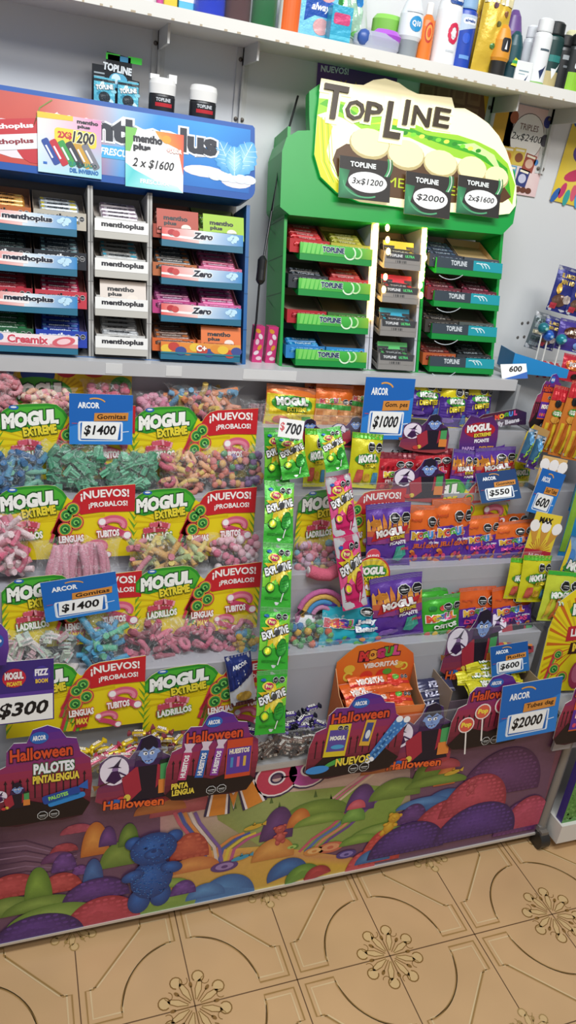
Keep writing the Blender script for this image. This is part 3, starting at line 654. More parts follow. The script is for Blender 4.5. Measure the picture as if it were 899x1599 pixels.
for i,z in enumerate(ROWS):
    shelftray(tr,lx(.531),lx(.687),z,st_green,UG); shelftray(tr,lx(.7145),lx(.799),z,st_ultra,'8a8682'); shelftray(tr,lx(.836),lx(.998),z,st_teal,UG)
    mb=MB(); mb.box(lx(.509),lx(.69),.06,.1,z+.02,z+.028,UG); mb.box(lx(.82),lx(1.0),.06,.1,z+.02,z+.028,UG); obj('tray_support',mb,'plastic',tr)
TK=[(0,.513,.597,'b01c24',('b8202a','f0c0bc','e04a48'),5,'red','red','red',None),(0,.600,.686,'b0a838',('8c8a2a','e8e6b0','c8c858'),4,'olive yellow','olive','olive yellow','8f8a3a'),
 (1,.513,.597,'2a2c34',('26282e','b8bcc4','6a7078'),3,'black','charcoal','black','6e6660'),(1,.600,.686,'b03034',('b02c30','f0c4c4','d86060'),4,'faded red','bright red','faded red','a85a54'),
 (2,.513,.597,'a81c28',('a01c2a','e8a0a4','d04050'),1,'nearly empty red','dark red','nearly empty red','8a7868'),(2,.600,.686,'3a6a30',('4a5a2a','b8c898','6a8a3a'),1,'nearly empty green','moss green','nearly empty green','7a6e60'),
 (3,.513,.597,'2a7ab8',('1f84c8','d0ecf8','68c0ec'),3,'blue','azure','blue','5a6470'),(3,.600,.686,'2a86c4',('2090d0','d8f0fa','70c8f0'),1,'nearly empty blue','sky blue','nearly empty blue','857c74')]
for r,x0,x1,cc,st,n,lab,sl,bl,ins in TK:
    gumbox(tr,lx(x0),lx(x1),ROWS[r]+.001,cc,None,W_,st,n,'%s carton of gum on the %s tray left in the green rack'%(lab,RN[r]),'%s gum packet lying in the %s carton of the green rack'%(sl,bl),inside=ins,kind=1,tall=.026)
for r,(acc,lab) in enumerate((('c8b83a','yellow marked'),('c82a3c','red marked'),('2aa0c0','cyan marked'),('58c06a','green marked'))):
    gumbox(tr,lx(.716),lx(.797),ROWS[r]+.001,'56524e',None,W_,('2c2c30','c8ccd0',acc),3,'dark carton of %s gum in the middle of the green rack'%lab,'%s black gum packet lying in the green rack'%lab,inside='8a7c6c',kind=1,tall=.022)
    M=Matrix.Translation(tr.location)@Matrix.Rotation(-LEAN,4,'X'); cw,ch=.07,.034
    cv=Cv(); cv.rect(-cw/2,0,cw/2,ch,'303236',0); cv.rect(-cw/2,ch*.72,cw/2,ch,acc,1); cv.ell(cw*.05,ch*.6,cw*.2,ch*.3,acc,2); cv.text('TOPLINE',-cw*.15,ch*.42,cw*.4,ch*.16,'c8ccd0',3,.04); cv.text('ULTRA',-cw*.2,ch*.2,cw*.26,ch*.13,acc,3,.04); cv.arc(cw*.25,ch*.1,.014,20,120,.0025,acc,3); cv.arc(cw*.3,ch*.05,.014,30,120,.002,'d0d4d8',3)
    flat('display_flap',cv,R4(cw,ch),'small dark %s flap standing in the middle of the green rack'%lab,'card',M@Vector((lx(.757),.012,ROWS[r]+.016)),(-LEAN-rad(12),0,0),'303236')
TK=[(0,.824,.905,'343a48',('2c3444','a8b8cc','5a6a88'),5,'navy','navy'),(0,.908,.996,'4a5058',('2c3444','a8b8cc','5a6a88'),0,'empty cream lined','none'),(1,.824,.905,'6a2a34',('5c1c2a','d0a0a8','a83a50'),4,'wine red','wine'),(1,.908,.996,'6a2a3a',('582030','d8b0b8','b85068'),4,'plum','plum'),
 (2,.824,.905,'3a3632',('2e2a28','b0a8a0','6a5a50'),4,'brown black','brown black'),(2,.908,.996,'545a58',('2a3030','a8b0b0','505a5a'),1,'nearly empty grey','ash'),(3,.824,.905,'b0562c',('6a2a26','d0a8a0','a04a40'),4,'rust orange','rust red'),(3,.908,.996,'33363a',('1e2022','a0a8ac','4a5054'),4,'charcoal','jet black')]
for r,x0,x1,cc,st,n,lab,sl in TK:
    gumbox(tr,lx(x0),lx(x1),ROWS[r]+.001,cc,None,W_,st,n,'%s carton of gum on the %s tray right in the green rack'%(lab,RN[r]),'%s gum packet lying in the %s carton'%(sl,lab),inside='c8a878' if not n else '8a7a6c',kind=1,tall=.026)
# lit header: green bubble housing, glowing printed face
mb=MB(); e0,e1=lx(.488),lx(1.022)
out=[(e0,.30),(e0+.02,.288),(e1-.03,.30),(e1-.005,.325),(e1,.37),(e1-.012,.43),(e1-.05,.445),(e0+.06,.445),(e0+.03,.44),(e0+.008,.425),(e0,.40)]
mb.prism(out,-.004,.085,'0f9a40')
mb.prism([(e0+.055,.44),(e0+.11,.44),(e0+.11,.515),(e0+.07,.528),(e0+.05,.512),(e0+.052,.47)],-.003,.022,'0f9a40'); obj('header',mb,'plastic',tr,bevel=.006)
so=[(.552,.46),(.556,.516),(.575,.531),(.645,.537),(.665,.549),(.69,.556),(.72,.553),(.74,.545),(.762,.540),(.84,.545),(.848,.527),(.872,.530),(.90,.522),(.93,.510),(.958,.49),(.98,.463),(.998,.43),(1.012,.395),(1.014,.36),(1.0,.342),(.97,.336),(.80,.326),(.65,.326),(.60,.338),(.565,.362),(.55,.40)]
so=[(lx(x),z) for x,z in so]
sg=MB(); sg.prism(so,-.012,-.004,'e9e3b4',0,'0f9a40')
cv=Cv(); S=lambda l:[(lx(x),z) for x,z in l]
cv.poly(so,'f0e6bc',0)
up=[(.552,.47),(.57,.478),(.62,.470),(.66,.452),(.70,.456),(.75,.458),(.80,.446),(.85,.436),(.90,.432),(.95,.412),(1.005,.36)]
cv.poly(S(up+[(1.008,.40),(.985,.44),(.95,.462),(.91,.472),(.86,.478),(.80,.476),(.75,.486),(.70,.488),(.64,.498),(.59,.502),(.555,.50)]),'86b82a',1)
cv.poly(S([(.68,.462),(.75,.468),(.82,.456),(.90,.446),(.95,.428),(1.0,.375),(.985,.43),(.93,.458),(.87,.468),(.79,.468),(.72,.482)]),'2f8f1c',1.3)
cv.poly(S([(.556,.49),(.60,.482),(.65,.466),(.66,.474),(.61,.495),(.57,.50)]),'4a9a1c',1.3); cv.poly(S([(.66,.470),(.70,.476),(.76,.475),(.72,.486)]),'c8d838',1.4); cv.poly(S([(.86,.46),(.93,.446),(.98,.41),(.95,.452),(.9,.468)]),'b8e08a',1.5)
for k in range(10): cv.ell(lx(.74+.019*k),.468-.0012*k-.0006*abs(k-5),.007,.004,('1f7a18','6ac02a','c0dc4a')[k%3],1.6,8,15)
cv.poly(S([(.553,.47),(.585,.455),(.575,.41),(.59,.37),(.62,.345),(.66,.33),(.60,.338),(.565,.362),(.55,.40)]),'b8b81e',1.2)
for k in range(5): cv.line(S([(.556+.006*k,.468),(.560+.006*k,.43),(.565+.006*k,.39),(.585+.008*k,.355)]),.0016,('e8e060','7fa818')[k%2],1.6)
mou=[(.588,.395),(.595,.415),(.615,.428),(.66,.43),(.75,.425),(.85,.418),(.93,.412),(.975,.40),(1.0,.375),(.98,.362),(.90,.352),(.80,.342),(.68,.342),(.62,.352),(.60,.368)]
cv.poly(S(mou),'4a3018',2)
for k,(x,z,rx,rz) in enumerate(((.665,.434,.044,.028),(.745,.424,.042,.028),(.825,.418,.04,.026),(.90,.416,.036,.026),(.96,.408,.03,.022))): cv.ell(lx(x),z,rx,rz,'a89868',2.5+k*.2,20); cv.ell(lx(x),z+.003,rx*.94,rz*.9,'e0d2a0',2.6+k*.2,18)
cv.text('TU MEJOR FRESCURA',lx(.81),.368,.32,.024,'a8b820',4,.0); 
sg.canvas(cv,None,None,-.012,step=.0002); fo=obj('sign_face',sg,'sign',tr,label='glowing yellow sign face')
lt=MB(); cv=Cv()
zz=.492; 
for t,x,w,h,dz in(('T',.585,.05,.060,.010),('O',.628,.040,.036,0),('P',.668,.036,.036,0),('L',.712,.036,.066,-.010),('I',.738,.010,.046,.007),('N',.772,.04,.036,.003),('E',.818,.036,.036,.005)):
    cv.text(t,lx(x),zz+dz+(x-.7)*.05,w,h,'f6eec2',0,.0,shear=.12,out='f6eec2',ow=.09); 
lt.canvas(cv,lambda u,v,l:(u,-.014-l,v)); obj('letter_backing',lt,'sign',tr)
for t,x,w,h,dz in(('T',.585,.05,.060,.010),('O',.628,.040,.036,0),('P',.668,.036,.036,0),('L',.712,.036,.066,-.010),('I',.738,.010,.046,.007),('N',.772,.04,.036,.003),('E',.818,.036,.036,.005)):
    c2=Cv(); c2.text(t,lx(x),zz+dz+(x-.7)*.05,w,h,'33230f',1,.02,shear=.12)
    lm=MB()
    for pts,c,L in c2.P: lm.prism(pts,-.019,-.0145,c)
    obj('letter',lm,'plastic',tr)
# glowing LED strips either side of the middle column
for x0,z0,z1 in((.697,.105,.300),(.8095,.19,.298)):
    mb=MB(); mb.box(lx(x0)-.003,lx(x0)+.003,.002,.012,z0,z1,'ffc65c')
    for k in range(int((z1-z0)/.012)): mb.ell((lx(x0),.001,z0+.006+k*.012),(.0035,.003,.004),'ffd98a')
    obj('light_strip',mb,'led',tr,label='glowing yellow light strip')
for x,z in((.716,.285),(.718,.262),(.721,.24),(.718,.19),(.716,.165),(.802,.27),(.806,.235),(.80,.18),(.803,.16)):
    mb=MB(); mb.ell((lx(x),-.008,z),(.005,.004,.007),'ffcf78'); obj('light_bead',mb,'led',tr,label='glowing bead of the light strip')
# price cards hung on the headers
def rackcard(rk,x,z,w,h,cvf,label,base,off=-.008,tilt=0,roll=0):
    M=Matrix.Translation(rk.location)@Matrix.Rotation(-LEAN,4,'X'); cv=Cv(); cvf(cv,w,h)
    flat('price_card',cv,R4(w,h),label,'price card',M@Vector((x,off,z)),(-LEAN+tilt,roll,0),base)
def pcm1(c,w,h):
    c.poly([(-w/2,0),(w/2,0),(w/2,h),(-w/2,h)],['bfe0ea','8fd4dc','e08ab8','efe6da'],0); c.poly([(-w/2,h),(w*.05,h),(w*.05,h*.92),(-w/2,h*.9)],'e8c23a',1)
    c.rrect(-w*.24,h*.5,w*.42,h*.78,.006,'f0d040',1); c.text('mentho',w*.28,h*.93,w*.34,h*.07,'23232c',2,.05); c.text('plus',w*.22,h*.84,w*.2,h*.07,'23232c',2,.05)
    c.text('2X$',-w*.08,h*.66,w*.22,h*.13,'c22a3a',2,.05); c.text('1200',w*.22,h*.66,w*.34,h*.2,K_,3,.03,shear=.15,out='f6eed0')
    for k,cc in enumerate(('2a4a9a','c02a3a','3a9a4a','3a3a44','c89a3a','7a7a84')):
        c.push(-w*.3+k*w*.125,h*.36,1,30); c.rrect(-.006,-.022,.006,.022,.003,cc,2+k%2); c.rect(-.004,-.01,-.001,.012,'e8e8ee',4); c.pop()
    c.text('SUPERALIADO',w*.2,h*.2,w*.44,h*.075,'1f8a7a',3,.05); c.text('DEL INVIERNO',w*.22,h*.09,w*.46,h*.075,'1f6ab0',3,.05); c.rect(-w*.42,h*.14,-w*.36,h*.18,'2a6ac0',2)
rackcard(mr,.103-.19,.308,.105,.095,pcm1,'pastel price card reading 2 x $1200 hung on the blue rack header','dfe6e8')
def pcm2(c,w,h):
    c.rect(-w/2,0,w/2,h,'f2f3f2',0); c.poly([(-w/2,h),(-w*.3,h),(-w*.42,h*.6),(-w/2,h*.6)],'7ac05a',1); c.poly([(0,h),(w/2,h),(w/2,h*.3),(w*.4,h*.75),(.1*w,h*.85)],['e89a3a','e0523a','d86a5a','e87a3a','f0b050'],1); c.poly([(-w/2,0),(w/2,0),(w*.4,h*.1),(0,h*.16),(-w*.35,h*.3),(-w/2,h*.4)],['6ad0d0','a8e0e0','d0f0f0','b0e8e8','58c8cc','8ad8d8'],1)
    c.ell(w*.2,h*.88,w*.08,h*.07,'e8a030',2); c.text('mentho',-w*.12,h*.84,w*.5,h*.14,'23232c',3,.06); c.text('plus',-w*.22,h*.68,w*.3,h*.14,'23232c',3,.06); c.text('+SABOR',w*.34,h*.7,w*.26,h*.08,'f4f0e8',3,.05,out='d8523a')
    c.text('2 x $1600',-w*.02,h*.42,w*.7,h*.17,K_,3,.015,shear=.25); c.text('FRESCURA',0,h*.12,w*.5,h*.08,'eef8f8',3,.04)
rackcard(mr,.248-.19,.302,.103,.098,pcm2,'white price card reading 2 x $1600 with orange corner hung on the blue rack header','f2f3f2')
def pct(price):
    def f(c,w,h):
        c.rect(-w/2,0,w/2,h,'33302f',0); c.poly([(-w/2,h*.7),(-w*.3,h*.68),(-w*.38,h*.3),(0,0),(-w/2,0)],['3a8a5a','2a5a40','4a9a6a','23302a','2a6a48'],1)
        for k in range(3): c.arc(w*.15+.004*k,h*.9,w*.3,-40,20,.0025,('4ab06a','c8e8d0','2a7a4a')[k],1,8)
        c.arc(0,h*.42,w*.42,180,300,.003,'58a878',2,12,ry=h*.36)
        c.text('TOPLINE',-w*.05,h*.83,w*.5,h*.13,'e8ecea',3,.04,out='1c1c1c'); c.ell(w*.05,h*.43,w*.38,h*.25,'f0f0ee',3,26); c.text(price,w*.05,h*.43,w*.6,h*.17,'17171a',4,.01,shear=.2)
    return f
rackcard(tr,lx(.655),.328,.11,.076,pct('3x$1200'),'dark price card reading 3 x $1200, leftmost on the lit sign','33302f',-.022,roll=rad(-1))
rackcard(tr,lx(.795),.312,.105,.08,pct('$2000'),'dark price card reading $2000 in the middle of the lit sign','33302f',-.024)
rackcard(tr,lx(.915),.327,.104,.074,pct('2x$1600'),'dark price card reading 2 x $1600, rightmost on the lit sign','33302f',-.022)
# cable and switch between the racks
pts=[A(465,150,1.56),A(437,250,1.50),A(424,330,1.47),A(412,400,1.43),A(405,440,1.42),A(400,500,1.41),A(396,530,1.41)]
cb=empty('power_cable',A(396,560,1.41)); tag(cb,'black power cable with an inline switch hanging left of the green rack','cable')
mb=MB(); mb.M=Matrix.Translation(-cb.location); mb.tube(pts,.0022,'17181a',8); obj('cord',mb,'plastic',cb)
p0=A(410,402,1.428);p1=A(406,442,1.418); mb=MB(); mb.M=Matrix.Translation(-cb.location); d=(p1-p0)
mb.tube([p0-d*.06,p0,p0+d*.1,p0+d*.5,p1-d*.1,p1,p1+d*.06],[.003,.006,.009,.0085,.009,.006,.003],'141518',10); obj('switch',mb,'plastic',cb)
# pink gum sticks packs standing beside the rack
for k,(px,lab) in enumerate(((401,'pink gum carton standing beside the blue rack'),(422,'pink gum carton standing against the green rack side'))):
    P,w,h=UP(px-9,px+9,503,560,1.42); cv=Cv(); w=.021
    cv.rect(-w/2,0,w/2,h,'d83c80',0)
    for q in range(6): cv.ell((-.003 if q%2 else .003),h*(.12+.15*q),.006,.004,('f4d0dc','f8e4ea','e8a03a')[q%3],1,10,30*q)
    mb=MB(); mb.box(-w/2,w/2,0,.02,0,h,'cf3a7a'); mb.canvas(cv); o=obj('gum_carton',mb,'foil',None,Vector((P.x,P.y,1.06)),(0,0,0),bevel=.001); tag(o,lab,'gum carton')
# ---------------------------------------------------------------- printed "extreme" gummy cards along the tier fronts
def spiral(c,x,y,r,L,ang=0):
    c.push(x,y,1,ang)
    c.rect(-r,-r*4.2,-r*.55,0,'c83a4a',L); c.rect(-r*.55,-r*4.2,-r*.2,0,'5aa83a',L); c.rect(-r*.2,-r*4.2,r*.05,0,'e8b83a',L)
    c.ell(0,0,r,r*1.05,'c23a4c',L+1,16); c.ell(0,0,r*.84,r*.9,'e0a83a',L+2,14); c.ell(0,0,r*.7,r*.75,'3f9a46',L+3,14); c.ell(.0,0,r*.5,r*.55,'1f5a2c',L+4,12); c.arc(0,0,r*.3,0,300,r*.2,'7cc860',L+5,10)
    c.pop()
def tubito(c,x,y,k,L):
    c.push(x,y,k); c.arc(0,0,.012,-30,200,.009,'d8607e',L,16,ry=.007); c.arc(0,-.001,.012,-30,200,.004,'e88aa0',L+1,16,ry=.007)
    c.line([(-.012,-.003),(.004,-.008),(.014,-.014)],.008,'cc4a6c',L); c.ell(-.013,.0035,.0052,.0052,'e88aa0',L+2,14); c.ell(-.013,.0035,.004,.004,'f6f2f2',L+3,14); c.ell(.016,-.014,.0058,.0055,'d8607e',L+2,14); c.ell(.0165,-.014,.0044,.0042,'f6f2f2',L+3,14); c.pop()
def bricks(c,x,y,k,L):
    for i,(dx,dy,a) in enumerate(((-.012,.0,8),(.008,-.002,-6),(-.002,.009,12),(.012,.008,-12),(-.014,-.010,0),(.006,-.012,5))):
        c.push(x+dx*k,y+dy*k,k,a); c.rect(-.010,-.0045,.010,.0045,('c24a5e','b03a4e','cf5a6c')[i%3],L); c.rect(.0065,-.0045,.010,.0045,'e8a0aa',L+1)
        for q in(-.006,-.001,.004): c.ell(q,.0045,.0018,.0012,'e08a98',L+1,6)
        c.pop()
def ext_art(c,w,h,cone=False):
    "artwork in the box 0..w x 0..h ; returns its outline"
    g=[(0,.80*h),(.05*w,.90*h),(.11*w,.965*h),(.2*w,.985*h),(.36*w,1.0*h),(.42*w,.985*h),(.47*w,.92*h),(.5*w,.84*h)]
    r=[(.535*w,.78*h),(.56*w,.86*h),(.6*w,.93*h),(.66*w,.96*h),(.8*w,.975*h),(w,1.0*h)]
    out=[(0,0),(w,0)]+r[::-1]+g[::-1]
    c.rect(0,0,w,.8*h,'e6cf1c',0)
    for k in range(22):
        a=rad(-85+k*8.5); c.poly([(.28*w,.5*h),(max(0,min(w,.28*w+.5*w*math.cos(a+math.pi/2))),max(0,min(.78*h,.5*h+.8*h*math.sin(a+math.pi/2)))),(max(0,min(w,.28*w+.5*w*math.cos(a+math.pi/2+.05))),max(0,min(.78*h,.5*h+.8*h*math.sin(a+math.pi/2+.05))))],'d2b414',1)
    for x0,lean in((.0,1),(1.0,-1),(.46,1)):
        for k in range(6):
            y=.05+.11*k; x=x0*w; c.poly([(x,h*y),(x+lean*w*.05,h*(y+.16)),(x,h*(y+.06))],'6aa02a',2)
    c.poly([p for p in g]+[(.46*w,.66*h),(.3*w,.70*h),(.1*w,.62*h),(0,.66*h)],'2f8f2c',3)
    c.poly([(p[0]*.96+.008*w,p[1]*.98-.002) for p in g]+[(.44*w,.69*h),(.3*w,.73*h),(.1*w,.655*h),(.01*w,.69*h)],'4cae34',4)
    c.text('MOGUL',.235*w,.80*h,.40*w,.2*h,'f6f6f0',6,.07,ang=7,out='1d5a24',ow=.07,shear=.1); c.text('EXTREME',.30*w,.655*h,.24*w,.12*h,'e8d43a',9,.06,ang=8,out='1d4a1c',ow=.06)
    c.ell(.12*w,.94*h,.035*w,.03*h,'2a66b4',6,12); c.ell(.12*w,.945*h,.022*w,.012*h,'e8eef4',7,8)
    c.poly(r+[(w,.63*h),(.75*w,.63*h),(.6*w,.60*h),(.565*w,.68*h)],'c4242c',5)
    c.text('¡NUEVOS!',.775*w,.855*h,.36*w,.135*h,'f6f2ee',7,.03,ang=3,arch=.12); c.text('¡PROBALOS!',.80*w,.725*h,.29*w,.09*h,'f6f2ee',7,.03,ang=3,arch=.1)
    for x,y,a in((.495,.60,18),(.565,.50,24),(.485,.41,14),(.54,.68,28)): spiral(c,x*w,y*h,.056*w,10,-a)
    bricks(c,.2*w,.42*h,w/.24*1.15,11); c.text('LADRILLOS',.21*w,.33*h,.23*w,.10*h,'f8f6f2',14,.05,ang=6,out='5a9a3a',ow=.08)
    c.text('LENGUAS',.53*w,.28*h,.18*w,.10*h,'f8f6f2',17,.05,ang=3,out='c2303a',ow=.08); c.poly([(.48*w,.21*h),(.59*w,.22*h),(.57*w,.06*h),(.5*w,.06*h)],'b82a34',16); c.text('MAX',.535*w,.15*h,.085*w,.09*h,'f0d44a',17,.06)
    for q in(-1,0,1): c.line([(.50*w+q*.025*w,.0*h),(.545*w+q*.012*w,.3*h)],.004*w/.24,('c23a4a','5aa83a','d8902a')[q+1],9)
    tubito(c,.84*w,.46*h,w/.24*1.55,11); c.text('TUBITOS',.80*w,.34*h,.17*w,.10*h,'f8f6f2',18,.05,ang=4,out='cc3a5a',ow=.08); tubito(c,.72*w,.16*h,w/.24*1.2,12)
    return out
EXT={}
def ext_card(x0,z0,w,h,y,label,roll=0,lean=-6,yaw=0):
    k=(round(w,2),round(h,2))
    if k not in EXT:
        cv=Cv(); out=ext_art(cv,*k); EXT[k]=flat('printed_card',cv,out,label,'display card',(x0,y,z0),(rad(lean),rad(roll),rad(yaw)),'e6cf1c')
        EXT[k]['group']='yellow printed gummy cards on the tiers'; return EXT[k]
    return dup(EXT[k],(x0,y,z0),(rad(lean),rad(roll),rad(yaw)),label)
def ext_px(l,r,t,b,y,label,dz=0,w_=0,w=.24,**k):
    P=A((l+r)/2,b,y); return ext_card(A(l,b,y).x,P.z+.004+dz,w,.138,y,label,**k)
for pr in ((-3,207,640,742,1.328,'yellow gummy card left of the first price sign in the top tier row'),(207,408,636,740,1.328,'yellow gummy card in the top tier row, right of the Gomitas sign'),
 (-5,203,762,875,1.258,'leftmost yellow gummy card in the second tier row'),(203,408,760,872,1.258,'yellow gummy card in the second tier row under green candy bags'),(458,640,758,865,1.258,'yellow gummy card in the second tier row between the hanging strips'),
 (5,212,897,1010,1.188,'yellow gummy card in the third tier row behind the tilted price sign'),(210,400,885,990,1.188,'yellow gummy card in the third tier row beside the green strip'),
 (10,222,1048,1160,1.112,'leftmost yellow gummy card in the lowest tier row'),(222,466,1030,1150,1.112,'yellow gummy card in the lowest tier row right of the red nuevos corner')):
    ext_px(*pr[:5],pr[5],dz={1.328:-.012,1.112:.024}.get(pr[4],0),w=.285 if pr[1]==466 else .24)
ext_card(A(640,850,1.258).x,.722,.24,.138,1.262,'yellow gummy card behind the second row packets on the right')
# ---------------------------------------------------------------- clear bags of loose gummies
def gum_shape(mb,kind,c,p,M,cols,r):
    if kind=='drop': mb.ell(p,(r,r,r*1.05),c,0,8,5,M)
    elif kind=='ring':
        n=10; pts=[Vector(p)+M@Vector((math.cos(6.283*i/n)*r*1.25,math.sin(6.283*i/n)*r*1.25,0)) for i in range(n+1)]; mb.tube(pts,r*.62,[c,cols[(cols.index(c)+1)%len(cols)]] if R.random()<.5 else c,6)
    elif kind=='tube':
        b=R.uniform(-1,1); pts=[Vector(p)+M@Vector((t*r*2.6,b*r*.9*(1-t*t),0)) for t in(-1,-.5,0,.5,1)]; mb.tube(pts,r*.68,c,7)
    elif kind=='rope':
        pts=[Vector(p)+M@Vector((math.sin(t*2.2)*r*.5,0,t*r*6)) for t in(-1,-.6,-.2,.2,.6,1)]; mb.tube(pts,[r*.8]*6,c,7)
    elif kind=='brick':
        s=r; mb.M=Matrix.Translation(p)@M.to_4x4(); mb.box(-s*1.3,s*1.3,-s*.7,s*.7,-s*.55,s*.55,c); mb.box(-s*1.3,s*1.3,-s*.71,s*.71,-s*.18,s*.18,cols[(cols.index(c)+1)%len(cols)]); mb.M=Matrix()
    elif kind=='bear':
        mb.ell(p,(r*.8,r*.6,r),c,0,8,5,M); mb.ell(Vector(p)+M@Vector((0,0,r*1.3)),(r*.6,r*.55,r*.6),c,0,7,4,M)
        for a in(-1,1): mb.ell(Vector(p)+M@Vector((a*r*.6,-.3*r,-r*.8)),(r*.35,r*.35,r*.5),c,0,6,4,M); mb.ell(Vector(p)+M@Vector((a*r*.5,0,r*1.9)),(r*.25,r*.2,r*.25),c,0,5,3,M)
def clear_bag(l,r_,t,b,y,kind,cols,label,n=46,gr=.0085,th=.045,lean=-14,roll=0,wm=1):
    y+=.012; P,w,h=UP(l,r_,t,b,y); h*=.86; rs=random.Random(l*7+b)
    e=empty('candy_bag',P,(rad(lean),rad(roll),rad(rs.uniform(-4,4)))); tag(e,label,'bag of gummies','clear bags of loose gummies')
    mb=MB(); st=R.getstate(); R.seed(l*3+t)
    for i in range(n):
        v=.08+.84*((i+.5)/n); v=min(.88,max(.07,v+R.uniform(-.08,.08))); prof=math.sqrt(max(.05,1-(2*v-1)**2))
        u=R.uniform(-.43,.43)*(.75+.25*prof); d=R.uniform(-.32,.25)*prof
        M=Euler((R.uniform(-.7,.7),R.uniform(-1.2,1.2),R.uniform(0,6.28))).to_matrix()
        if kind=='rope': M=Euler((R.uniform(-.1,.1),R.uniform(-.25,.25),0)).to_matrix(); v=.5; u=-.4+.8*(i+.5)/n; d=R.uniform(-.25,.2); hh=h*.42/6
        rr=gr*R.uniform(.85,1.15) if kind!='rope' else gr
        if kind=='rope':
            pts=[Vector((u*w*.8+math.sin(tt*2+i)*.003+tt*u*-.012,d*th,h*(.5+.42*tt))) for tt in(-1,-.6,-.2,.2,.6,1)]; mb.tube(pts,[rr*.7,rr*.8,rr*.85,rr*.85,rr*.8,rr*.5],cols[i%len(cols)],7); continue
        gum_shape(mb,kind,cols[R.randrange(len(cols))],(u*w,d*th,v*h),M,cols,rr)
    R.setstate(st)
    g_=obj('gummies',mb,'sugar',e); g_['kind']='stuff'
    # thin crinkled film pillow with a flared sealed top
    fm=MB(); nx,ny=12,12; 
    for side in(-1,1):
        v=[]
        for j in range(ny+1):
            q=j/ny
            for i in range(nx+1):
                s=2*i/nx-1; pr=(max(0,1-s**4))**.5*(max(0,1-(2*q-1)**4))**.5
                ww=w*(1.04-.10*math.sin(math.pi*q))*(1 if q<.9 else 1+.1*(q-.9)*10)
                ed=abs(s)==1 or j in(0,ny)
                v.append((s*ww/2+(0 if ed else rs.uniform(-.003,.003)),side*(th*.5*pr+.0015+(0 if ed else rs.uniform(-.003,.004))),h*(q*1.10-.02)+(rs.uniform(-.004,.004) if not ed else (rs.uniform(-.006,.006) if j==ny and side<0 else 0))))
        fs=[(j*(nx+1)+i,j*(nx+1)+i+1,(j+1)*(nx+1)+i+1,(j+1)*(nx+1)+i) for j in range(ny) for i in range(nx)]
        fm.add(v,fs if side<0 else [f[::-1] for f in fs],'f2f6f8',0,R.random()<2)
    obj('film',fm,'film',e)
    return e
PK=['d8708c','e08aa2','c85a7a']; MU=['d8a03a','c85a5a','5aa05a','4a7ab8','d8788c','e0d08a']
GNc=['5fae88','4f9c78','74bf98','468c6c']
for a in [(-30,28,572,640,1.36,'ring',['d8848e','e0a0a8'],'clear bag of pink rings at the far left of the top tier'),
 (38,118,604,660,1.355,'ring',['e8b08a','e89aa0','f2d8c0'],'clear bag of peach rings beside the yellow fruit poster'),
 (130,208,590,655,1.37,'drop',['cf5a72','d8708a'],'clear bag of deep pink gummies behind the Gomitas sign in the top tier'),
 (212,266,610,650,1.37,'drop',['e09ab0','d8809c'],'small clear bag of pink gummies right of the Gomitas sign'),
 (262,372,598,655,1.36,'tube',['d8885a','e8c86a','7aa8c8','d87a8a','e8a890'],'clear bag of multicoloured sugared worms on the top tier'),
 (376,424,622,668,1.365,'rope',['8a6a70','a07a80'],'clear bag of dull mauve ropes beside the orange packets'),
 (-25,72,700,768,1.29,'tube',['4a7aa8','5a98b8','7ab8a0','3f6a9a'],'clear bag of blue and green worms at the left edge of the second tier'),
 (70,166,688,770,1.29,'brick',GNc,'left of two clear bags of dark green gummies'),
 (158,250,700,770,1.285,'brick',GNc,'right of two clear bags of dark green gummies'),
 (246,334,700,768,1.29,'ring',['d88a7a','e0c070','c86a7a','e8b088'],'clear bag of warm coloured rings right of the green gummies'),
 (322,412,694,765,1.29,'drop',['5a9a6a','d87a6a','e0b06a','8a6aa0','d8888a'],'clear bag of sugared gum drops beside the green strip'),
 (-30,48,800,898,1.22,'tube',['e8a0b0','f2d8dc','d86a86'],'clear bag of pink and white twists at the left edge of the third tier'),
 (200,328,838,892,1.22,'tube',['e0cc7a','dcae6a','d88a9a','b8c890'],'clear bag of pale yellow and pink worms in the third tier'),
 (326,408,832,890,1.22,'drop',['e8b8c2','f0e0e4','d87a94'],'clear bag of pink and white kisses in the third tier'),
 (-20,130,984,1060,1.15,'brick',['d8b0b8','c8d4c0','e8dcd8','b8c8c0'],'clear bag of pastel striped bricks at the left of the fourth tier'),
 (186,292,968,1062,1.15,'tube',['cf6480','d87a92','a8606e'],'clear bag of pink sugared tubes left in the fourth tier'),
 (268,398,964,1060,1.15,'ring',['cc6a84','d8849a','b86a7c'],'clear bag of pink sugared rings beside the green strip'),
 (366,402,980,1030,1.15,'drop',['6aa860','5a9ac0','d8b04a'],'small clear bag of green and blue beans half behind the green strip'),
 (455,530,838,900,1.215,'drop',['7ab0c0','d8b85a','d87a8a','c8a0b8'],'clear bag of pastel gummies between the two strips'),
 (430,522,960,1030,1.145,'drop',['4a9a5a','d8603a','e0b03a','3a7ab0','6ab060'],'clear bag of jelly beans below the rainbow gummy')]:
    kw={}
    if a[5]=='drop': kw=dict(n=70,gr=.0075)
    if 'brick' in a[5]: kw=dict(n=60,gr=.0085)
    if a[5]=='rope': kw=dict(n=9,gr=.006)
    clear_bag(*a[:5],a[5],a[6],a[7],**kw)
clear_bag(55,190,840,905,1.215,'rope',['e09aae','e8aabb','d88ca2'],'clear bag of long pink ropes behind the tilted Gomitas sign',n=16,gr=.0085)
clear_bag(128,198,962,1060,1.14,'tube',['4a9ac4','5aaad0','6a8ac0','6ac09a'],'clear bag of bright blue twists in the fourth tier',n=40)
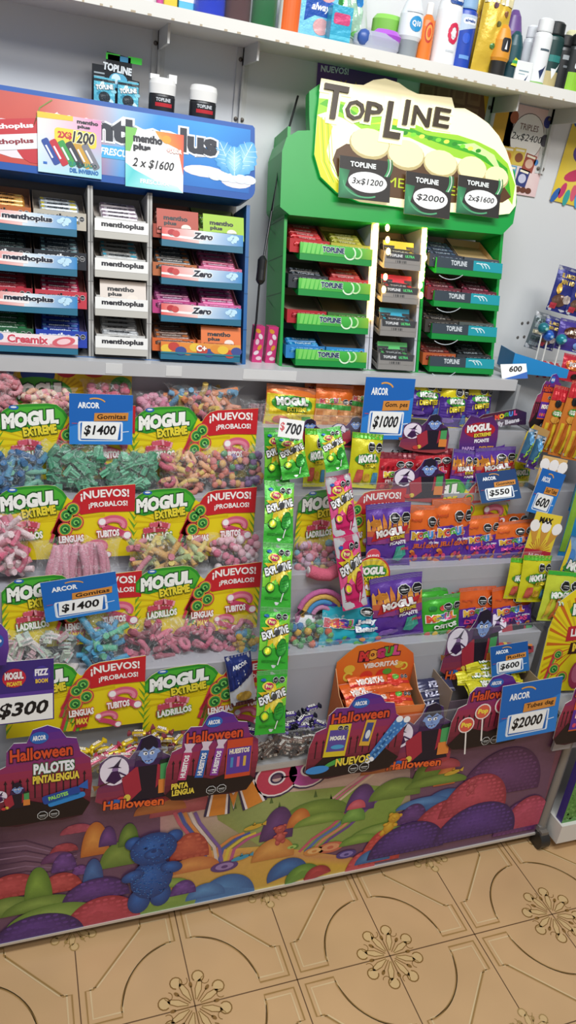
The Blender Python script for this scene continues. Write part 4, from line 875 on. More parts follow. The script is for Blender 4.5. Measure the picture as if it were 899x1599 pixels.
# one large pink sugared tube poking out by the strip
P,w,h=UP(475,528,868,905,1.195); mb=MB(); mb.tube([(-.03,0,.022),(-.01,-.004,.015),(.012,-.004,.012),(.035,0,.022)],.013,'d8647e',14,cap='e88a9e')
for x in(-.031,.036): mb.ell((x,-.0,.0225),(.002,.009,.009),'f6f0f0')
tag(obj('gummy_tube',mb,'sugar',loc=P),'fat pink sugared tube with white ends between the two strips','gummy')
# yellow fruit poster behind the top tier
P,w,h=UP(-60,180,556,650,1.402); cv=Cv(); w=.34; h=.105
cv.rect(-w/2,0,w/2,h,'e8c820',0)
for k in range(30):
    a=k*12; cv.poly([(w*.1,h*.4),(w*.1+.05*math.cos(rad(a)),h*.4+.04*math.sin(rad(a))),(w*.1+.05*math.cos(rad(a+5)),h*.4+.04*math.sin(rad(a+5)))],'d0a818',1)
cv.ell(0,h*.75,.03,.02,'2c4a9a',2); cv.ell(.05,h*.85,.02,.016,'c22a3a',2); cv.ell(.1,h*.85,.022,.014,'d84a3a',2); cv.ell(.15,h*.6,.02,.016,'4aa83a',2); cv.ell(-.06,h*.8,.02,.018,'3a5ab0',2)
cv.ell(.0,h*.45,.06,.026,'4aa832',3); cv.text('MOGUL',.0,h*.45,.1,.03,'f6f6f0',4,.07,ang=3,out='1d4a24',ow=.07)
flat('printed_card',cv,R4(w,h),'yellow fruit poster card standing at the back of the top tier','display card',P,(rad(-6),0,0),'e8c820')
# ---------------------------------------------------------------- price signs (blue)
def sign_art(c,w,h,price,word,dark=0):
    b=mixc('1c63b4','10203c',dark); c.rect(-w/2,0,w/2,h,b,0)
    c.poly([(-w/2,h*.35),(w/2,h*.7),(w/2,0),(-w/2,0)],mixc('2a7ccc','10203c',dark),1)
    c.text('ARCOR',-w*.2,h*.78,w*.34,h*.12,'eef2f6',2,.04); c.arc(-w*.1,h*.80,w*.17,25,120,h*.025,'e0a048',2,8,ry=h*.12)
    c.line([(-w*.36,h*.10),(-w*.36,h*.42)],h*.016,'dfe8f2',2); c.rrect(-w*.36,h*.07,w*.34,h*.46,.003,'dfe8f2',2); c.rrect(-w*.33,h*.09,w*.31,h*.44,.003,b,3)
    c.poly([(-w*.32,h*.12),(w*.26,h*.10),(w*.30,h*.44),(-w*.30,h*.46)],'f1f2f0',4); c.poly([(-w*.12,h*.47),(w*.42,h*.49),(w*.43,h*.65),(-w*.11,h*.63)],'d08a3c',5)
    c.line([(w*.3,h*.25),(w*.44,h*.27)],h*.014,'dfe8f2',2); c.line([(-w*.46,h*.42),(-w*.38,h*.42)],h*.01,'c84a4a',2)
    c.text(word,w*.16,h*.565,w*.46,h*.10,'2a1a10',6,.02,ang=1,shear=.1); c.text(price,-w*.02,h*.28,w*.5,h*.22,'121214',6,.025,shear=.18)
def psign(l,r,t,b,y,price,word,label,roll=0,lean=-8,yaw=0,dark=0,w=None,h=None):
    P,w0,h0=UP(l,r,t,b,y); w=w or w0; h=h or h0; cv=Cv(); sign_art(cv,w,h,price,word,dark)
    return flat('price_sign',cv,R4(w,h),label,'price sign',P,(rad(lean),rad(roll),rad(yaw)),'1c63b4',t=.0016)
psign(109,207,618,694,1.315,'$1400','Gomitas','blue $1400 Gomitas price sign standing upright in the top tier row')
psign(78,183,892,962,1.17,'$1400','Gomitas','blue $1400 Gomitas price sign tilted in the third tier row',roll=-7,w=.128,h=.075)
psign(562,638,592,686,1.325,'$1000','Gom. pes','blue $1000 price sign standing among packets in the top tier')
P,w,h=UP(0,75,1036,1128,1.035)
cv=Cv(); w=.094; cv.rect(-w/2,0,w/2,h,'3c2a78',0); cv.poly([(-w/2,h*.5),(w/2,h*.5),(w/2,h*.42),(-w/2,h*.42)],'5a3a98',1)
cv.ell(-w*.14,h*.74,w*.19,h*.15,'c2283c',2,16); cv.text('MOGUL',-w*.14,h*.78,w*.3,h*.12,'f4ecec',3,.06,out='7a1222'); cv.text('PICANTE',-w*.14,h*.65,w*.24,h*.07,'f0d040',3,.04)
cv.ell(w*.3,h*.76,w*.14,h*.14,'4a3a9a',2,14); cv.text('FIZZ',w*.3,h*.8,w*.22,h*.11,'f0ecf6',3,.06,out='2a1a5a'); cv.text('BOOM',w*.3,h*.66,w*.2,h*.07,'f0c83a',3,.04)
cv.rect(-w*.5,h*.02,w*.48,h*.44,'f0f0ee',2); cv.text('$300',0,h*.22,w*.8,h*.26,'15151a',3,.03,shear=.25)
flat('price_sign',cv,R4(w,h),'purple sign with white $300 paper at the left edge','price sign',P,(rad(-4),0,0),'3c2a78')
# rounded purple card edge at the far left above the $300 sign
P,w,h=UP(-40,15,978,1040,1.03); cv=Cv(); out=[(-w/2,0),(w/2*.8,0),(w/2,h*.4),(w/2*.95,h*.8),(w*.3,h),(-w/2,h*1.05)]
cv.poly(out,['4a2a7c','4a2a7c','5a3690','6a42a0','6a42a0','5a3690'],0); cv.ell(w*.2,h*.6,w*.16,h*.16,'2f5fb0',1); cv.ell(w*.2,h*.6,w*.1,h*.05,'e8ecf4',2)
flat('cutout_card',cv,out,'rounded purple card cut by the left edge above the $300 sign','display card',P,(rad(-4),0,0),'4a2a7c')
# ---------------------------------------------------------------- foil packets: a crimped pillow with printed artwork
def bag_mesh(w,h,th,seed,base,cvf,back='c8c8cc',mat='foil',name='packet',seal=.08):
    rs=random.Random(seed); nx,ny=10,14; ph=[rs.uniform(0,6.28) for _ in range(6)]
    def sf(u,v):
        s=min(1,max(-1,2*u/w)); q=min(1,max(0,v/h)); qq=min(1,max(0,(q-seal)/(1-2*seal)))
        pr=max(0,1-abs(s)**2.6)**.6*max(0,1-abs(2*qq-1)**3)**.6
        wr=.0011*(math.sin(19*s+ph[0]+9*q)+math.sin(13*q*2+ph[1]-6*s))*pr+ (.0006*math.sin(26*s+ph[2]) if (q<seal*1.6 or q>1-seal*1.6) else 0)
        bend=.004*math.sin(ph[3])*s*s
        return -(th/2*pr)-wr+bend
    mb=MB(); base_=hx(base)
    for side in(0,1):
        v=[];
        for j in range(ny+1):
            for i in range(nx+1):
                u=-w/2+w*i/nx; vv=h*j/ny; y=sf(u,vv)
                pinch=1-.05*math.sin(math.pi*j/ny)
                v.append((u*pinch,y if side==0 else (-y*.8+.0006 if 0<i<nx and 0<j<ny else y+.0003),vv))
        fs=[(j*(nx+1)+i,j*(nx+1)+i+1,(j+1)*(nx+1)+i+1,(j+1)*(nx+1)+i) for j in range(ny) for i in range(nx)]
        mb.add(v,fs if side==0 else [f[::-1] for f in fs],base_ if side==0 else back,0,True)
    cv=Cv(); cvf(cv,w,h)
    for k in range(5): cv.rect(-w/2*.98,h*(1-seal*(.2+.17*k)),w/2*.98,h*(1-seal*(.2+.17*k))+h*.004,mixc(base,'ffffff',.25),0); 
    def warp(u,v,l): return (u*(1-.05*math.sin(math.pi*v/h)),sf(u,v)-l-.0006,v)
    P=[]
    for pts,c,L in cv.P:
        q=clip(clip(clip(clip(pts,0,-w*.495,1),0,w*.495,-1),1,h*.003,1),1,h*.997,-1) if len(pts)<5 or True else pts
        if len(q)>2: P.append((q,c[0] if isinstance(c,list) else c,L))
    cv.P=P
    mb.canvas(cv,warp,(w/16,h/22),step=.00036); return obj(name,mb,mat)
def explosive(g1,g2,g3):
    def f(c,w,h):
        c.poly([(-w*.5,h*.55),(-w*.1,h*.66),(w*.5,h*.9),(w*.5,h*.45),(0,h*.35),(-w*.5,h*.3)],g2,0)
        c.star(0,h*.58,w*.28,w*.5,9,'e8c62a',1); c.star(w*.05,h*.57,w*.2,w*.36,9,'f0da5a',2,.3)
        c.ell(-w*.14,h*.76,w*.2,h*.07,'e8d84a',3); c.ell(-w*.12,h*.76,w*.16,h*.055,'d02a6a',4); c.text('Pop',-w*.12,h*.76,w*.24,h*.07,'f6e8a0',5,.06,out='8a1248')
        c.text('EXPLOSIVE',0,h*.60,w*.92,h*.13,'f4f4f4',6,.05,ang=17,out='17171a',ow=.08); c.ell(w*.06,h*.60,w*.1,h*.055,'4a4a4e',9,14)
        c.ell(w*.24,h*.36,w*.17,h*.15,g3,6,16,-12); c.ell(w*.24,h*.36,w*.14,h*.125,g1,7,16,-12); c.line([(w*.2,h*.22),(w*.14,h*.08)],w*.03,'f0f0ee',6)
        for k in range(3): c.line([(w*.14,h*(.31+.045*k)),(w*.34,h*(.34+.045*k))],w*.02,g3,8)
        c.ell(-w*.24,h*.30,w*.15,h*.08,'2a3a1a',6); c.ell(-w*.24,h*.30,w*.125,h*.066,g2,7); c.ell(-w*.24,h*.30,w*.09,h*.048,'e8e02a',8)
        c.ell(-w*.3,h*.86,w*.09,h*.025,'2a66b4',5,10); c.octs(w*.1,h*.85,w*.1,2,5); c.rect(-w*.4,h*.12,w*.4,h*.128,mixc(g1,'000000',.4),3); c.rect(-w*.4,h*.145,w*.3,h*.152,mixc(g1,'000000',.4),3)
        c.rect(-w*.5,h*.995,w*.5,h,mixc(g1,'ffffff',.5),3)
    return f
GP=bag_mesh(.052,.097,.007,5,'35a82c',explosive('2f9a30','7fd13a','1f7a2c'),name='packet'); PKP=bag_mesh(.052,.097,.007,6,'cf2266',explosive('c2205c','e85a92','8a1240'),name='packet')
GP.data.name='green_packet'
def strip(pts,label,protos,y0,y1,roots,name):
    e=empty(name,roots); tag(e,label,'packet strip'); return e
def chain(e,px,ys,proto,first,kx=1):
    "px: pixel of successive joints from the top down; ys: their depth"
    J=[A(x,y,d) for (x,y),d in zip(px,ys)]
    for i in range(len(J)-1):
        top,bot=J[i],J[i+1]; d=top-bot; L=d.length
        o=proto if first[0] else proto.copy()
        if not first[0]: COL.objects.link(o)
        first[0]=False; o.name='packet'
        z=d.normalized(); x=Vector((1,0,0)); x=(x-z*x.dot(z)).normalized(); yv=z.cross(x)
        m=Matrix((x,yv,z)).transposed().to_4x4(); m.translation=bot-e.location
        o.parent=e; o.location=m.translation; o.rotation_euler=m.to_euler(); o.scale=(kx,1,L/.097)
e=strip(None,'long hanging strip of green candy packets under the $700 paper',None,0,0,A(424,1145,1.008),'packet_strip'); fg=[True]
chain(e,[(436,752),(434,848),(430,948),(425,1046),(421,1146)],[1.225,1.165,1.105,1.05,1.008],GP,fg,1.14)
chain(e,[(432,668),(432,756)],[1.268,1.232],GP,fg); chain(e,[(449,676),(462,747)],[1.258,1.215],GP,fg,1.08)
e2=strip(None,'short hanging strip of pink candy packets with a green packet on top',None,0,0,A(555,948,1.14),'packet_strip'); fp=[True]
chain(e2,[(528,742),(541,836),(556,950)],[1.222,1.18,1.14],PKP,fp,1.06)
chain(e2,[(512,668),(527,735)],[1.255,1.212],GP,fg,.95)
# a strip hook and the $700 paper
P,w,h=UP(433,472,656,684,1.205); cv=Cv(); cv.rect(-w/2,0,w/2,h,'f1f1ef',0); cv.text('$',-w*.36,h*.55,w*.18,h*.5,'d0555a',1,.02); cv.text('700',w*.1,h*.5,w*.64,h*.62,'2a2c30',1,.03,shear=.1)
flat('price_paper',cv,R4(w,h),'white paper reading $700 on top of the green strip','price paper',P,(rad(-14),rad(6),0),'f1f1ef','paper',.0006)
# ---------------------------------------------------------------- packet designs
def flames(c,w,h,z0,z1,c1,c2,L):
    for k in range(9):
        x=-w*.48+k*w*.12; c.poly([(x-w*.05,z0),(x+w*.06,z0),(x+w*.05,z0+(z1-z0)*.5),(x+w*.01*(-1)**k,z0+(z1-z0)*(1 if k%2 else .75)),(x-w*.03,z0+(z1-z0)*.45)],c1 if k%2 else c2,L)
def d_picante(c,w,h):
    c.rect(-w*.5,h*.46,w*.5,h*.62,'c8603a',0); flames(c,w,h,h*.60,h*.86,'d8843a','e8a84a',1); c.rect(-w*.5,h*.4,w*.5,h*.52,'8a3a7a',1)
    c.ell(-w*.32,h*.72,w*.12,h*.06,'c8802a',2); c.octs(w*.12,h*.78,w*.12,2,4)
    c.poly([(-w*.42,h*.44),(w*.38,h*.54),(w*.44,h*.66),(-w*.36,h*.58)],'c2242c',3); c.text('MOGUL',-w*.0,h*.575,w*.66,h*.12,'f4f0ee',5,.07,ang=6,out='7a1020',ow=.06); c.text('EXTREME',w*.16,h*.49,w*.34,h*.06,'e8d040',7,.05,ang=6,out='3a1a2a',ow=.05); c.text('PICANTE',w*.18,h*.40,w*.36,h*.055,'f0eef4',5,.04,ang=5)
    c.poly([(w*.08,h*.14),(w*.16,h*.34),(w*.34,h*.36),(w*.38,h*.2),(w*.22,h*.1)],'3a9a8a',4); c.poly([(w*.14,h*.18),(w*.2,h*.32),(w*.3,h*.33),(w*.3,h*.2)],'56b8a4',5); c.text('PAPAS',w*.34,h*.30,w*.2,h*.05,'e84a5a',6,.04); c.ell(-w*.2,h*.14,w*.2,h*.05,'8a62b8',4); c.rect(-w*.46,h*.03,w*.46,h*.05,'6a4a9a',3)
def d_orange(word,acc):
    def f(c,w,h):
        c.poly([(-w*.5,h*.02),(w*.5,h*.02),(w*.5,h*.60),(w*.1,h*.56),(-w*.1,h*.62),(-w*.5,h*.58)],'5a2a9a',0)
        c.octs(w*.1,h*.74,w*.13,2,4); c.text('mogul',-w*.3,h*.76,w*.26,h*.07,'c8502a',3,.03)
        for k,cc in enumerate(('e8b83a','d84a4a','58a83a','3a8ad0','e07a2a')): c.text('MOGUL'[k],-w*.32+k*w*.13,h*(.50+.008*k),None,h*.13,cc,3,.08,out='f2eef6',ow=.06)
        c.text('Jelly Beans',w*.22,h*.39,w*.38,h*.055,'f0ecf6',4,.03); c.text(word,0,h*.33,w*.72,h*.09,acc,4,.05,shear=.1)
        rs=random.Random(len(word))
        for k in range(14): c.ell(rs.uniform(-.4,.4)*w,rs.uniform(.06,.24)*h,w*.06,h*.032,('c8502a','e0903a','d84a7a','b83a4a')[k%4],4,8,rs.uniform(0,180))
    return f
def d_yellow(c,w,h):
    c.poly([(-w*.5,h*.02),(w*.5,h*.02),(w*.5,h*.62)]+[(w*.5-k*w*.05,h*(.62+(.03 if k%2 else 0))) for k in range(21)]+[(-w*.5,h*.62)],'4a2a8a',0)
    c.octs(w*.08,h*.76,w*.14,2,4); c.ell(w*.02,h*.55,w*.34,h*.10,'3f9a34',3); c.text('MOGUL',w*.02,h*.56,w*.5,h*.12,'f4f4ee',4,.07,ang=3,out='1d5a24',ow=.06); c.text('DIENTES',w*.06,h*.40,w*.56,h*.12,'e8d02a',6,.05,ang=8,out='2a1a4a',ow=.05)
    c.poly([(w*.2,h*.08),(w*.28,h*.28),(w*.42,h*.3),(w*.46,h*.1)],'4a7ac0',4); c.ell(-w*.2,h*.14,w*.2,h*.05,'7a5ab0',4)
    for k in range(6): c.line([(-w*.46,h*(.5-.06*k)),(-w*.2,h*(.52-.07*k))],w*.012,'7a5ab8',2)
def d_red(c,w,h):
    c.rect(-w*.5,h*.86,w*.5,h,'7a2430',0); c.rect(-w*.5,h*.02,w*.5,h*.25,'b01a2a',0); c.octs(w*.08,h*.72,w*.12,2,4)
    for k,cc in enumerate(('e8c83a','58a83a','3a8ad0','e07a2a','d84a8a')): c.text('MOGUL'[k],-w*.26+k*w*.13,h*(.45+.012*k),None,h*.15,cc,3,.08,out='f6eef0',ow=.06)
    c.text('FRUTILLAS',0,h*.3,w*.6,h*.08,'f4e0e0',4,.04,ang=4)
    for k in range(6): c.ell(-w*.4+w*.15*k,h*.62,w*.05,h*.05,'8a1420',2,8); 
    for k in range(5): c.ell(-w*.36+w*.18*k,h*.14,w*.07,h*.06,'e0484a',4,9)
def d_green(c,w,h):
    c.octs(w*.12,h*.76,w*.12,2,4); c.ell(-w*.25,h*.74,w*.1,h*.06,'2a8a3a',2); c.ell(-w*.02,h*.74,w*.07,h*.06,'d84a4a',2)
    for k,cc in enumerate(('e8523a','e8c83a','4a8ad8','d8508a','e88a2a')): c.text('MOGUL'[k],-w*.3+k*w*.14,h*(.5+.015*k),None,h*.17,cc,3,.08,out='f4f8ee',ow=.07)
    c.text('OSITOS',w*.06,h*.32,w*.6,h*.11,'f4f8ee',4,.06,ang=6,out='2a7a2a',ow=.05)
    for k in range(5): c.ell(-w*.36+w*.18*k,h*.14,w*.07,h*.07,('d84a3a','e8c02a','3a9a3a','e8802a','d84a7a')[k],3,10)
def d_lime(c,w,h):
    c.rect(-w*.5,h*.90,w*.5,h,'58b82a',0); c.octs(w*.08,h*.76,w*.13,2,4); c.ell(0,h*.53,w*.4,h*.11,'3f9a34',3); c.text('MOGUL',0,h*.55,w*.62,h*.15,'f4f4ee',4,.07,ang=5,out='1d5a24',ow=.06); c.text('EXTREME',w*.1,h*.43,w*.42,h*.07,'e8d02a',6,.05,ang=5,out='1d5a24',ow=.05)
    c.poly([(-w*.36,h*.1),(-w*.3,h*.34),(-w*.1,h*.34),(-w*.12,h*.1)],'c85a4a',3); c.poly([(w*.2,h*.08),(w*.22,h*.3),(w*.4,h*.3),(w*.42,h*.08)],'4a8ab0',3); c.ell(w*.02,h*.2,w*.12,h*.08,'d8a83a',3)
def d_twist(c,w,h):
    for k in range(4): c.poly([(-w*.4+k*w*.2,h*.05),(-w*.33+k*w*.2,h*.05),(-w*.25+k*w*.2,h*.5),(-w*.34+k*w*.2,h*.5)],('d8b03a','c86a3a','8ab83a','d8d04a')[k],2)
    c.rect(-w*.5,h*.92,w*.5,h,'3fb83a',1); c.octs(w*.0,h*.74,w*.15,2,4); c.text('MOGUL',-w*.02,h*.56,w*.68,h*.13,'f4f4ee',4,.07,ang=4,out='3a9a34',ow=.08); c.text('TWIST',w*.1,h*.40,w*.4,h*.08,'e6f2ea',4,.05,ang=4,out='3a9a7a',ow=.06)
def d_peach(c,w,h):
    c.rect(-w*.5,h*.02,w*.5,h*.66,'d89a6a',0); c.rect(-w*.5,h*.46,w*.5,h*.56,'4aa04a',1)
    for k,cc in enumerate(('c84a5a','d88a3a','5aa04a','c85a8a','d8c04a')): c.text('MOGUL'[k],-w*.34+k*w*.12,h*(.62+.01*k),None,h*.1,cc,3,.07,out='f4ece6',ow=.05)
    for k in range(14): c.rect(-w*.46+(k%5)*w*.19,h*(.08+.12*(k//5)),-w*.3+(k%5)*w*.19,h*(.18+.12*(k//5)),('e8b078','c8804a','dca068')[k%3],2)
    c.octs(w*.3,h*.64,w*.08,2,4)
def d_extor(c,w,h):
    c.rect(-w*.5,h*.02,w*.5,h*.78,'e8d02a',0)
    for k in range(8): c.poly([(0,h*.4),(w*.5*math.cos(k*.785),h*.4+h*.4*math.sin(k*.785)),(w*.5*math.cos(k*.785+.2),h*.4+h*.4*math.sin(k*.785+.2))],'d8b81a',1)
    c.ell(0,h*.58,w*.42,h*.2,'3f9a34',2); c.text('MOGUL',-.02*w,h*.64,w*.64,h*.2,'f4f4ee',3,.07,ang=7,out='1d5a24',ow=.07); c.text('EXTREME',w*.08,h*.46,w*.42,h*.11,'e8d43a',6,.05,ang=7,out='1d5a24',ow=.05); c.poly([(w*.2,h*.3),(w*.4,h*.32),(w*.38,h*.2),(w*.22,h*.2)],'3f9a34',4); c.ell(-w*.2,h*.18,w*.16,h*.1,'c86a5a',3)
def d_cyan(c,w,h):
    c.rect(-w*.5,h*.84,w*.5,h,'4a3a9a',0); c.octs(w*.16,h*.76,w*.11,2,4)
    for k,cc in enumerate(('d84a5a','e8a03a','4a4ab0','d8508a','58a83a')): c.text('MOGUL'[k],-w*.38+k*w*.075,h*(.55-.005*k),None,h*.16,cc,3,.08,out='f4f4f8',ow=.06)
    c.text('Jelly',w*.16,h*.58,w*.34,h*.11,'f2f6fa',5,.06,ang=6,out='2a4aa0',ow=.06); c.text('Beans',w*.18,h*.46,w*.36,h*.11,'f2f6fa',5,.06,ang=6,out='2a4aa0',ow=.06)
    rs=random.Random(4)
    for k in range(26): c.ell(rs.uniform(-.42,.46)*w,rs.uniform(.06,.34)*h,w*.05,h*.035,('c83a4a','d8883a','3a6ac0','5ab04a','2a5aa8','2a86b0')[min(5,int((k/26)*6))],3,9,rs.uniform(0,180))
def d_cyanback(c,w,h): c.octs(w*.05,h*.78,w*.13,2,3); c.ell(-w*.3,h*.76,w*.14,h*.05,'d0eaf4',2); c.text('MOGUL',0,h*.5,w*.6,h*.14,'f0f6fa',3,.07,out='1a5a90')
BAGS={}
DES=dict(picante=('5a3296',d_picante),orange=('e0661e',d_orange('JELLY BEANS','d0602a')),ditos=('dd6020',d_orange('DITOS','e04a8a')),moras=('e06a22',d_orange('MORAS','d84a9a')),yellow=('e2cf16',d_yellow),red=('bf2230',d_red),
 green=('3fae2c',d_green),lime=('d3cd1e',d_lime),twist=('c8d23a',d_twist),peach=('dd6a22',d_peach),extor=('e0742a',d_extor),cyan=('2ab0c4',d_cyan),cyan2=('28a0cc',d_cyanback))
def packet(kind,l,r,t,b,y,label,lean=-14,roll=0,yaw=0,cat='candy packet',group='gummy packets on the tiers'):
    P,w,h=UP(l,r,t,b,y)
    if kind not in BAGS:
        o=bag_mesh(.065,.09,.014,len(BAGS)+3,DES[kind][0],DES[kind][1],mixc(DES[kind][0],'808080',.3),name='candy_packet'); BAGS[kind]=o
    else: o=BAGS[kind].copy(); COL.objects.link(o)
    h/=math.cos(rad(lean))*1.0
    o.location=P; o.rotation_euler=(rad(lean),rad(roll),rad(yaw)); o.scale=(w/.065,max(1,.5*(w/.065+h/.09)),h/.09)
    return tag(o,label,cat,group)
T1,T2,T3,T4=1.365,1.30,1.23,1.16
for a in [('peach',472,524,585,650,1.40,'orange packet at the back of the top tier, left of its twin'),('peach',521,562,588,650,1.405,'orange packet at the back of the top tier beside the blue sign'),
 ('extor',410,491,607,668,T1-.005,'orange and yellow sour gummy packet leaning at the left of the top tier',-14,5),('peach',486,545,604,672,T1,'orange peach cube packet in the middle of the top tier',-14,3),('peach',538,580,600,668,T1+.01,'orange peach packet half behind the blue $1000 sign',-14,6),
 ('cyan2',568,622,582,660,1.385,'cyan packet standing behind the blue $1000 sign'),
 ('yellow',624,668,585,655,1.405,'yellow packet at the back of the top tier behind its front neighbour',-12),('yellow',706,754,586,650,1.405,'yellow packet at the back right of the top tier',-12,6),
 ('yellow',631,686,589,655,T1,'yellow and purple packet, left of the three in front',-14,5),('yellow',681,727,598,668,T1-.008,'yellow and purple packet, middle of the three in front',-14,3),('yellow',722,765,597,660,T1+.004,'yellow and purple packet, right of the three in front',-14,2),
 ('lime',473,508,676,760,T2,'lime packet between the two hanging strips',-14),('lime',541,590,683,762,T2-.005,'lime and yellow packet right of the pink strip top',-14,4),
 ('red',584,642,712,768,T2,'red packet with colourful letters, left end of its row',-14,2),('red',640,702,706,765,T2+.012,'red packet with colourful letters behind the vampire cut-out',-14,-2),
 ('red',575,640,696,745,T2+.03,'red packet lying flat at the back of the second tier',-20),
 ('picante',696,736,708,770,T2-.005,'purple spicy packet right of the red packets',-14,6),('picante',722,782,696,765,T2+.02,'purple spicy packet at the back of its overlapping pair',-14,-2),('picante',738,800,704,768,T2-.005,'purple spicy packet at the front of its overlapping pair',-14,-3),
 ('lime',790,824,715,770,T2+.005,'green and purple packet beside the leaning blue 600 sign',-14,4),
 ('picante',590,628,784,850,T3+.03,'purple packet peeking from the back of the third tier',-12,6),('picante',569,637,796,886,T3-.01,'purple spicy packet at the left end of the middle right tier',-14,-3),
 ('orange',615,672,782,860,T3+.03,'orange packet at the back left of the middle right tier',-12,3),('orange',630,686,799,882,T3,'orange jelly bean packet, left of the two tall ones',-14,2),('orange',668,724,770,850,T3+.035,'orange packet at the back centre of the middle right tier',-12,-2),('orange',673,733,789,880,T3-.004,'orange jelly bean packet, right of the two tall ones',-14,-2),
 ('moras',723,776,812,877,T3,'small orange and purple packet left of its twin on the middle right tier',-14,-3),('moras',757,820,800,862,T3+.025,'orange packet behind the rightmost packet of the middle right tier',-12,-4),('moras',770,830,820,874,T3-.006,'small orange and purple packet at the right end of the middle right tier',-14,-4),
 ('picante',580,658,910,995,T4,'purple spicy packet standing above the orange display box',-14,-6),
 ('green',632,690,908,975,T4+.035,'green bear gummy packet at the back of the lower right tier',-12,0),('green',640,698,927,985,T4+.018,'green bear gummy packet in the middle of three',-13,-2),('green',657,717,939,996,T4-.004,'green bear gummy packet at the front of three',-14,-3),
 ('ditos',686,750,912,975,T4+.035,'orange packet at the back of the lower right tier',-12,0),('ditos',710,766,927,992,T4+.008,'orange and purple packet, left of the front pair on the lower right tier',-14,0),('ditos',764,825,924,988,T4-.002,'orange and purple packet, right of the front pair on the lower right tier',-14,-3),
 ('cyan',494,596,947,1018,T4-.006,'cyan jelly bean packet leaning beside the loose bean bag',-18,6)]:
    packet(*a)
# purple packet lying under the lip and loose cut-outs
# ---------------------------------------------------------------- cut-out cards with cloaked figures and a witch moon
def vampire(c,k):
    "a blue-faced cloaked figure with a bat, a round moon with a witch, a small bolted monster"
    c.ell(-.30*k,.42*k,.20*k,.20*k,'e6dcea',3,22); c.poly([(-.40*k,.475*k),(-.2*k,.455*k),(-.245*k,.48*k),(-.20*k,.60*k),(-.31*k,.49*k)],'2a1636',4); c.ell(-.29*k,.44*k,.045*k,.04*k,'8a6a9a',4,10); c.poly([(-.34*k,.42*k),(-.25*k,.42*k),(-.2*k,.3*k),(-.3*k,.24*k),(-.42*k,.3*k)],'3a1a48',5); c.line([(-.5*k,.24*k),(-.1*k,.34*k)],.014*k,'4a2a1a',4); c.poly([(-.5*k,.24*k),(-.6*k,.26*k),(-.57*k,.17*k)],'8a5a2a',4); c.line([(-.24*k,.4*k),(-.14*k,.34*k)],.02*k,'3a1a48',6)
    c.poly([(.0,.5*k),(.18*k,.56*k),(.34*k,.5*k),(.42*k,.1*k),(.5*k,-.04*k),(-.12*k,-.06*k),(-.02*k,.2*k)],'1e1626',5); c.poly([(.02*k,.46*k),(.08*k,.1*k),(-.1*k,-.05*k),(-.16*k,.1*k),(-.2*k,.3*k)],'a02a3c',6); c.poly([(.3*k,.46*k),(.28*k,.1*k),(.36*k,.2*k),(.36*k,.4*k)],'a02a3c',6)
    c.poly([(-.02*k,.44*k),(.0,.62*k),(.08*k,.5*k),(.17*k,.47*k),(.26*k,.5*k),(.37*k,.64*k),(.36*k,.44*k)],'3a1f4a',6.5)
    c.poly([(.06*k,.70*k),(.045*k,.62*k),(.08*k,.53*k),(.13*k,.475*k),(.18*k,.46*k),(.235*k,.48*k),(.285*k,.55*k),(.30*k,.64*k),(.285*k,.72*k)],'7a98d2',7)
    c.poly([(.05*k,.73*k),(.055*k,.655*k),(.11*k,.70*k),(.165*k,.645*k),(.23*k,.705*k),(.29*k,.66*k),(.30*k,.74*k),(.26*k,.83*k),(.17*k,.86*k),(.08*k,.82*k)],'20182c',8)
    for x in(.125,.215): c.ell(x*k,.615*k,.034*k,.024*k,'eef0f4',8.2,10,12 if x>.2 else -12); c.ell((x+.006)*k,.612*k,.013*k,.015*k,'15121c',8.4,8)
    c.line([(.085*k,.655*k),(.15*k,.640*k)],.013*k,'20182c',8.5); c.line([(.195*k,.642*k),(.26*k,.662*k)],.013*k,'20182c',8.5)
    c.poly([(.16*k,.60*k),(.195*k,.545*k),(.15*k,.548*k)],'5f7cba',8.2); c.line([(.12*k,.515*k),(.17*k,.505*k),(.225*k,.522*k)],.01*k,'3a1f3a',8.3); c.poly([(.14*k,.51*k),(.155*k,.51*k),(.148*k,.49*k)],'f4f4f6',8.4); c.poly([(.19*k,.51*k),(.205*k,.513*k),(.198*k,.492*k)],'f4f4f6',8.4)
    c.poly([(.02*k,.6*k),(.05*k,.66*k),(.06*k,.58*k)],'7a98d2',6.8); c.poly([(.34*k,.62*k),(.295*k,.67*k),(.29*k,.59*k)],'7a98d2',6.8)
    c.rrect(.34*k,.22*k,.48*k,.46*k,.02*k,'4a9a5a',9); c.poly([(.32*k,.44*k),(.5*k,.46*k),(.48*k,.52*k),(.34*k,.5*k)],'1f2a22',10); c.rect(.32*k,.02*k,.5*k,.22*k,'d8823a',9); c.ell(-.12*k,.02*k,.05*k,.05*k,'d8c04a',7,10); c.ell(-.2*k,.0,.07*k,.05*k,'c23a3a',7,10)
VAMP=[(-.52,.28),(-.5,.55),(-.36,.64),(-.2,.63),(-.1,.56),(0,.68),(.06,.82),(.2,.86),(.33,.78),(.36,.6),(.5,.52),(.56,.3),(.55,-.1),(.3,-.16),(-.1,-.12),(-.4,-.06),(-.56,.02)]
def bgcut(c,pts,top,mid,bot):
    z0=min(p[1] for p in pts);z1=max(p[1] for p in pts)
    tris=[[pts[i] for i in t] for t in tessellate_polygon([[Vector((p[0],p[1],0)) for p in pts]])]; n=14
    for k in range(n):
        t=(k+.5)/n; col=mixc(bot,mid,t*2) if t<.5 else mixc(mid,top,t*2-1); a=z0+(z1-z0)*k/n; b=z0+(z1-z0)*(k+1)/n
        for q in tris:
            q=clip(clip(q,1,a,1),1,b,-1)
            if len(q)>2: c.poly(q,col,0)
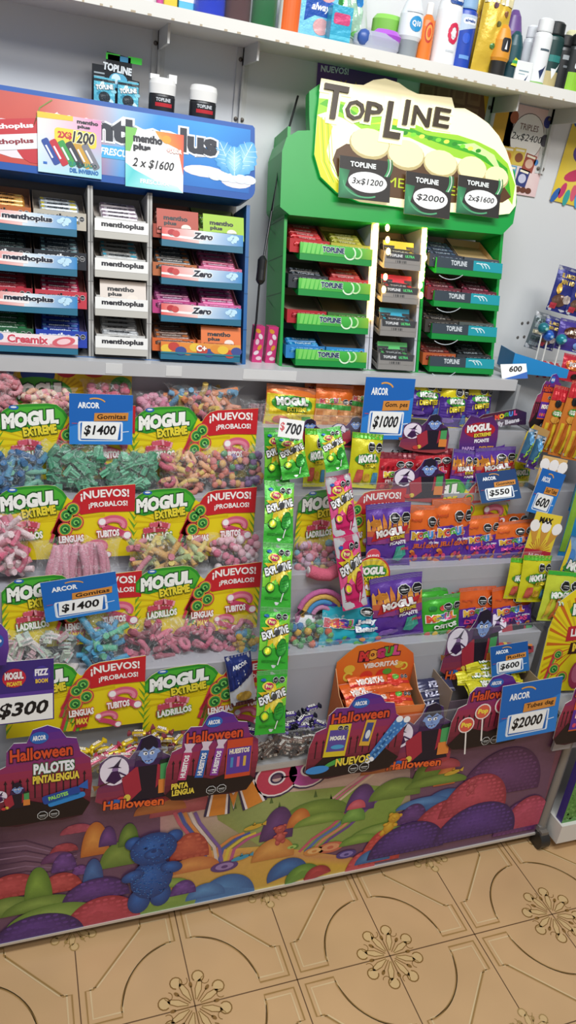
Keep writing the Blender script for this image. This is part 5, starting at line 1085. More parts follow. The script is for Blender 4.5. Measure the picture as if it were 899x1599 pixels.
def vampcard(l,r,t,b,y,label,text=True,lean=-8,roll=0):
    P,w,h=UP(l,r,t,b,y); k=w/1.12; kz=h/1.02
    cv=Cv(); pts=[(x*k,(z+.16)*kz) for x,z in VAMP]; bgcut(cv,pts,'34205e','5a2a58','a03a3a'); n0=len(cv.P)
    vampire(cv,k); S=kz/k
    cv.P=cv.P[:n0]+[([(p[0],(p[1]+.16*k)*S) for p in q],c,L) for q,c,L in cv.P[n0:]]
    if text: cv.ell(-.3*k,.15*kz,.09*k,.035*kz,'2a62b0',9,12); cv.text('Halloween',-.02*k,.09*kz,.86*k,.13*kz,'e0622a',9,.03,ang=-4,out='2a1024',ow=.05)
    return flat('cutout_card',cv,pts,label,'display card',P,(rad(lean),rad(roll),0),'3a2450','card',.0012,'cloaked figure cut-outs')
vampcard(440,502,655,700,1.33,'cut-out with a blue-faced figure behind the $700 paper',False)
vampcard(512,572,652,700,1.335,'cut-out with a blue-faced figure above the pink strip',False)
vampcard(622,698,648,708,1.32,'cloaked figure cut-out in front of the yellow packets',False)
vampcard(607,692,718,785,1.268,'cloaked figure cut-out in front of the red packets',False)
vampcard(686,770,962,1062,1.115,'cloaked figure cut-out right of the orange display box')
vampcard(755,835,955,1020,1.12,'cloaked figure cut-out leaning behind the lower 600 sign',False,-30,10)
vampcard(593,700,1112,1200,1.012,'cloaked figure cut-out hung on the bin below the orange box')
vampcard(150,272,1162,1262,1.012,'cloaked figure cut-out hung on the bin between two clouds cards')
HALC=[(-.5,.12),(-.49,.42),(-.44,.60),(-.34,.64),(-.33,.78),(-.26,.86),(-.14,.85),(-.08,.97),(.06,1.0),(.18,.95),(.24,.86),(.34,.84),(.38,.70),(.48,.62),(.5,.4),(.48,.14),(.4,.02),(.2,-.0),(0,.02),(-.25,.0),(-.42,.03)]
def halcard(l,r,t,b,y,inner,label,lean=-4,roll=0):
    P,w,h=UP(l,r,t,b,y); cv=Cv(); pts=[(x*w,z*h) for x,z in HALC]; bgcut(cv,pts,'4a2a92','9a3048','2a1620')
    for k in range(13): x=-w*.42+k*w*.07; cv.rect(x-.0012,h*.28,x+.0012,h*.46,'2a1620',1); cv.poly([(x-.003,h*.46),(x+.003,h*.46),(x,h*.5)],'2a1620',1)
    cv.poly([(-w*.49,h*.1),(-w*.4,h*.03),(0,h*.02),(w*.4,h*.03),(w*.48,h*.15),(w*.3,h*.3),(0,h*.22),(-w*.3,h*.32)],'1c1216',2)
    cv.ell(-w*.02,h*.89,w*.09,h*.06,'2a66b8',3,16); cv.text('ARCOR',-w*.02,h*.89,w*.13,h*.05,'eef2f8',4,.05)
    cv.text('Halloween',0,h*.74,w*.60,h*.125,'d8502a',4,.03,out='2a1030',ow=.06); inner(cv,w,h); cv.octs(w*.0,h*.09,w*.055,2,6)
    return flat('cloud_card',cv,pts,label,'display card',P,(rad(lean),rad(roll),0),'3a2450','card',.0014,'dark cloud shaped cards along the bin')
def i_pal(c,w,h):
    c.text('PALOTES',w*.12,h*.58,w*.4,h*.11,'eef0f6',5,.05,out='2a6a3a',ow=.06); c.text('PINTALENGUA',w*.14,h*.47,w*.46,h*.085,'e8d04a',5,.05,out='3a1a2a',ow=.05)
    c.push(w*.2,h*.27,w,12); c.rrect(-.2,-.05,.18,.06,.03,'23489a',5); c.rrect(-.16,-.1,.22,-.03,.03,'2a86d0',5); c.poly([(.16,.05),(.28,.1),(.26,-.02)],'2a62b4',5); c.text('PALOTES',-.04,.01,.2,.05,'9ae06a',6,.05); c.pop()
    c.push(-w*.3,h*.22,w*.36); vampire(c,1); c.pop()
def i_hue(c,w,h):
    for k,(x,cc) in enumerate(((-.3,'b83a6a'),(-.12,'2a62b0'),(.04,'8a3a9a'))):
        c.push(w*x,h*.42,w,-8); c.rect(-.045,-.17,.045,.17,cc,5); c.poly([(-.045,.17),(.045,.17),(.03,.21),(.06,.28),(-.06,.28),(-.03,.21)],'d8c8d8',5); c.text('HUESITOS',0,0,.28,.055,'f0f0f4',6,.05,ang=90); c.pop()
    c.rect(w*.14,h*.2,w*.42,h*.66,'c84a2a',5); c.rect(w*.15,h*.25,w*.41,h*.56,'5a3a9a',6); c.text('HUESITOS',w*.28,h*.52,w*.22,h*.06,'f0e8d0',7,.05); 
    for k in range(3): c.rect(w*(.19+.07*k),h*.33,w*(.22+.07*k),h*.45,('4a8ac0','d86a9a','d8b04a')[k],7)
    c.text('PINTA',-w*.34,h*.2,w*.18,h*.07,'e8d04a',6,.05); c.text('LENGUA',-w*.3,h*.12,w*.24,h*.07,'e8d04a',6,.05)
def i_nue(c,w,h):
    c.push(-w*.2,h*.45,w,-4); c.rect(-.13,-.16,.1,.2,'d8c02a',5); c.rect(-.11,-.1,.08,.14,'5a4a9a',6); c.text('MOGUL',-.015,.05,.16,.05,'f0f0e0',7,.06); c.ell(0,-.05,.07,.025,'4aa0d0',7); c.octs(-.01,.16,.028,2,7); c.pop()
    c.push(w*.1,h*.5,w,-8); c.rect(-.06,-.13,.05,.16,'d8a83a',5); c.rect(-.04,-.08,.03,.13,'3a4a8a',6); c.ell(0,.0,.025,.05,'d8e0e8',7); c.pop()
    for x,an in((.28,-32),(.34,-38)):
        c.push(w*x,h*.4,w,an); c.rect(-.035,-.26,.035,.26,'3a7ac0',7); 
        for k in range(14): c.ell(-.02+.02*(k%3),-.24+.036*k,.012,.012,'7ab0e0',8,6)
        c.ell(0,.26,.038,.035,'f0f2f6',9); c.ell(0,-.26,.03,.025,'f0f2f6',9); c.pop()
    c.text('NUEVOS',-w*.02,h*.2,w*.36,h*.1,'e8d04a',9,.04); c.ell(-w*.38,h*.14,w*.12,h*.05,'3a8ad0',6); c.ell(-w*.22,h*.2,w*.1,h*.03,'4aa04a',5,12,20)
def i_lol(c,w,h):
    for x,z,r,cc in((-.3,.36,.10,'d85a4a'),(-.12,.52,.10,'d8604a'),(.14,.58,.12,'c8285a'),):
        c.line([(w*x,h*z),(w*(x+.06),h*(z-.42))],w*.018,'ece6e2',5); c.ell(w*x,h*z,w*r,w*r,'f0e4e0',6,16); c.ell(w*x,h*z,w*r*.85,w*r*.85,cc,7,16)
        if r<.11: c.text('Pop',w*x,h*z,w*r*1.3,w*r*.8,'f4d84a',8,.06)
        else: c.ell(w*(x-.02),h*(z+.03),w*.06,w*.06,'e0507a',8)
    c.poly([(w*.22,h*.2),(w*.45,h*.24),(w*.4,h*.06),(w*.26,h*.06)],'b83a2a',5)
def i_bag(c,w,h):
    c.rect(-w*.26,h*.2,w*.3,h*.66,'d8602a',5); c.rect(-w*.26,h*.22,w*.3,h*.5,'5a2f98',6); c.text('MOGUL',0,h*.42,w*.4,h*.08,'f0f0e0',7,.07,out='d84a7a'); c.octs(w*.02,h*.58,w*.06,2,7)
    for k in range(6): c.ell(-w*.18+w*.08*k,h*.28,w*.035,h*.03,('d84a6a','d8803a')[k%2],7)
halcard(-12,145,1142,1285,1.012,i_pal,'dark cloud card with palotes art at the left end of the bin')
halcard(258,398,1120,1244,1.008,i_hue,'dark cloud card with huesitos art below the green strip')
halcard(478,620,1092,1210,1.008,i_nue,'dark cloud card marked NUEVOS with blue sugared tubes')
halcard(698,812,1062,1166,1.012,i_lol,'dark cloud card with round lollipops below the $2000 sign')
halcard(863,940,1058,1160,1.0,i_bag,'dark cloud card with orange packet art at the far right end')
# ---------------------------------------------------------------- other cut-outs on the right tiers
P,w,h=UP(545,603,832,932,1.19); cv=Cv(); r=.045
cv.ell(0,r,r,r,'c22a34',0,28); cv.ell(0,r,r*.92,r*.92,'e8d020',1,28)
for k in range(16): cv.poly([(0,r),(r*.9*math.cos(k*.39),r+r*.9*math.sin(k*.39)),(r*.9*math.cos(k*.39+.18),r+r*.9*math.sin(k*.39+.18))],'c8b018',2)
cv.ell(0,r*1.2,r*.8,r*.4,'3f9a34',3); cv.text('MOGUL',0,r*1.3,r*1.4,r*.4,'f4f4ee',4,.07,out='1d5a24',ow=.07); cv.text('EXTREME',.1*r,r*.92,r*1.1,r*.24,'e8d43a',7,.05,out='1d4a1c',ow=.06); cv.text('ARCO',.2*r,r*.5,r*1.0,r*.3,'f4eef0',5,.05,out='b83a5a',ow=.06)
flat('round_card',cv,[(r*math.cos(rad(a)),r+r*math.sin(rad(a))) for a in range(0,360,12)],'round yellow card with red rim half behind the pink strip','display card',P,(rad(-6),0,0),'c22a34')
P,w,h=UP(470,535,893,972,1.175); cv=Cv(); mb=MB(); rw=.034
e=empty('rainbow_gummy',P,(rad(-12),rad(-8),0)); tag(e,'big sugared rainbow gummy with white ends behind the hanging strips','gummy')
for k,c in enumerate(('c86aa0','dcb05a','4a90c8','c88ab0')):
    mb=MB(); rr=.052-k*.0105; mb.tube([(rr*math.cos(rad(a)),0,.012+rr*1.05*math.sin(rad(a))) for a in range(0,181,15)],.0056,c,9); obj('arc_band',mb,'sugar',e)
for s in(-1,1): mb=MB(); mb.ell((s*.036,-.001,.010),(.022,.008,.014),'eef0f4',n=14,m=8); obj('white_end',mb,'sugar',e)
P,w,h=UP(570,592,845,880,1.20); cv=Cv(); r=.016; cv.ell(0,r,r,r,'d8485a',0,20); cv.text('NUEVO',0,r,r*1.6,r*.5,'f6e8ea',1,.05)
flat('round_card',cv,[(r*math.cos(rad(a)),r+r*math.sin(rad(a))) for a in range(0,360,18)],'small red nuevo disc beside the purple spicy packet','display card',P,(rad(-6),0,0),'d8485a')
# dark jelly bean banner and picante cut-out, upper right
P,w,h=UP(730,828,650,672,1.34); cv=Cv(); w=.13;h=.045; out=[(-w*.5,0),(-w*.3,h*.3),(w*.5,h*.12),(w*.5,h*.75),(w*.3,h),(-w*.3,h*.9),(-w*.5,h*.6)]
cv.poly(out,['3a1a3a','4a2240','2a1a3a','2a1a44','3a1e3c','5a2436','4a2032'],0)
for k,cc in enumerate(('e8523a','e8c83a','58a83a','4a8ad8','d8508a')): cv.text('MOGUL'[k],-w*.05+k*w*.085,h*(.68+.03*k),None,h*.26,cc,2,.08)
cv.text('Jelly Beans',w*.12,h*.34,w*.5,h*.3,'d8d4e0',2,.05,ang=5)
flat('banner_card',cv,out,'dark jelly beans banner card under the grey end panel','display card',P,(rad(-4),rad(-10),rad(-6)),'3a1a3a')
P,w,h=UP(716,772,650,708,1.325); cv=Cv(); out=[(-w*.5,0),(-w*.3,h*.08),(0,0),(w*.3,h*.06),(w*.5,0),(w*.52,h*.4),(w*.5,h*.72),(w*.3,h*.98),(0,h*.92),(-w*.3,h),(-w*.48,h*.7),(-w*.52,h*.35)]
bgcut(cv,out,'4a2260','6a2a6a','3a2a80'); cv.ell(0,h*.62,w*.42,h*.2,'b8242e',1); cv.text('MOGUL',-w*.03,h*.68,w*.66,h*.2,'f4f0ee',2,.07,ang=5,out='7a1020',ow=.06); cv.text('EXTREME',w*.08,h*.5,w*.46,h*.1,'e8d040',5,.05,ang=5,out='3a1a2a'); cv.text('PICANTE',w*.08,h*.34,w*.4,h*.1,'f0eef4',3,.05,ang=3); cv.text('PAPAS',-w*.26,h*.14,w*.34,h*.1,'c8a0d8',3,.04); cv.text('DIENTES',w*.24,h*.14,w*.4,h*.1,'e8a83a',3,.04)
flat('cutout_card',cv,out,'purple spicy gummies cut-out above the purple packets','display card',P,(rad(-6),rad(-2),0),'4a2260')
# remaining price signs
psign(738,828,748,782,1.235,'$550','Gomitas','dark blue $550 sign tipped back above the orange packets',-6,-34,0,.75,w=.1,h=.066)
psign(818,862,712,803,1.222,'600','Sour Tubes','blue 600 sign leaning at the right of the second tier',roll=14,w=.07,h=.1)
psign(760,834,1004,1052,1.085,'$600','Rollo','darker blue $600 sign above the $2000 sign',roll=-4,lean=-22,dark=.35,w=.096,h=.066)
psign(778,864,1074,1150,.996,'$2000','Tubes dag','blue $2000 sign hung low at the right end of the bin',roll=-3)
P=A(802,574,1.372); cv=Cv(); w,h=.062,.034; cv.rect(-w/2,0,w/2,h,'f0f0ee',0); cv.poly([(-w/2,0),(w/2,0),(w/2,h*.45),(0,h*.2)],'2a62b4',1); cv.text('600',.004,h*.66,w*.5,h*.4,K_,2,.03,shear=.25)
flat('price_sign',cv,R4(w,h),'small white and blue 600 sign at the right end of the ledge','price sign',Vector((P.x+.01,1.372,1.0615)),(rad(-30),rad(-6),rad(-8)),'f0f0ee')
# ---------------------------------------------------------------- bottom bin: wrapped sweets, boxes
def sweet(kind,base,acc):
    mb=MB(); n=10; L=.021; sec=[]; prof=[(-.5,.0062),(-.46,.0068),(-.34,.0018),(-.3,.0042),(-.2,.0062),(0,.0066),(.2,.0062),(.3,.0042),(.34,.0018),(.46,.0068),(.5,.0062)]
    v=[(t*L*2,r*math.cos(6.283*k/n),.0066+r*.8*math.sin(6.283*k/n)+(.0012*math.sin(k*2.2) if abs(t)>.4 else 0)) for t,r in prof for k in range(n)]
    for i in range(len(prof)-1): mb.add(v,[(i*n+k,i*n+(k+1)%n,(i+1)*n+(k+1)%n,(i+1)*n+k) for k in range(n)],base if 2<i<7 else acc,0,True)
    cv=Cv(); cv.text(kind,0,0,.017,.0055,'f4f2ea',1,.06,out=acc,ow=.07)
    mb.canvas(cv,lambda u,v_,l:(u,-.0055-l,.0075+v_)); mb.canvas(cv,lambda u,v_,l:(u,v_,.0125+l)); return obj('wrapped_sweet',mb,'foil')
SW={}
def sweets(kind,base,acc,spots,label,group):
    o=sweet(kind,base,acc); first=True
    for x,y,z,rx,ry,rz in spots:
        q=o if first else o.copy()
        if not first: COL.objects.link(q)
        first=False; q.location=(x,y,z); q.rotation_euler=(rx,ry,rz); tag(q,label,'sweet',group)
def heap(px0,px1,py,y0,y1,n,zb=.379,lay=1):
    a=A(px0,py,y0).x;b=A(px1,py,y0).x; out=[]
    for i in range(n):
        k=i*lay//n; out.append((a+(b-a)*((i*lay/n)%1)+R.uniform(-.004,.004),R.uniform(y0,y1),zb+.0125*k+R.uniform(0,.006),R.uniform(-.3,.3),R.uniform(-.25,.25),R.uniform(-.8,.8)))
    return out
sweets('MOGUL','e0c42a','d8b81a',heap(118,245,1165,1.045,1.085,22,.385,4),'yellow wrapped sweet heaped in the bin left of the cloud cards','yellow wrapped sweets')
sweets('MOGUL','cf5a78','b83a5c',heap(150,250,1150,1.04,1.07,7,.42,1),'pink wrapped sweet lying on the yellow heap','pink wrapped sweets')
sweets('MOGUL','d8b82a','8a3a4a',heap(228,300,1150,1.04,1.09,20,.385,5),'yellow sweet with dark red ends heaped left of the huesitos card','yellow and red wrapped sweets')
sweets('FIZZ','4a2a90','2a1a58',heap(325,398,1130,1.045,1.09,24,.385,5),'purple wrapped sweet heaped in the bin left of the green strip','purple sweets left of the strip')
sweets('FIZZ','44308a','1a1c30',heap(446,512,1130,1.045,1.10,26,.382,5),'purple wrapped sweet heaped in the bin right of the green strip','purple sweets right of the strip')
sweets('MOGUL','6a4a3a','4a3228',heap(385,500,1180,1.034,1.045,26,.382,3),'brown wrapped sweet behind the clear bin front','brown wrapped sweets')
sweets('MOGUL','b0a088','8a7a66',heap(60,130,1180,1.034,1.06,12,.382,3),'beige wrapped sweet behind the left cloud card','beige wrapped sweets')
# white-blue packet standing in the bin
DES['white']=('e4e6ec',lambda c,w,h:(c.poly([(-w*.5,h*.3),(w*.5,h*.6),(w*.5,h),(-w*.5,h)],'22337a',0),c.text('ARCOR',0,h*.8,w*.6,h*.08,'f2f4fa',2,.05,ang=10),None,c.ell(0,h*.2,w*.3,h*.1,'d8b04a',2),c.rect(-w*.5,h*.0,w*.5,h*.08,'5a2a2a',1)))
packet('white',362,402,1030,1100,1.10,'navy and white packet standing in the bin left of the green strip',-12,-10)
# red leaflet corner right of the green strip is part of the long card; orange display box
P,w,h=UP(545,708,1010,1130,1.04)
bx=empty('display_box',(.685,1.045,.379),(0,0,rad(-3))); tag(bx,'orange open display box of gummy snakes standing in the bin','display box')
W=.175; D=.074; zf=.085; zb=.185
def V(c,w,h,s):
    c.rect(-w/2,0,w/2,h,s,0)
mb=MB(); t=.0012
mb.prism([(-W/2,0),(W/2,0),(W/2,zf),(-W/2,zf)],0,t,'d8642a',0,'b98a5a'); cv=Cv(); cv.rect(-W/2,zf*.8,W/2,zf,'e8884a',0); mb.canvas(cv); obj('front_wall',mb,'card',bx)
for s in(-1,1):
    mb=MB(); x=s*W/2; P5=[(0,0),(D,0),(D,zb*.72),(D*.5,zf*1.12),(0,zf)]
    v=[(x-t/2,p[0],p[1]) for p in P5]+[(x+t/2,p[0],p[1]) for p in P5]
    mb.add(v,[(4,3,2,1,0)],'d8702a' if s<0 else 'b08a62'); mb.add(v,[(5,6,7,8,9)],'c08a5a' if s<0 else 'd8702a'); mb.add(v,[(i,(i+1)%5,5+(i+1)%5,5+i) for i in range(5)],'d0a070'); obj('side_wall',mb,'card',bx)
mb=MB(); out=[(-W/2,0),(W/2,0),(W/2,zb*.72),(W*.46,zb*.86),(W*.3,zb*.98),(0,zb*1.04),(-W*.28,zb*1.0),(-W*.38,zb*.92),(-W/2,zb*.80)]
mb.prism(out,D,D+t,'e0621e',0,'b98a5a'); cv=Cv(); cv.poly(out,['d0502a','d8582a','dc5a22','e0682a','e4702a','e4742a','e67a2c','e87a2a','e8742a'],0)
for k,cc in enumerate(('d83a3a','e8a03a','c8306a','58a83a','d84a8a')): cv.text('MOGUL'[k],-W*.17+k*W*.1,zb*(.86+.015*k),None,zb*.13,cc,3,.09,out='4a1a2a',ow=.07)
cv.text('VIBORITAS',W*.06,zb*.74,W*.44,zb*.07,'f4e6d8',3,.05,ang=3)
for x,z,r,cc in((-.33,.7,.07,'e8c040'),(-.1,.6,.08,'d83a2a'),(.12,.6,.1,'d8302a'),(.3,.72,.06,'e8b040')): cv.ell(W*x,zb*z,W*r,zb*r*.8,cc,2,14); 
cv.arc(-W*.33,zb*.6,.009,30,300,.005,'e8c84a',3); cv.ell(W*.16,zb*.64,W*.06,zb*.04,'58a03a',4); cv.arc(W*.36,zb*.7,.008,-120,160,.004,'e8d04a',3)
mb.canvas(cv,None,None,D); obj('back_flap',mb,'card',bx)
mb=MB(); mb.box(-W/2,W/2,0,D,0,.001,'b98a5a'); obj('base',mb,'card',bx)
def d_vib(c,w,h):
    c.rect(-w*.5,h*.3,w*.5,h*.42,'c8302a',0); c.ell(w*.25,h*.5,w*.12,h*.3,'d83a2a',2); c.ell(w*.28,h*.6,w*.06,h*.12,'58a83a',3); c.text('VIBORITAS',-w*.16,h*.5,w*.46,h*.28,'f6ece4',3,.06,ang=3); c.octs(w*.40,h*.6,w*.03,2,3)
DES['vib']=('d8601e',d_vib); DES['tube']=('d4cc22',lambda c,w,h:(c.text('MOGUL',-w*.1,h*.55,w*.34,h*.4,'f4f4ee',3,.07,out='3a8a34',ow=.07),c.octs(w*.26,h*.55,w*.05,2,3),c.rect(-w*.5,h*.1,w*.5,h*.24,'b8b01a',0)))
def lying(kind,loc,w,d,rot,label,group):
    if kind not in BAGS: o=bag_mesh(w,d,.014,9,DES[kind][0],DES[kind][1],name='candy_packet',seal=.05); BAGS[kind]=o
    else: o=BAGS[kind].copy(); COL.objects.link(o)
    o.location=loc; o.rotation_euler=rot; return tag(o,label,'candy packet',group)
for k,(dx,dy,dz,rz) in enumerate(((0,.012,.05,4),(.01,.02,.062,-5),(-.004,.034,.074,7),(.012,.044,.086,-2))):
    lying('vib',bx.location+Vector((dx,dy,dz)),.14,.05,(rad(-62),0,rad(rz)),('orange snake gummy packet lowest in the orange box','orange snake gummy packet second from the front in the orange box','orange snake gummy packet third from the front in the orange box','orange snake gummy packet topmost at the back of the orange box')[k],'packets in the orange box')
ob=empty('display_box',(.95,1.05,.379)); tag(ob,'low cardboard box of yellow tube packets behind the $2000 sign','display box')
mb=MB(); mb.box(-.11,.11,0,.0015,0,.075,'6a5a66'); obj('front_wall',mb,'card',ob)
for s in(-1,1):
    mb=MB(); mb.prism([(s*.11-.0008,0),(s*.11+.0008,0),(s*.11+.0008,.10),(s*.11-.0008,.10)],0.0016,.085,'a08a74'); obj('side_wall',mb,'card',ob)
mb=MB(); mb.box(-.11,.11,.0835,.085,0,.115,'b09a80'); obj('back_wall',mb,'card',ob); mb=MB(); mb.box(-.11,.11,0,.085,0,.0012,'a08a74'); obj('base',mb,'card',ob)
LB=('lowest','second','third','fourth','topmost')
for k in range(5): lying('tube',ob.location+Vector((.015+R.uniform(-.02,.02),.012+.012*k,.055+.011*k)),.15,.036,(rad(-58),0,rad(R.uniform(-7,7))),'yellow tube packet %s in the low cardboard box'%LB[k],'packets in the low box')
DES['fizz']=('3a3a5a',lambda c,w,h:(c.text('FIZZ',0,h*.5,w*.4,h*.4,'c8c8e0',3,.06),c.rect(-w*.5,h*.1,w*.5,h*.2,'8a8a9a',0)))
for k in range(4): lying('fizz',Vector((.80+.012*k,1.06+.012*k,.40+.014*k)),.09,.034,(rad(-58),0,rad(R.uniform(-12,12))),'dark purple packet %s between the two boxes'%LB[k],'dark packets between the boxes')
# ---------------------------------------------------------------- goods on the long wall shelf
SZ=1.6375
def shelfpos(l,r,y=1.50):
    l-=8; r-=8; c=(l+r)/2; yb=c*.2007-30   # shelf line in the photo
    a=A(l,yb,y).x;b=A(r,yb,y).x; return Vector(((a+b)/2,y,SZ)),b-a
def cylmap(r,z0,cy=0,sx=1,sy=1): return lambda u,v,l:((r*sx+l)*math.sin(u/r),cy-(r*sy+l)*math.cos(u/r),z0+v)
def bottle(l,r,h,kind,cols,label,art=None,cat='bottle',y=1.5,sy=.8,mat='plastic',name='bottle',parts=True):
    P,w=shelfpos(l,r,y); q=w/2; e=empty(name,P); tag(e,label,cat)
    c,capc,acc=cols; mb=MB()
    if kind=='spray':
        mb.lathe([(q*.94,0,c),(q,.004,c),(q,h*.72,c),(q*.93,h*.77,c),(q*.7,h*.80,c)],22,sy=sy); cap=[(q*.82,h*.80,capc),(q*.84,h*.82,capc),(q*.82,h*.97,capc),(q*.6,h,capc),(.001,h,capc)]
    elif kind=='round':
        mb.lathe([(q*.9,0,c),(q,.006,c),(q,h*.6,c),(q*.9,h*.7,c),(q*.55,h*.78,c),(q*.4,h*.8,c)],22,sy=sy); cap=[(q*.45,h*.8,capc),(q*.45,h*.98,capc),(q*.35,h,capc),(.001,h,capc)]
    elif kind=='jar':
        mb.lathe([(q*.94,0,c),(q,.004,c),(q,h*.68,c),(q*.92,h*.72,c)],24,sy=sy); cap=[(q*1.02,h*.72,capc),(q*1.02,h*.97,capc),(q*.9,h,capc),(.001,h,capc)]
    elif kind=='rollon':
        mb.lathe([(q*.8,0,capc),(q*.85,h*.3,capc)],20,sy=sy); mb.lathe([(q*.85,h*.30,c),(q,h*.36,c),(q*.95,h*.7,c),(q*.6,h*.92,c),(q*.3,h,c),(.001,h*1.01,c)],20,sy=sy); cap=None
    elif kind=='square':
        n=4; mb.lathe([(q*1.2,0,c),(q*1.3,.006,c),(q*1.25,h*.7,c),(q*.8,h*.8,c),(q*.4,h*.86,c)],8,sy=sy); cap=[(q*.45,h*.86,capc),(q*.45,h*.97,capc),(.001,h,capc)]
    if art:
        cv=Cv(); art(cv,q*2.6,h); k=.84*.6 if kind=='rollon' else 1
        mb.canvas(cv,cylmap(q,0,0,1,sy),(q*.25,1),mat=0)
    obj('body',mb,mat,e)
    if cap: mb=MB(); mb.lathe(cap,20,sy=sy); obj('cap',mb,'plastic',e)
    return e
bottle(222,250,.05,'jar',('d8d4d0','b8b4b0',0),'pale jar cut by the top of the photo at the shelf left',cat='jar',name='cream_jar')
bottle(251,262,.05,'round',('c24a8a','d8d0d4',0),'small pink bottle beside the pale jar on the shelf')
def box(l,r,h,d,c,art,label,cat='box',name='carton',y=1.5,rz=0,mat='card',tilt=0):
    P,w=shelfpos(l,r,y); mb=MB(); mb.box(-w/2,w/2,0,d,0,h,c); cv=Cv(); art(cv,w,h); mb.canvas(cv); return tag(obj(name,mb,mat,None,P,(rad(tilt),0,rad(rz)),bevel=.0015),label,cat)
box(263,284,.06,.03,'d8b83a',lambda c,w,h:(c.poly([(-w/2,h*.3),(w/2,h*.6),(w/2,h*.8),(-w/2,h*.5)],'c88a2a',0),),'yellow carton near the left end of the wall shelf')
box(286,311,.06,.03,'5ab0d8',lambda c,w,h:(c.rect(-w/2,h*.3,w/2,h*.5,'e8f0f4',0),),'light blue carton beside the blue gem bottle')
bottle(314,353,.16,'square',('1c3ac8','c0c4d0',0),'deep blue faceted glass bottle on the wall shelf',mat='glass')
bottle(357,396,.17,'round',('5a3a3a','3a2a2a',0),'dark brown glass bottle left of the green one',mat='glass')
bottle(398,436,.17,'round',('1a6a34','1a3a24',0),'dark green ribbed glass bottle on the wall shelf',mat='glass')
def ar_or(c,w,h): c.rect(-w*.38,0,w*.38,h*.42,'e0662a',0); c.ell(0,h*.42,w*.3,h*.06,'e0662a',1); c.ell(.0,h*.56,w*.12,h*.05,'d85a6a',1); None
bottle(440,472,.15,'round',('e8e6e2','e8e6e2',0),'white and orange bottle left of the sanitary pads',ar_or)
def ar_always(c,w,h):
    c.rect(-w/2,0,w/2,h,'7ac6e0',0); c.poly([(-w*.35,h*.85),(-w*.1,h*.72),(w*.5,h*.66),(w*.5,h*.4),(-w*.1,h*.42),(-w*.38,h*.3)],'2354ac',1); c.ell(w*.2,h*.78,w*.22,h*.12,'e0a0a0',2,16); c.ell(w*.1,h*.25,w*.22,h*.14,'e0a8a8',2,16); c.text('always',w*.08,h*.55,w*.56,h*.16,'f2f4fa',3,.03,shear=.25); c.ell(w*.36,h*.16,w*.12,h*.16,'f0f0f2',3,10,20)
box(471,528,.095,.05,'6ab8d8',ar_always,'light blue pack of sanitary pads with a dark blue band','pads','pad_pack',mat='foil')
def ar_plus(c,w,h): c.rect(-w/2,0,w/2,h,'3aa8c8',0); c.rrect(-w*.4,h*.5,w*.4,h*.8,.004,'d0487a',1); None; c.rect(-w/2,h*.1,w/2,h*.2,'5ac0d8',1)
box(520,552,.058,.03,'3aa8c8',ar_plus,'turquoise packet with a pink patch beside the pads','packet','soap_packet',y=1.475,mat='foil')
DES['wipes']=('d4dcd6',lambda c,w,h:(c.poly([(-w*.5,h*.3),(w*.1,h*.1),(w*.3,h*.5),(-w*.4,h*.95)],'a8ccb0',0),c.ell(0,h*.78,w*.3,h*.12,'3a92d0',2,14),c.ell(w*.2,h*.62,w*.12,h*.08,'2a80c4',2),c.ell(-w*.35,h*.7,w*.1,h*.14,'4aa048',2),c.ell(w*.1,h*.2,w*.2,h*.04,'6ab85a',2)))
P,w=shelfpos(536,590); P.y=1.52
o=bag_mesh(w,.125,.03,21,'d4dcd6',DES['wipes'][1],name='wipes_pack'); o.location=P; o.rotation_euler=(rad(-8),rad(-8),0); tag(o,'white and green plastic pack with blue print behind the turquoise packet','pack')
# plastic case with purple lid, green lidded tub
P,w=shelfpos(556,628,1.485); e=empty('plastic_case',P); tag(e,'clear and purple plastic case lying below the green lidded tub','case')
mb=MB(); mb.lathe([(w*.42,0,'d8dce8'),(w*.5,.008,'c8ccdc'),(w*.5,.022,'c8ccdc'),(w*.4,.03,'c8ccdc')],24,sy=.4); obj('base',mb,'glass',e)
mb=MB(); mb.lathe([(w*.3,.02,'a04ac0'),(w*.32,.03,'b060cc'),(w*.22,.038,'b878d0'),(.001,.04,'b878d0')],20,cx=w*.2,sy=.5); obj('lid',mb,'plastic',e)
mb=MB(); mb.ell((-w*.32,-.01,.018),(.014,.008,.014),'3a5aa0'); obj('label',mb,'plastic',e)
P,w=shelfpos(582,628,1.53); e=empty('tub',P); tag(e,'small tub with a light green lid behind the purple case','tub')
mb=MB(); mb.lathe([(w*.38,0,'8a5aa8'),(w*.42,.035,'8a5aa8'),(w*.42,.04,'8a5aa8')],24,sy=.7); obj('body',mb,'plastic',e); mb=MB(); mb.lathe([(w*.5,.04,'7ab84a'),(w*.5,.062,'8ac858'),(w*.4,.07,'8ac858'),(.001,.07,'8ac858')],24,sy=.7); obj('lid',mb,'plastic',e)
def ar_q10(c,w,h): c.ell(w*.04,h*.55,w*.22,h*.12,'2a90c8',0,16); c.text('Q10',w*.04,h*.55,w*.3,h*.1,'f2f6fa',1,.04); c.rect(-w*.3,h*.72,w*.3,h*.76,'d8dce0',0)
bottle(622,658,.105,'rollon',('dfe4e6','8a9094',0),'clear topped bottle with a blue oval mark beside the orange roll-ons',ar_q10)
def ar_oo(c,w,h): c.ell(0,h*.5,w*.22,h*.17,'c23a2a',0,16); c.ell(0,h*.5,w*.17,h*.13,'e89a4a',1,16); c.ell(0,h*.5,w*.1,h*.08,'d8502a',2,12)
bottle(654,676,.10,'round',('e0762a','ece8e4',0),'orange round bottle with white cap, left of two',ar_oo); bottle(671,693,.10,'round',('e0762a','ece8e4',0),'orange round bottle with white cap, right of two',ar_oo,y=1.515)
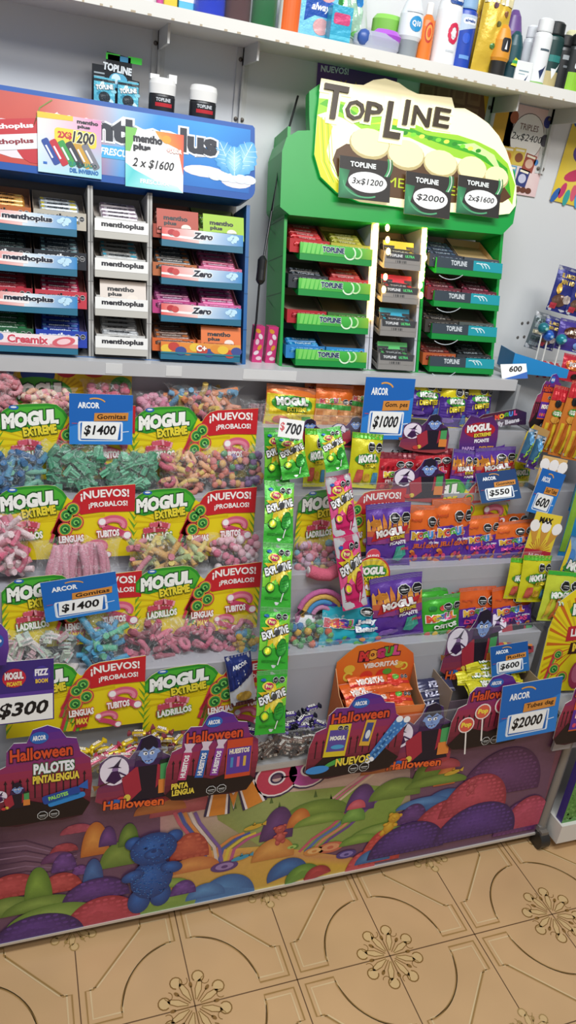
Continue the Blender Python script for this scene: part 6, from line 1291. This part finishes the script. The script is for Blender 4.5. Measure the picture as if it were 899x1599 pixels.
def ar_alg(c,w,h):
    c.rrect(-w*.2,h*.66,w*.3,h*.76,.006,'1c4a94',0); c.text('algabo',w*.05,h*.71,w*.4,h*.055,'f2f4f8',1,.04)
    for k in range(9): a=k*.7; c.ell(w*.08+w*.14*math.cos(a),h*.36+h*.09*math.sin(a),w*.06,h*.04,'d02a50',1,8,40*k)
    c.ell(w*.08,h*.36,w*.06,h*.04,'ece8ea',2); c.rect(-w*.1,h*.16,w*.2,h*.18,'c8ccd0',1)
bottle(677,713,.155,'round',('e6e8ea','dfe2e4',0),'tall white body spray bottle with a red flower',ar_alg)
def ar_blue(c,w,h): c.rrect(-w*.26,h*.6,w*.3,h*.68,.005,'e8ecf4',0); c.text('algabo',w*.02,h*.64,w*.42,h*.05,'1c4a94',1,.04); c.ell(-w*.05,h*.42,w*.14,h*.07,'2a58c8',1); c.rect(-w*.2,h*.15,w*.2,h*.2,'6a9ad8',1); c.poly([(-w*.38,h*.5),(w*.38,h*.58),(w*.38,h*.72),(-w*.38,h*.72)],'b8c8dc',-.5)
bottle(706,736,.128,'spray',('1f44a8','8aaed0',0),'blue aerosol with pale cap beside the white bottle',ar_blue,cat='aerosol',name='aerosol')
DES['yb']=('d4ae36',lambda c,w,h:(c.rect(-w*.5,h*.8,w*.5,h,'e0d0a0',0),c.rect(w*.1,h*.5,w*.3,h*.9,'5a9ac8',1),c.ell(-w*.1,h*.5,w*.2,h*.1,'b88a2a',1)))
P,w=shelfpos(722,758,1.52); o=bag_mesh(w,.19,.03,31,'cfa935',DES['yb'][1],name='refill_pack'); o.location=P; o.rotation_euler=(rad(-3),rad(3),0); tag(o,'mustard yellow pouch half behind its paler neighbour','pouch')
def ar_y2(c,w,h):
    c.rect(-w*.5,h*.62,w*.5,h,'e8dcae',0); c.ell(w*.1,h*.85,w*.24,h*.06,'44403a',1,14); None
    for x,z,cc in((-.2,.6,'6a4a5a'),(0,.45,'6a6a3a'),(-.05,.25,'4a7a3a'),(.2,.55,'8a5a3a')): c.ell(w*x,h*z,w*.08,h*.025,cc,1)
P,w=shelfpos(738,785,1.488); o=bag_mesh(w,.19,.035,32,'dcb83e',ar_y2,name='refill_pack'); o.location=P; o.rotation_euler=(rad(-4),rad(3),0); tag(o,'pale yellow pouch with small coloured drawings on the wall shelf','pouch')
def ar_ro(c,w,h): c.rrect(-w*.16,h*.48,w*.2,h*.74,.004,'1e1e22',0); c.poly([(-w*.04,h*.52),(w*.06,h*.52),(w*.02,h*.7)],'e8e8e8',1)
bottle(766,794,.088,'rollon',('d8922a','22201e',0),'orange and black roll-on bottle in front of the purple one',ar_ro,y=1.48)
bottle(776,806,.128,'rollon',('6a4a8a','d8d8de',0),'purple topped bottle behind the orange roll-on',y=1.53)
def ar_teal(c,w,h): c.poly([(-w*.2,h*.3),(w*.1,h*.28),(w*.22,h*.4),(-w*.05,h*.46)],'c8d030',0); None; c.rect(-w*.16,h*.34,w*.1,h*.4,'2a9a5a',1)
bottle(788,812,.085,'rollon',('1a4a52','1c3c44',0),'dark teal roll-on bottle with lime mark',ar_teal,y=1.49)
box(808,834,.036,.03,'e4e6e4',lambda c,w,h:(c.rect(-w*.3,h*.5,w*.3,h*.56,'8aa0a8',0),c.rect(-w*.3,h*.36,w*.1,h*.4,'9ab0b8',0),c.poly([(w*.1,h*.1),(w*.3,h*.4),(w*.2,h*.1)],'3a4a6a',1)),'small white carton in front of the white aerosols',y=1.475)
def ar_wh(c,w,h): None; c.rect(-w*.2,h*.52,w*.22,h*.55,'4a5a64',1); c.poly([(-w*.1,h*.22),(.02*w,h*.1),(w*.2,h*.32),(w*.06,h*.26)],'26345a',1); c.rect(-w*.36,0,w*.36,h*.06,'8ab86a',1)
bottle(812,834,.11,'spray',('d8dcde','e2e4e6',0),'white aerosol at the back of the pair of white aerosols',cat='aerosol',name='aerosol',y=1.53); bottle(826,852,.118,'spray',('e4e6e6','e0e2e2',0),'white aerosol at the front with a dark blue tick',ar_wh,cat='aerosol',name='aerosol',y=1.495)
def ar_dg(c,w,h): c.rect(-w*.38,0,w*.38,h*.26,'b8a878',0); c.poly([(-w*.1,h*.3),(w*.0,h*.14),(w*.3,h*.4),(w*.1,h*.3)],'e6e8e8',1); None; c.rect(-w*.25,h*.4,w*.25,h*.5,'2a7a74',1)
bottle(842,870,.118,'spray',('183a38','141a1a',0),'dark green aerosol with a white tick',ar_dg,cat='aerosol',name='aerosol')
def ar_bk(c,w,h): c.rect(-w*.2,h*.56,w*.25,h*.64,'9aa0a4',0); c.rect(-w*.1,h*.42,w*.2,h*.46,'70767a',0)
bottle(862,886,.10,'spray',('1c1e20','141416',0),'black aerosol left of the lime one',ar_bk,cat='aerosol',name='aerosol')
def ar_lm(c,w,h): c.rect(-w*.38,0,w*.38,h*.34,'8ac034',0); None; c.rrect(-w*.16,h*.4,w*.16,h*.5,.003,'d8dcdc',1)
bottle(880,906,.105,'spray',('1e2222','141616',0),'black and lime aerosol near the right end of the shelf',ar_lm,cat='aerosol',name='aerosol',y=1.49)
bottle(870,892,.12,'spray',('c8c49a','d8d4a8',0),'pale straw topped aerosol behind the black ones',cat='aerosol',name='aerosol',y=1.54)
bottle(900,925,.10,'spray',('d0d4d6','c8ccd0',0),'silver aerosol cut by the right edge of the photo',cat='aerosol',name='aerosol')
# ---------------------------------------------------------------- on top of the left rack
M=Matrix.Translation(mr.location)@Matrix.Rotation(-LEAN,4,'X')
def ontop(px,py,dy): 
    p=A(px,py,1.5); q=M@Vector((p.x-.19,dy,.4365)); return q
P=ontop(187,150,.02); e=empty('packet_stand',Vector((P.x-.004,P.y+.004,P.z-.004))); tag(e,'black card stand of blue gum blisters on top of the left rack','display stand')
mb=MB(); w=.082
out=[(-w/2,0),(w/2,0),(w/2,.052),(w*.34,.053),(w*.32,.086),(-w*.2,.09),(-w*.22,.068),(-w/2,.068)]
mb.prism(out,.014,.016,'1c2026'); cv=Cv(); cv.text('TOPLINE',.002,.066,.05,.012,'dfe6ea',2,.05,ang=-4,out='1a1a1e'); cv.ell(.004,.048,.016,.012,'5aa8c8',1); cv.ell(.0,.05,.008,.008,'d0e6f0',2)
for z in(.042,.048,.054): cv.rect(-w*.46,z,-w*.24,z+.0025,'9aa4aa',1); cv.rect(w*.26,z-.006,w*.46,z-.0035,'9aa4aa',1)
cv.rect(-w*.18,.078,w*.3,.086,'4a9ac8',1); mb.canvas(cv,None,None,.014); mb.box(-w/2,w/2,-.004,.014,0,.003,'1c2026'); obj('backing',mb,'card',e)
for x in(-.016,.022):
    mb=MB(); mb.box(x-.002,x+.022,.0135,.0139,.078,.088,'3cd03c'); obj('green_sticker',mb,'paper',e)
for k,x in enumerate((-.02,.021)):
    cv=Cv(); cv.rect(-.018,0,.018,.046,'58b4cc',0)
    for q in range(7): cv.ell(-.014+.005*q,.006+.005*(q*3%7),.005,.003,('9ad8e6','2a8aa8','d0ecf2')[q%3],1,8,30*q)
    cv.ell(.0,.015,.01,.009,'1a2a34',2); cv.text('TOPLINE',0,.031,.03,.008,'eef4f6',3,.06,ang=8,out='1a2228'); cv.rect(-.018,.039,.018,.043,'24323a',1)
    mb=MB(); mb.box(-.018,.018,0,.006,0,.046,'4aa8c4'); mb.canvas(cv); b=obj('blister_packet',mb,'foil',None,e.location+Vector((x,.004,.0032)),(rad(-6),0,0)); tag(b,('left','right')[k]+' of two light blue blister packets in the black card stand','gum packet')
for l,r,lab in((231,277,'white capped gum tub right of the black card stand'),(295,342,'white capped gum tub standing alone on the left rack')):
    P=ontop((l+r)/2,175,.025); w=A(r,165,1.49).x-A(l,165,1.49).x; e=empty('gum_tub',P); tag(e,lab,'tub'); q=w*.47
    mb=MB(); mb.lathe([(q*.92,0,'26262a'),(q*.96,.004,'26262a'),(q*.96,.030,'26262a'),(q*.9,.034,'26262a')],20,sy=.7); cv=Cv(); cv.rect(-q*.6,.014,q*.7,.020,'c02a34',0); cv.text('TOPLINE',0,.025,q*1.1,.006,'c8ccd0',1,.05); mb.canvas(cv,cylmap(q*.96,0,0,1,.7),(q*.2,1)); obj('body',mb,'plastic',e)
    mb=MB(); mb.lathe([(q*.98,.034,'ecebe8'),(q*1.0,.050,'ecebe8'),(q*.92,.058,'f2f1ee'),(q*.7,.060,'f2f1ee'),(q*.5,.059,'e6e5e2'),(.001,.059,'e6e5e2')],22,sy=.7)
    if l<290: mb.box(-q*.95,-q*.3,-.006,.012,.056,.064,'efeeec'); mb.box(q*.4,q*.98,-.006,.012,.054,.067,'efeeec')
    obj('cap',mb,'plastic',e)
# ---------------------------------------------------------------- the neighbouring gondola at the right edge
sg_=empty('display_gondola',(1.5,1.02,0)); tag(sg_,'second candy gondola at the right edge with a purple and green printed front','gondola')
def sl_(mbx): mbx.M=Matrix.Translation((-1.5,-1.02,0)); return mbx
mb=sl_(MB()); mb.box(1.205,1.9,1.0,1.02,.085,.40,'4a3a8a'); cv=Cv()
cv.rect(1.205,.085,1.9,.40,'3a2a7c',0); cv.poly([(1.205,.085),(1.30,.085),(1.26,.2),(1.23,.26),(1.205,.25)],'5a9a48',1); cv.poly([(1.205,.33),(1.26,.30),(1.30,.37),(1.29,.40),(1.205,.40)],'d88a2a',1); cv.ell(1.33,.14,.06,.05,'6a4aa8',2)
rs=random.Random(5)
for k in range(260): cv.ell(rs.uniform(1.21,1.3),rs.uniform(.09,.24),.003,.003,('7ab860','4a8a3a')[k%2],3,6)
for k in range(160): cv.ell(rs.uniform(1.21,1.4),rs.uniform(.25,.36),.003,.003,('5240a0','2a1e64')[k%2],3,6)
mb.canvas(cv,None,None,1.0); obj('front_panel',mb,'mural',sg_)
mb=sl_(MB()); mb.box(1.2,1.9,.99,1.3,.03,.085,'e4e0d8'); obj('plinth',mb,'paint',sg_)
for k,(y,z) in enumerate([(1.02,.40)]+TIER):
    yb=([(1.02,.4)]+TIER)[k+1][0] if k<4 else 1.43
    mb=sl_(MB()); mb.box(1.125,1.9,y,y+.006,.30 if k==0 else ([(1.02,.4)]+TIER)[k-1][1],z,'a9a9af'); mb.box(1.125,1.9,y+.006,yb,z-.008,z,'a4a4aa'); obj('tier',mb,'plastic',sg_)
mb=sl_(MB()); mb.box(1.06,1.9,1.431,WY-.002,1.04,1.066,'bcbcbe'); obj('ledge',mb,'plastic',sg_)
# tall yellow card with rolled tapes
P,w,h=UP(838,935,870,1062,1.085); cv=Cv(); w=.15; h=.26
out=[(-w/2,0),(w/2,0),(w/2,h),(-w*.1,h),(-w*.38,h*.86),(-w*.48,h*.6)]
cv.poly(out,'e4cf1e',0)
for k in range(20): a=rad(60+9*k); cv.poly([(w*.1,h*.45),(max(-w*.46,w*.1+.12*math.cos(a)),min(h*.98,max(.002,h*.45+.12*math.sin(a)))),(max(-w*.46,w*.1+.12*math.cos(a+.07)),min(h*.98,max(.002,h*.45+.12*math.sin(a+.07))))],'c8681e' if k%2 else 'd0b41a',1)
cv.ell(w*.2,h*.78,w*.4,h*.09,'3f9a34',2); cv.text('MOGUL',w*.2,h*.8,w*.7,h*.11,'f4f4ee',4,.07,ang=5,out='1d5a24',ow=.07); cv.poly([(-w*.16,h*.48),(w*.5,h*.54),(w*.5,h*.68),(-w*.16,h*.62)],'b82a34',3); cv.text('LENGUAS',w*.2,h*.58,w*.6,h*.075,'f4f2ee',5,.04,ang=5); cv.poly([(-w*.08,h*.36),(w*.4,h*.38),(w*.36,h*.5),(-w*.06,h*.47)],'3a1a12',4); cv.text('MAX',w*.16,h*.43,w*.36,h*.08,'e8c83a',5,.06,ang=3)
cv.push(-w*.24,h*.36,1); spiral(cv,0,0,.012,6,-10); cv.pop(); spiral(cv,-w*.26,h*.22,.014,6,-14); spiral(cv,-w*.1,h*.14,.014,6,5); cv.ell(w*.16,h*.16,w*.14,h*.14,'a83a5a',6,14); cv.ell(w*.16,h*.18,w*.1,h*.1,'c86a88',7,14)
flat('printed_card',cv,out,'tall yellow card with rolled candy tapes at the right edge','display card',Vector((P.x,1.088,.41)),(rad(-7),rad(0),rad(-8)),'e4cf1e')
# packets of the right edge
for a in [('lime',786,822,878,935,1.165,'lime packet with green flap behind the two front lime packets',-10,4),('lime',806,850,876,940,1.15,'lime packet left of the yellow-green twist packet',-12,4),('twist',836,890,902,970,1.125,'yellow-green twist packet in front of the lime packets',-12,8)]: packet(*a)
def d_twistmax(c,w,h):
    c.rect(-w*.5,h*.62,w*.5,h*.98,'7aa0c8',0); 
    for k in range(5): c.ell(-w*.36+w*.2*k,h*(.74+.05*(k%2)),w*.09,h*.09,('4a80c0','d8d8e0','5a9ad0')[k%3],1)
    c.poly([(-w*.5,h*.98),(-w*.4,h*.8),(-w*.44,h*.5),(-w*.5,h*.5)],'e0c82a',2); c.poly([(-w*.5,0),(w*.5,0),(w*.5,h*.14),(-w*.5,h*.1)],'e0c82a',2); c.ell(0,h*.56,w*.46,h*.1,'3a8a34',3); c.text('MOGUL',0,h*.58,w*.76,h*.14,'f4f4ee',4,.07,ang=-8,out='1d5a24',ow=.07); c.text('EXTREME',w*.14,h*.47,w*.5,h*.08,'e8d43a',7,.05,ang=-8,out='1d4a1c',ow=.06); c.text('TWIST',-w*.05,h*.34,w*.6,h*.12,'eef4f8',4,.05,ang=-6); c.text('MAX',-w*.1,h*.2,w*.4,h*.1,'e8c83a',4,.07,ang=-6,out='2a2a1a')
DES['twistmax']=('2a6aa0',d_twistmax); DES['blue']=('2a8ac4',lambda c,w,h:(c.octs(-w*.06,h*.8,w*.12,2,4),c.rect(-w*.5,h*.05,-w*.3,h*.9,'8ab83a',2),c.poly([(-w*.1,h*.1),(w*.4,h*.1),(w*.3,h*.5),(0,h*.55)],'1f5a9a',2),c.ell(w*.2,h*.65,w*.2,h*.08,'d8c02a',3)))
def d_hang(c,w,h):
    c.rect(-w*.5,h*.78,w*.5,h,'c82430',0); c.ell(-w*.1,h*.74,w*.18,h*.06,'17171a',3,8); c.ell(-w*.0,h*.6,w*.3,h*.05,'4a9a3a',3); c.text('MOGUL',0,h*.6,w*.5,h*.06,'f4f0e8',4,.06); c.ell(0,h*.5,w*.26,h*.05,'d89a3a',3)
    for k in range(4): c.rect(-w*.42+w*.22*k,h*.04,-w*.27+w*.22*k,h*.44,('d8b82a','b8601e')[k%2],2)
DES['hang']=('d0782a',d_hang)
DES['navy']=('2a2f7c',lambda c,w,h:(c.text('EL ARCOR',-w*.02,h*.8,w*.6,h*.1,'d8b85a',3,.04,ang=0),c.text('MINI MIX',0,h*.66,w*.6,h*.1,'d8b85a',3,.04),c.ell(-w*.15,h*.25,w*.3,h*.14,'6a4a3a',2,10),c.ell(w*.15,h*.3,w*.2,h*.1,'c8b8b0',3,7),c.ell(-w*.3,h*.5,w*.1,h*.12,'d8a83a',3),c.rect(-w*.45,h*.06,-w*.2,h*.18,'c83a4a',3)))
DES['purple']=('4a3a94',lambda c,w,h:(c.ell(0,h*.6,w*.34,h*.18,'5a3020',2,12),c.text('ARCOR',0,h*.6,w*.44,h*.14,'e8d8c0',3,.05),c.octs(w*.26,h*.85,w*.12,2,4),c.ell(w*.3,h*.2,w*.2,h*.12,'7aa0d8',2)))
DES['silver']=('6a7278',lambda c,w,h:[c.rect(-w*.4,h*(.1+.16*k),w*.4,h*(.2+.16*k),('9aa4a8','4a5a5a','b0a890')[k%3],2) for k in range(5)])
DES['redb']=('c8283a',lambda c,w,h:(c.ell(0,h*.6,w*.4,h*.2,'d8702a',2),c.text('BON',0,h*.62,w*.5,h*.18,'f4e8e0',3,.06,out='8a1420'),c.octs(w*.3,h*.88,w*.1,1,4),c.ell(w*.1,h*.2,w*.14,h*.1,'2a1a1a',3)))
def pk2(kind,cx,w,y,z,h,label,lean=-8,roll=0,yaw=0,group='packets on the right edge',x=None):
    P=A(cx[0],cx[1],y)
    if kind not in BAGS: BAGS[kind]=o=bag_mesh(.065,.09,.014,len(BAGS)+3,DES[kind][0],DES[kind][1],name='candy_packet')
    else: o=BAGS[kind].copy(); COL.objects.link(o)
    o.location=(P.x,y,P.z if z is None else z); o.rotation_euler=(rad(lean),rad(roll),rad(yaw)); o.scale=(w/.065,1,h/.09); return tag(o,label,'candy packet',group)
pk2('twistmax',(880,948),.10,1.15,None,.165,'blue twist gummy bag with yellow corner at the right edge',-8,10,-12)
pk2('blue',(893,870),.075,1.215,None,.24,'tall light blue packet hanging at the right edge',-6,2,-12)
pk2('blue',(910,800),.075,1.24,None,.20,'light blue packet behind the tall one at the right edge',-6,2,-12)
pk2('hang',(846,705),.045,1.31,None,.15,'red topped packet of yellow sticks beside the purple card',-6,8,-8)
pk2('hang',(868,712),.045,1.295,None,.17,'red topped packet of yellow sticks, second from the left',-6,8,-8); pk2('hang',(890,718),.05,1.28,None,.15,'red topped packet of yellow sticks nearest the right edge',-6,6,-10)
pk2('navy',(870,488),.06,1.47,None,.102,'navy chocolate bag with gold lettering standing high at the right edge',-8,8,-10); pk2('navy',(899,495),.06,1.455,None,.10,'navy chocolate bag behind the gold lettered one at the right edge',-8,8,-10)
pk2('purple',(885,548),.075,1.435,None,.07,'purple chocolate bag below the navy bags',-10,6,-8)
pk2('silver',(830,545),.04,1.47,None,.085,'grey striped packet at the left of the chocolate bags',-6,10,-8); pk2('navy',(850,545),.045,1.46,None,.075,'small navy packet beside the grey striped one',-6,10,-8)
pk2('redb',(888,596),.06,1.40,None,.062,'red bag lying on the striped paper at the right edge',-14,6,-10)
DES['stripe']=('e8d8d8',lambda c,w,h:[c.poly([(-w*.5+w*.2*k,0),(-w*.4+w*.2*k,0),(-w*.3+w*.2*k,h),(-w*.4+w*.2*k,h)],'c8303e',2) for k in range(5)])
pk2('stripe',(862,592),.085,1.42,None,.05,'red and white striped packet below the round lollipops',-50,4,-10)
# lollipops
for k,(px,py,c1,c2,lab) in enumerate(((848,512,'2a7a8a','5ac0b0','teal wrapped round lollipop, highest of the three'),(856,524,'2a62c0','4a9ae0','blue wrapped round lollipop in the middle'),(876,530,'1f8a9a','70d0d8','teal wrapped round lollipop, lowest on the right'))):
    P=A(px,py,1.43); e=empty('lollipop',P); tag(e,lab,'lollipop'); mb=MB(); mb.ell((0,0,0),(.0125,.0125,.0125),c1,n=16,m=10); cv=Cv(); cv.ell(0,0,.006,.004,c2,0,10); cv.text('N',0,0,.004,.005,'e8f0f4',1,.05); mb.canvas(cv,lambda u,v,l:(u,-.0125-l-.0003,v)); obj('wrapper',mb,'foil',e)
    mb=MB(); mb.tube([(0,0,-.011),(.004,.004,-.075)],.0018,'ece8e0',7); obj('stick',mb,'plastic',e)
# blue tray box on the ledge end
P=A(835,585,1.40); e=empty('tray_box',Vector((P.x-.01,1.385,1.069)),(0,0,rad(-14))); tag(e,'bright blue cardboard tray at the right end of the ledge','tray')
mb=MB(); mb.prism([(-.06,0),(.075,0),(.075,.02),(-.06,.044)],0,.0015,'2a8ed0'); mb.box(-.06,-.0585,0.0016,.09,0,.044,'2478b4'); obj('wall',mb,'card',e); mb=MB(); mb.box(-.058,.075,.002,.09,0,.0015,'d8dcde'); obj('base',mb,'card',e)
# purple-red cloud card edge, brown open carton with blue-green packets, cone cards
halcard(822,862,583,672,1.325,i_bag,'small dark cloud card beside the hanging red packets',roll=4)
P,w,h=UP(806,846,648,728,1.27); e=empty('display_box',P,(rad(-8),rad(12),rad(-14))); tag(e,'brown open carton holding blue and green tubes behind the 600 sign','display box'); w=.05;h=.085
mb=MB(); mb.prism([(-w/2,0),(w/2,0),(w/2,h),(-w*.3,h*1.05),(-w/2,h*.8)],.02,.0212,'d8c02a'); mb.prism([(-w*.3,h*.7),(w/2,h*.66),(w/2,h),(-w*.3,h*1.05)],.0188,.0198,'b08a52'); obj('back_wall',mb,'card',e); mb=MB(); mb.box(-w/2,w/2,0,.02,0,.001,'d8c02a'); mb.box(-w/2-.001,-w/2,0,.02,0,h*.6,'c8a878'); obj('base',mb,'card',e)
DES['bg']=('3a6a8a',lambda c,w,h:(c.rect(-w*.5,h*.0,w*.5,h*.25,'4a2a7a',1),c.ell(0,h*.7,w*.3,h*.15,'6aa8d8',2),c.text('MOGUL',0,h*.4,w*.8,h*.12,'a8d83a',3,.07,ang=60),c.octs(w*.1,h*.85,w*.14,1,3)))
pk2('bg',(815,722),.022,1.262,None,.075,'blue and green tube packet, left one in the brown carton',-8,12,-10); pk2('bg',(828,732),.024,1.255,None,.075,'blue and green tube packet, right one in the brown carton',-8,12,-10)
def conecard(px,py,y,w,h,label,red):
    P=A(px,py,y); cv=Cv(); cv.rect(-w/2,0,w/2,h,'e2c83a' if red else 'd8b070',0)
    for x,a in((-.24,-14),(.02,0),(.26,16)):
        cv.push(w*x,h*.36,1,-a); cv.poly([(-.002,0),(.002,0),(.011,h*.34),(-.011,h*.34)],'c8903a',2); cv.ell(0,h*.38,.012,.014,'ece8e6',3,12); cv.pop()
    for k in range(12): a=rad(20+12*k); cv.line([(0,h*.2),(w*.45*math.cos(a),h*.2+h*.3*abs(math.sin(a)))],.0012,'b83a2a',1)
    if red: cv.rect(-w*.5,0,w*.5,h*.26,'b0283a',4); cv.text('NUEVO',0,h*.14,w*.6,h*.08,'e8d0d0',5,.04); cv.text('MAX',-w*.05,h*.86,w*.5,h*.12,'1f1a14',4,.06)
    else: cv.line([(-.004,h*.4),(.004,h*.9)],.008,'c85a6a',2)
    flat('printed_card',cv,R4(w,h),label,'display card',P,(rad(-8),rad(8),rad(-10)),'e2c83a')
conecard(852,762,1.25,.062,.07,'card with white topped cones above the blue 600 sign',0); conecard(833,878,1.20,.066,.115,'yellow card with cones and red base below the blue 600 sign',1)
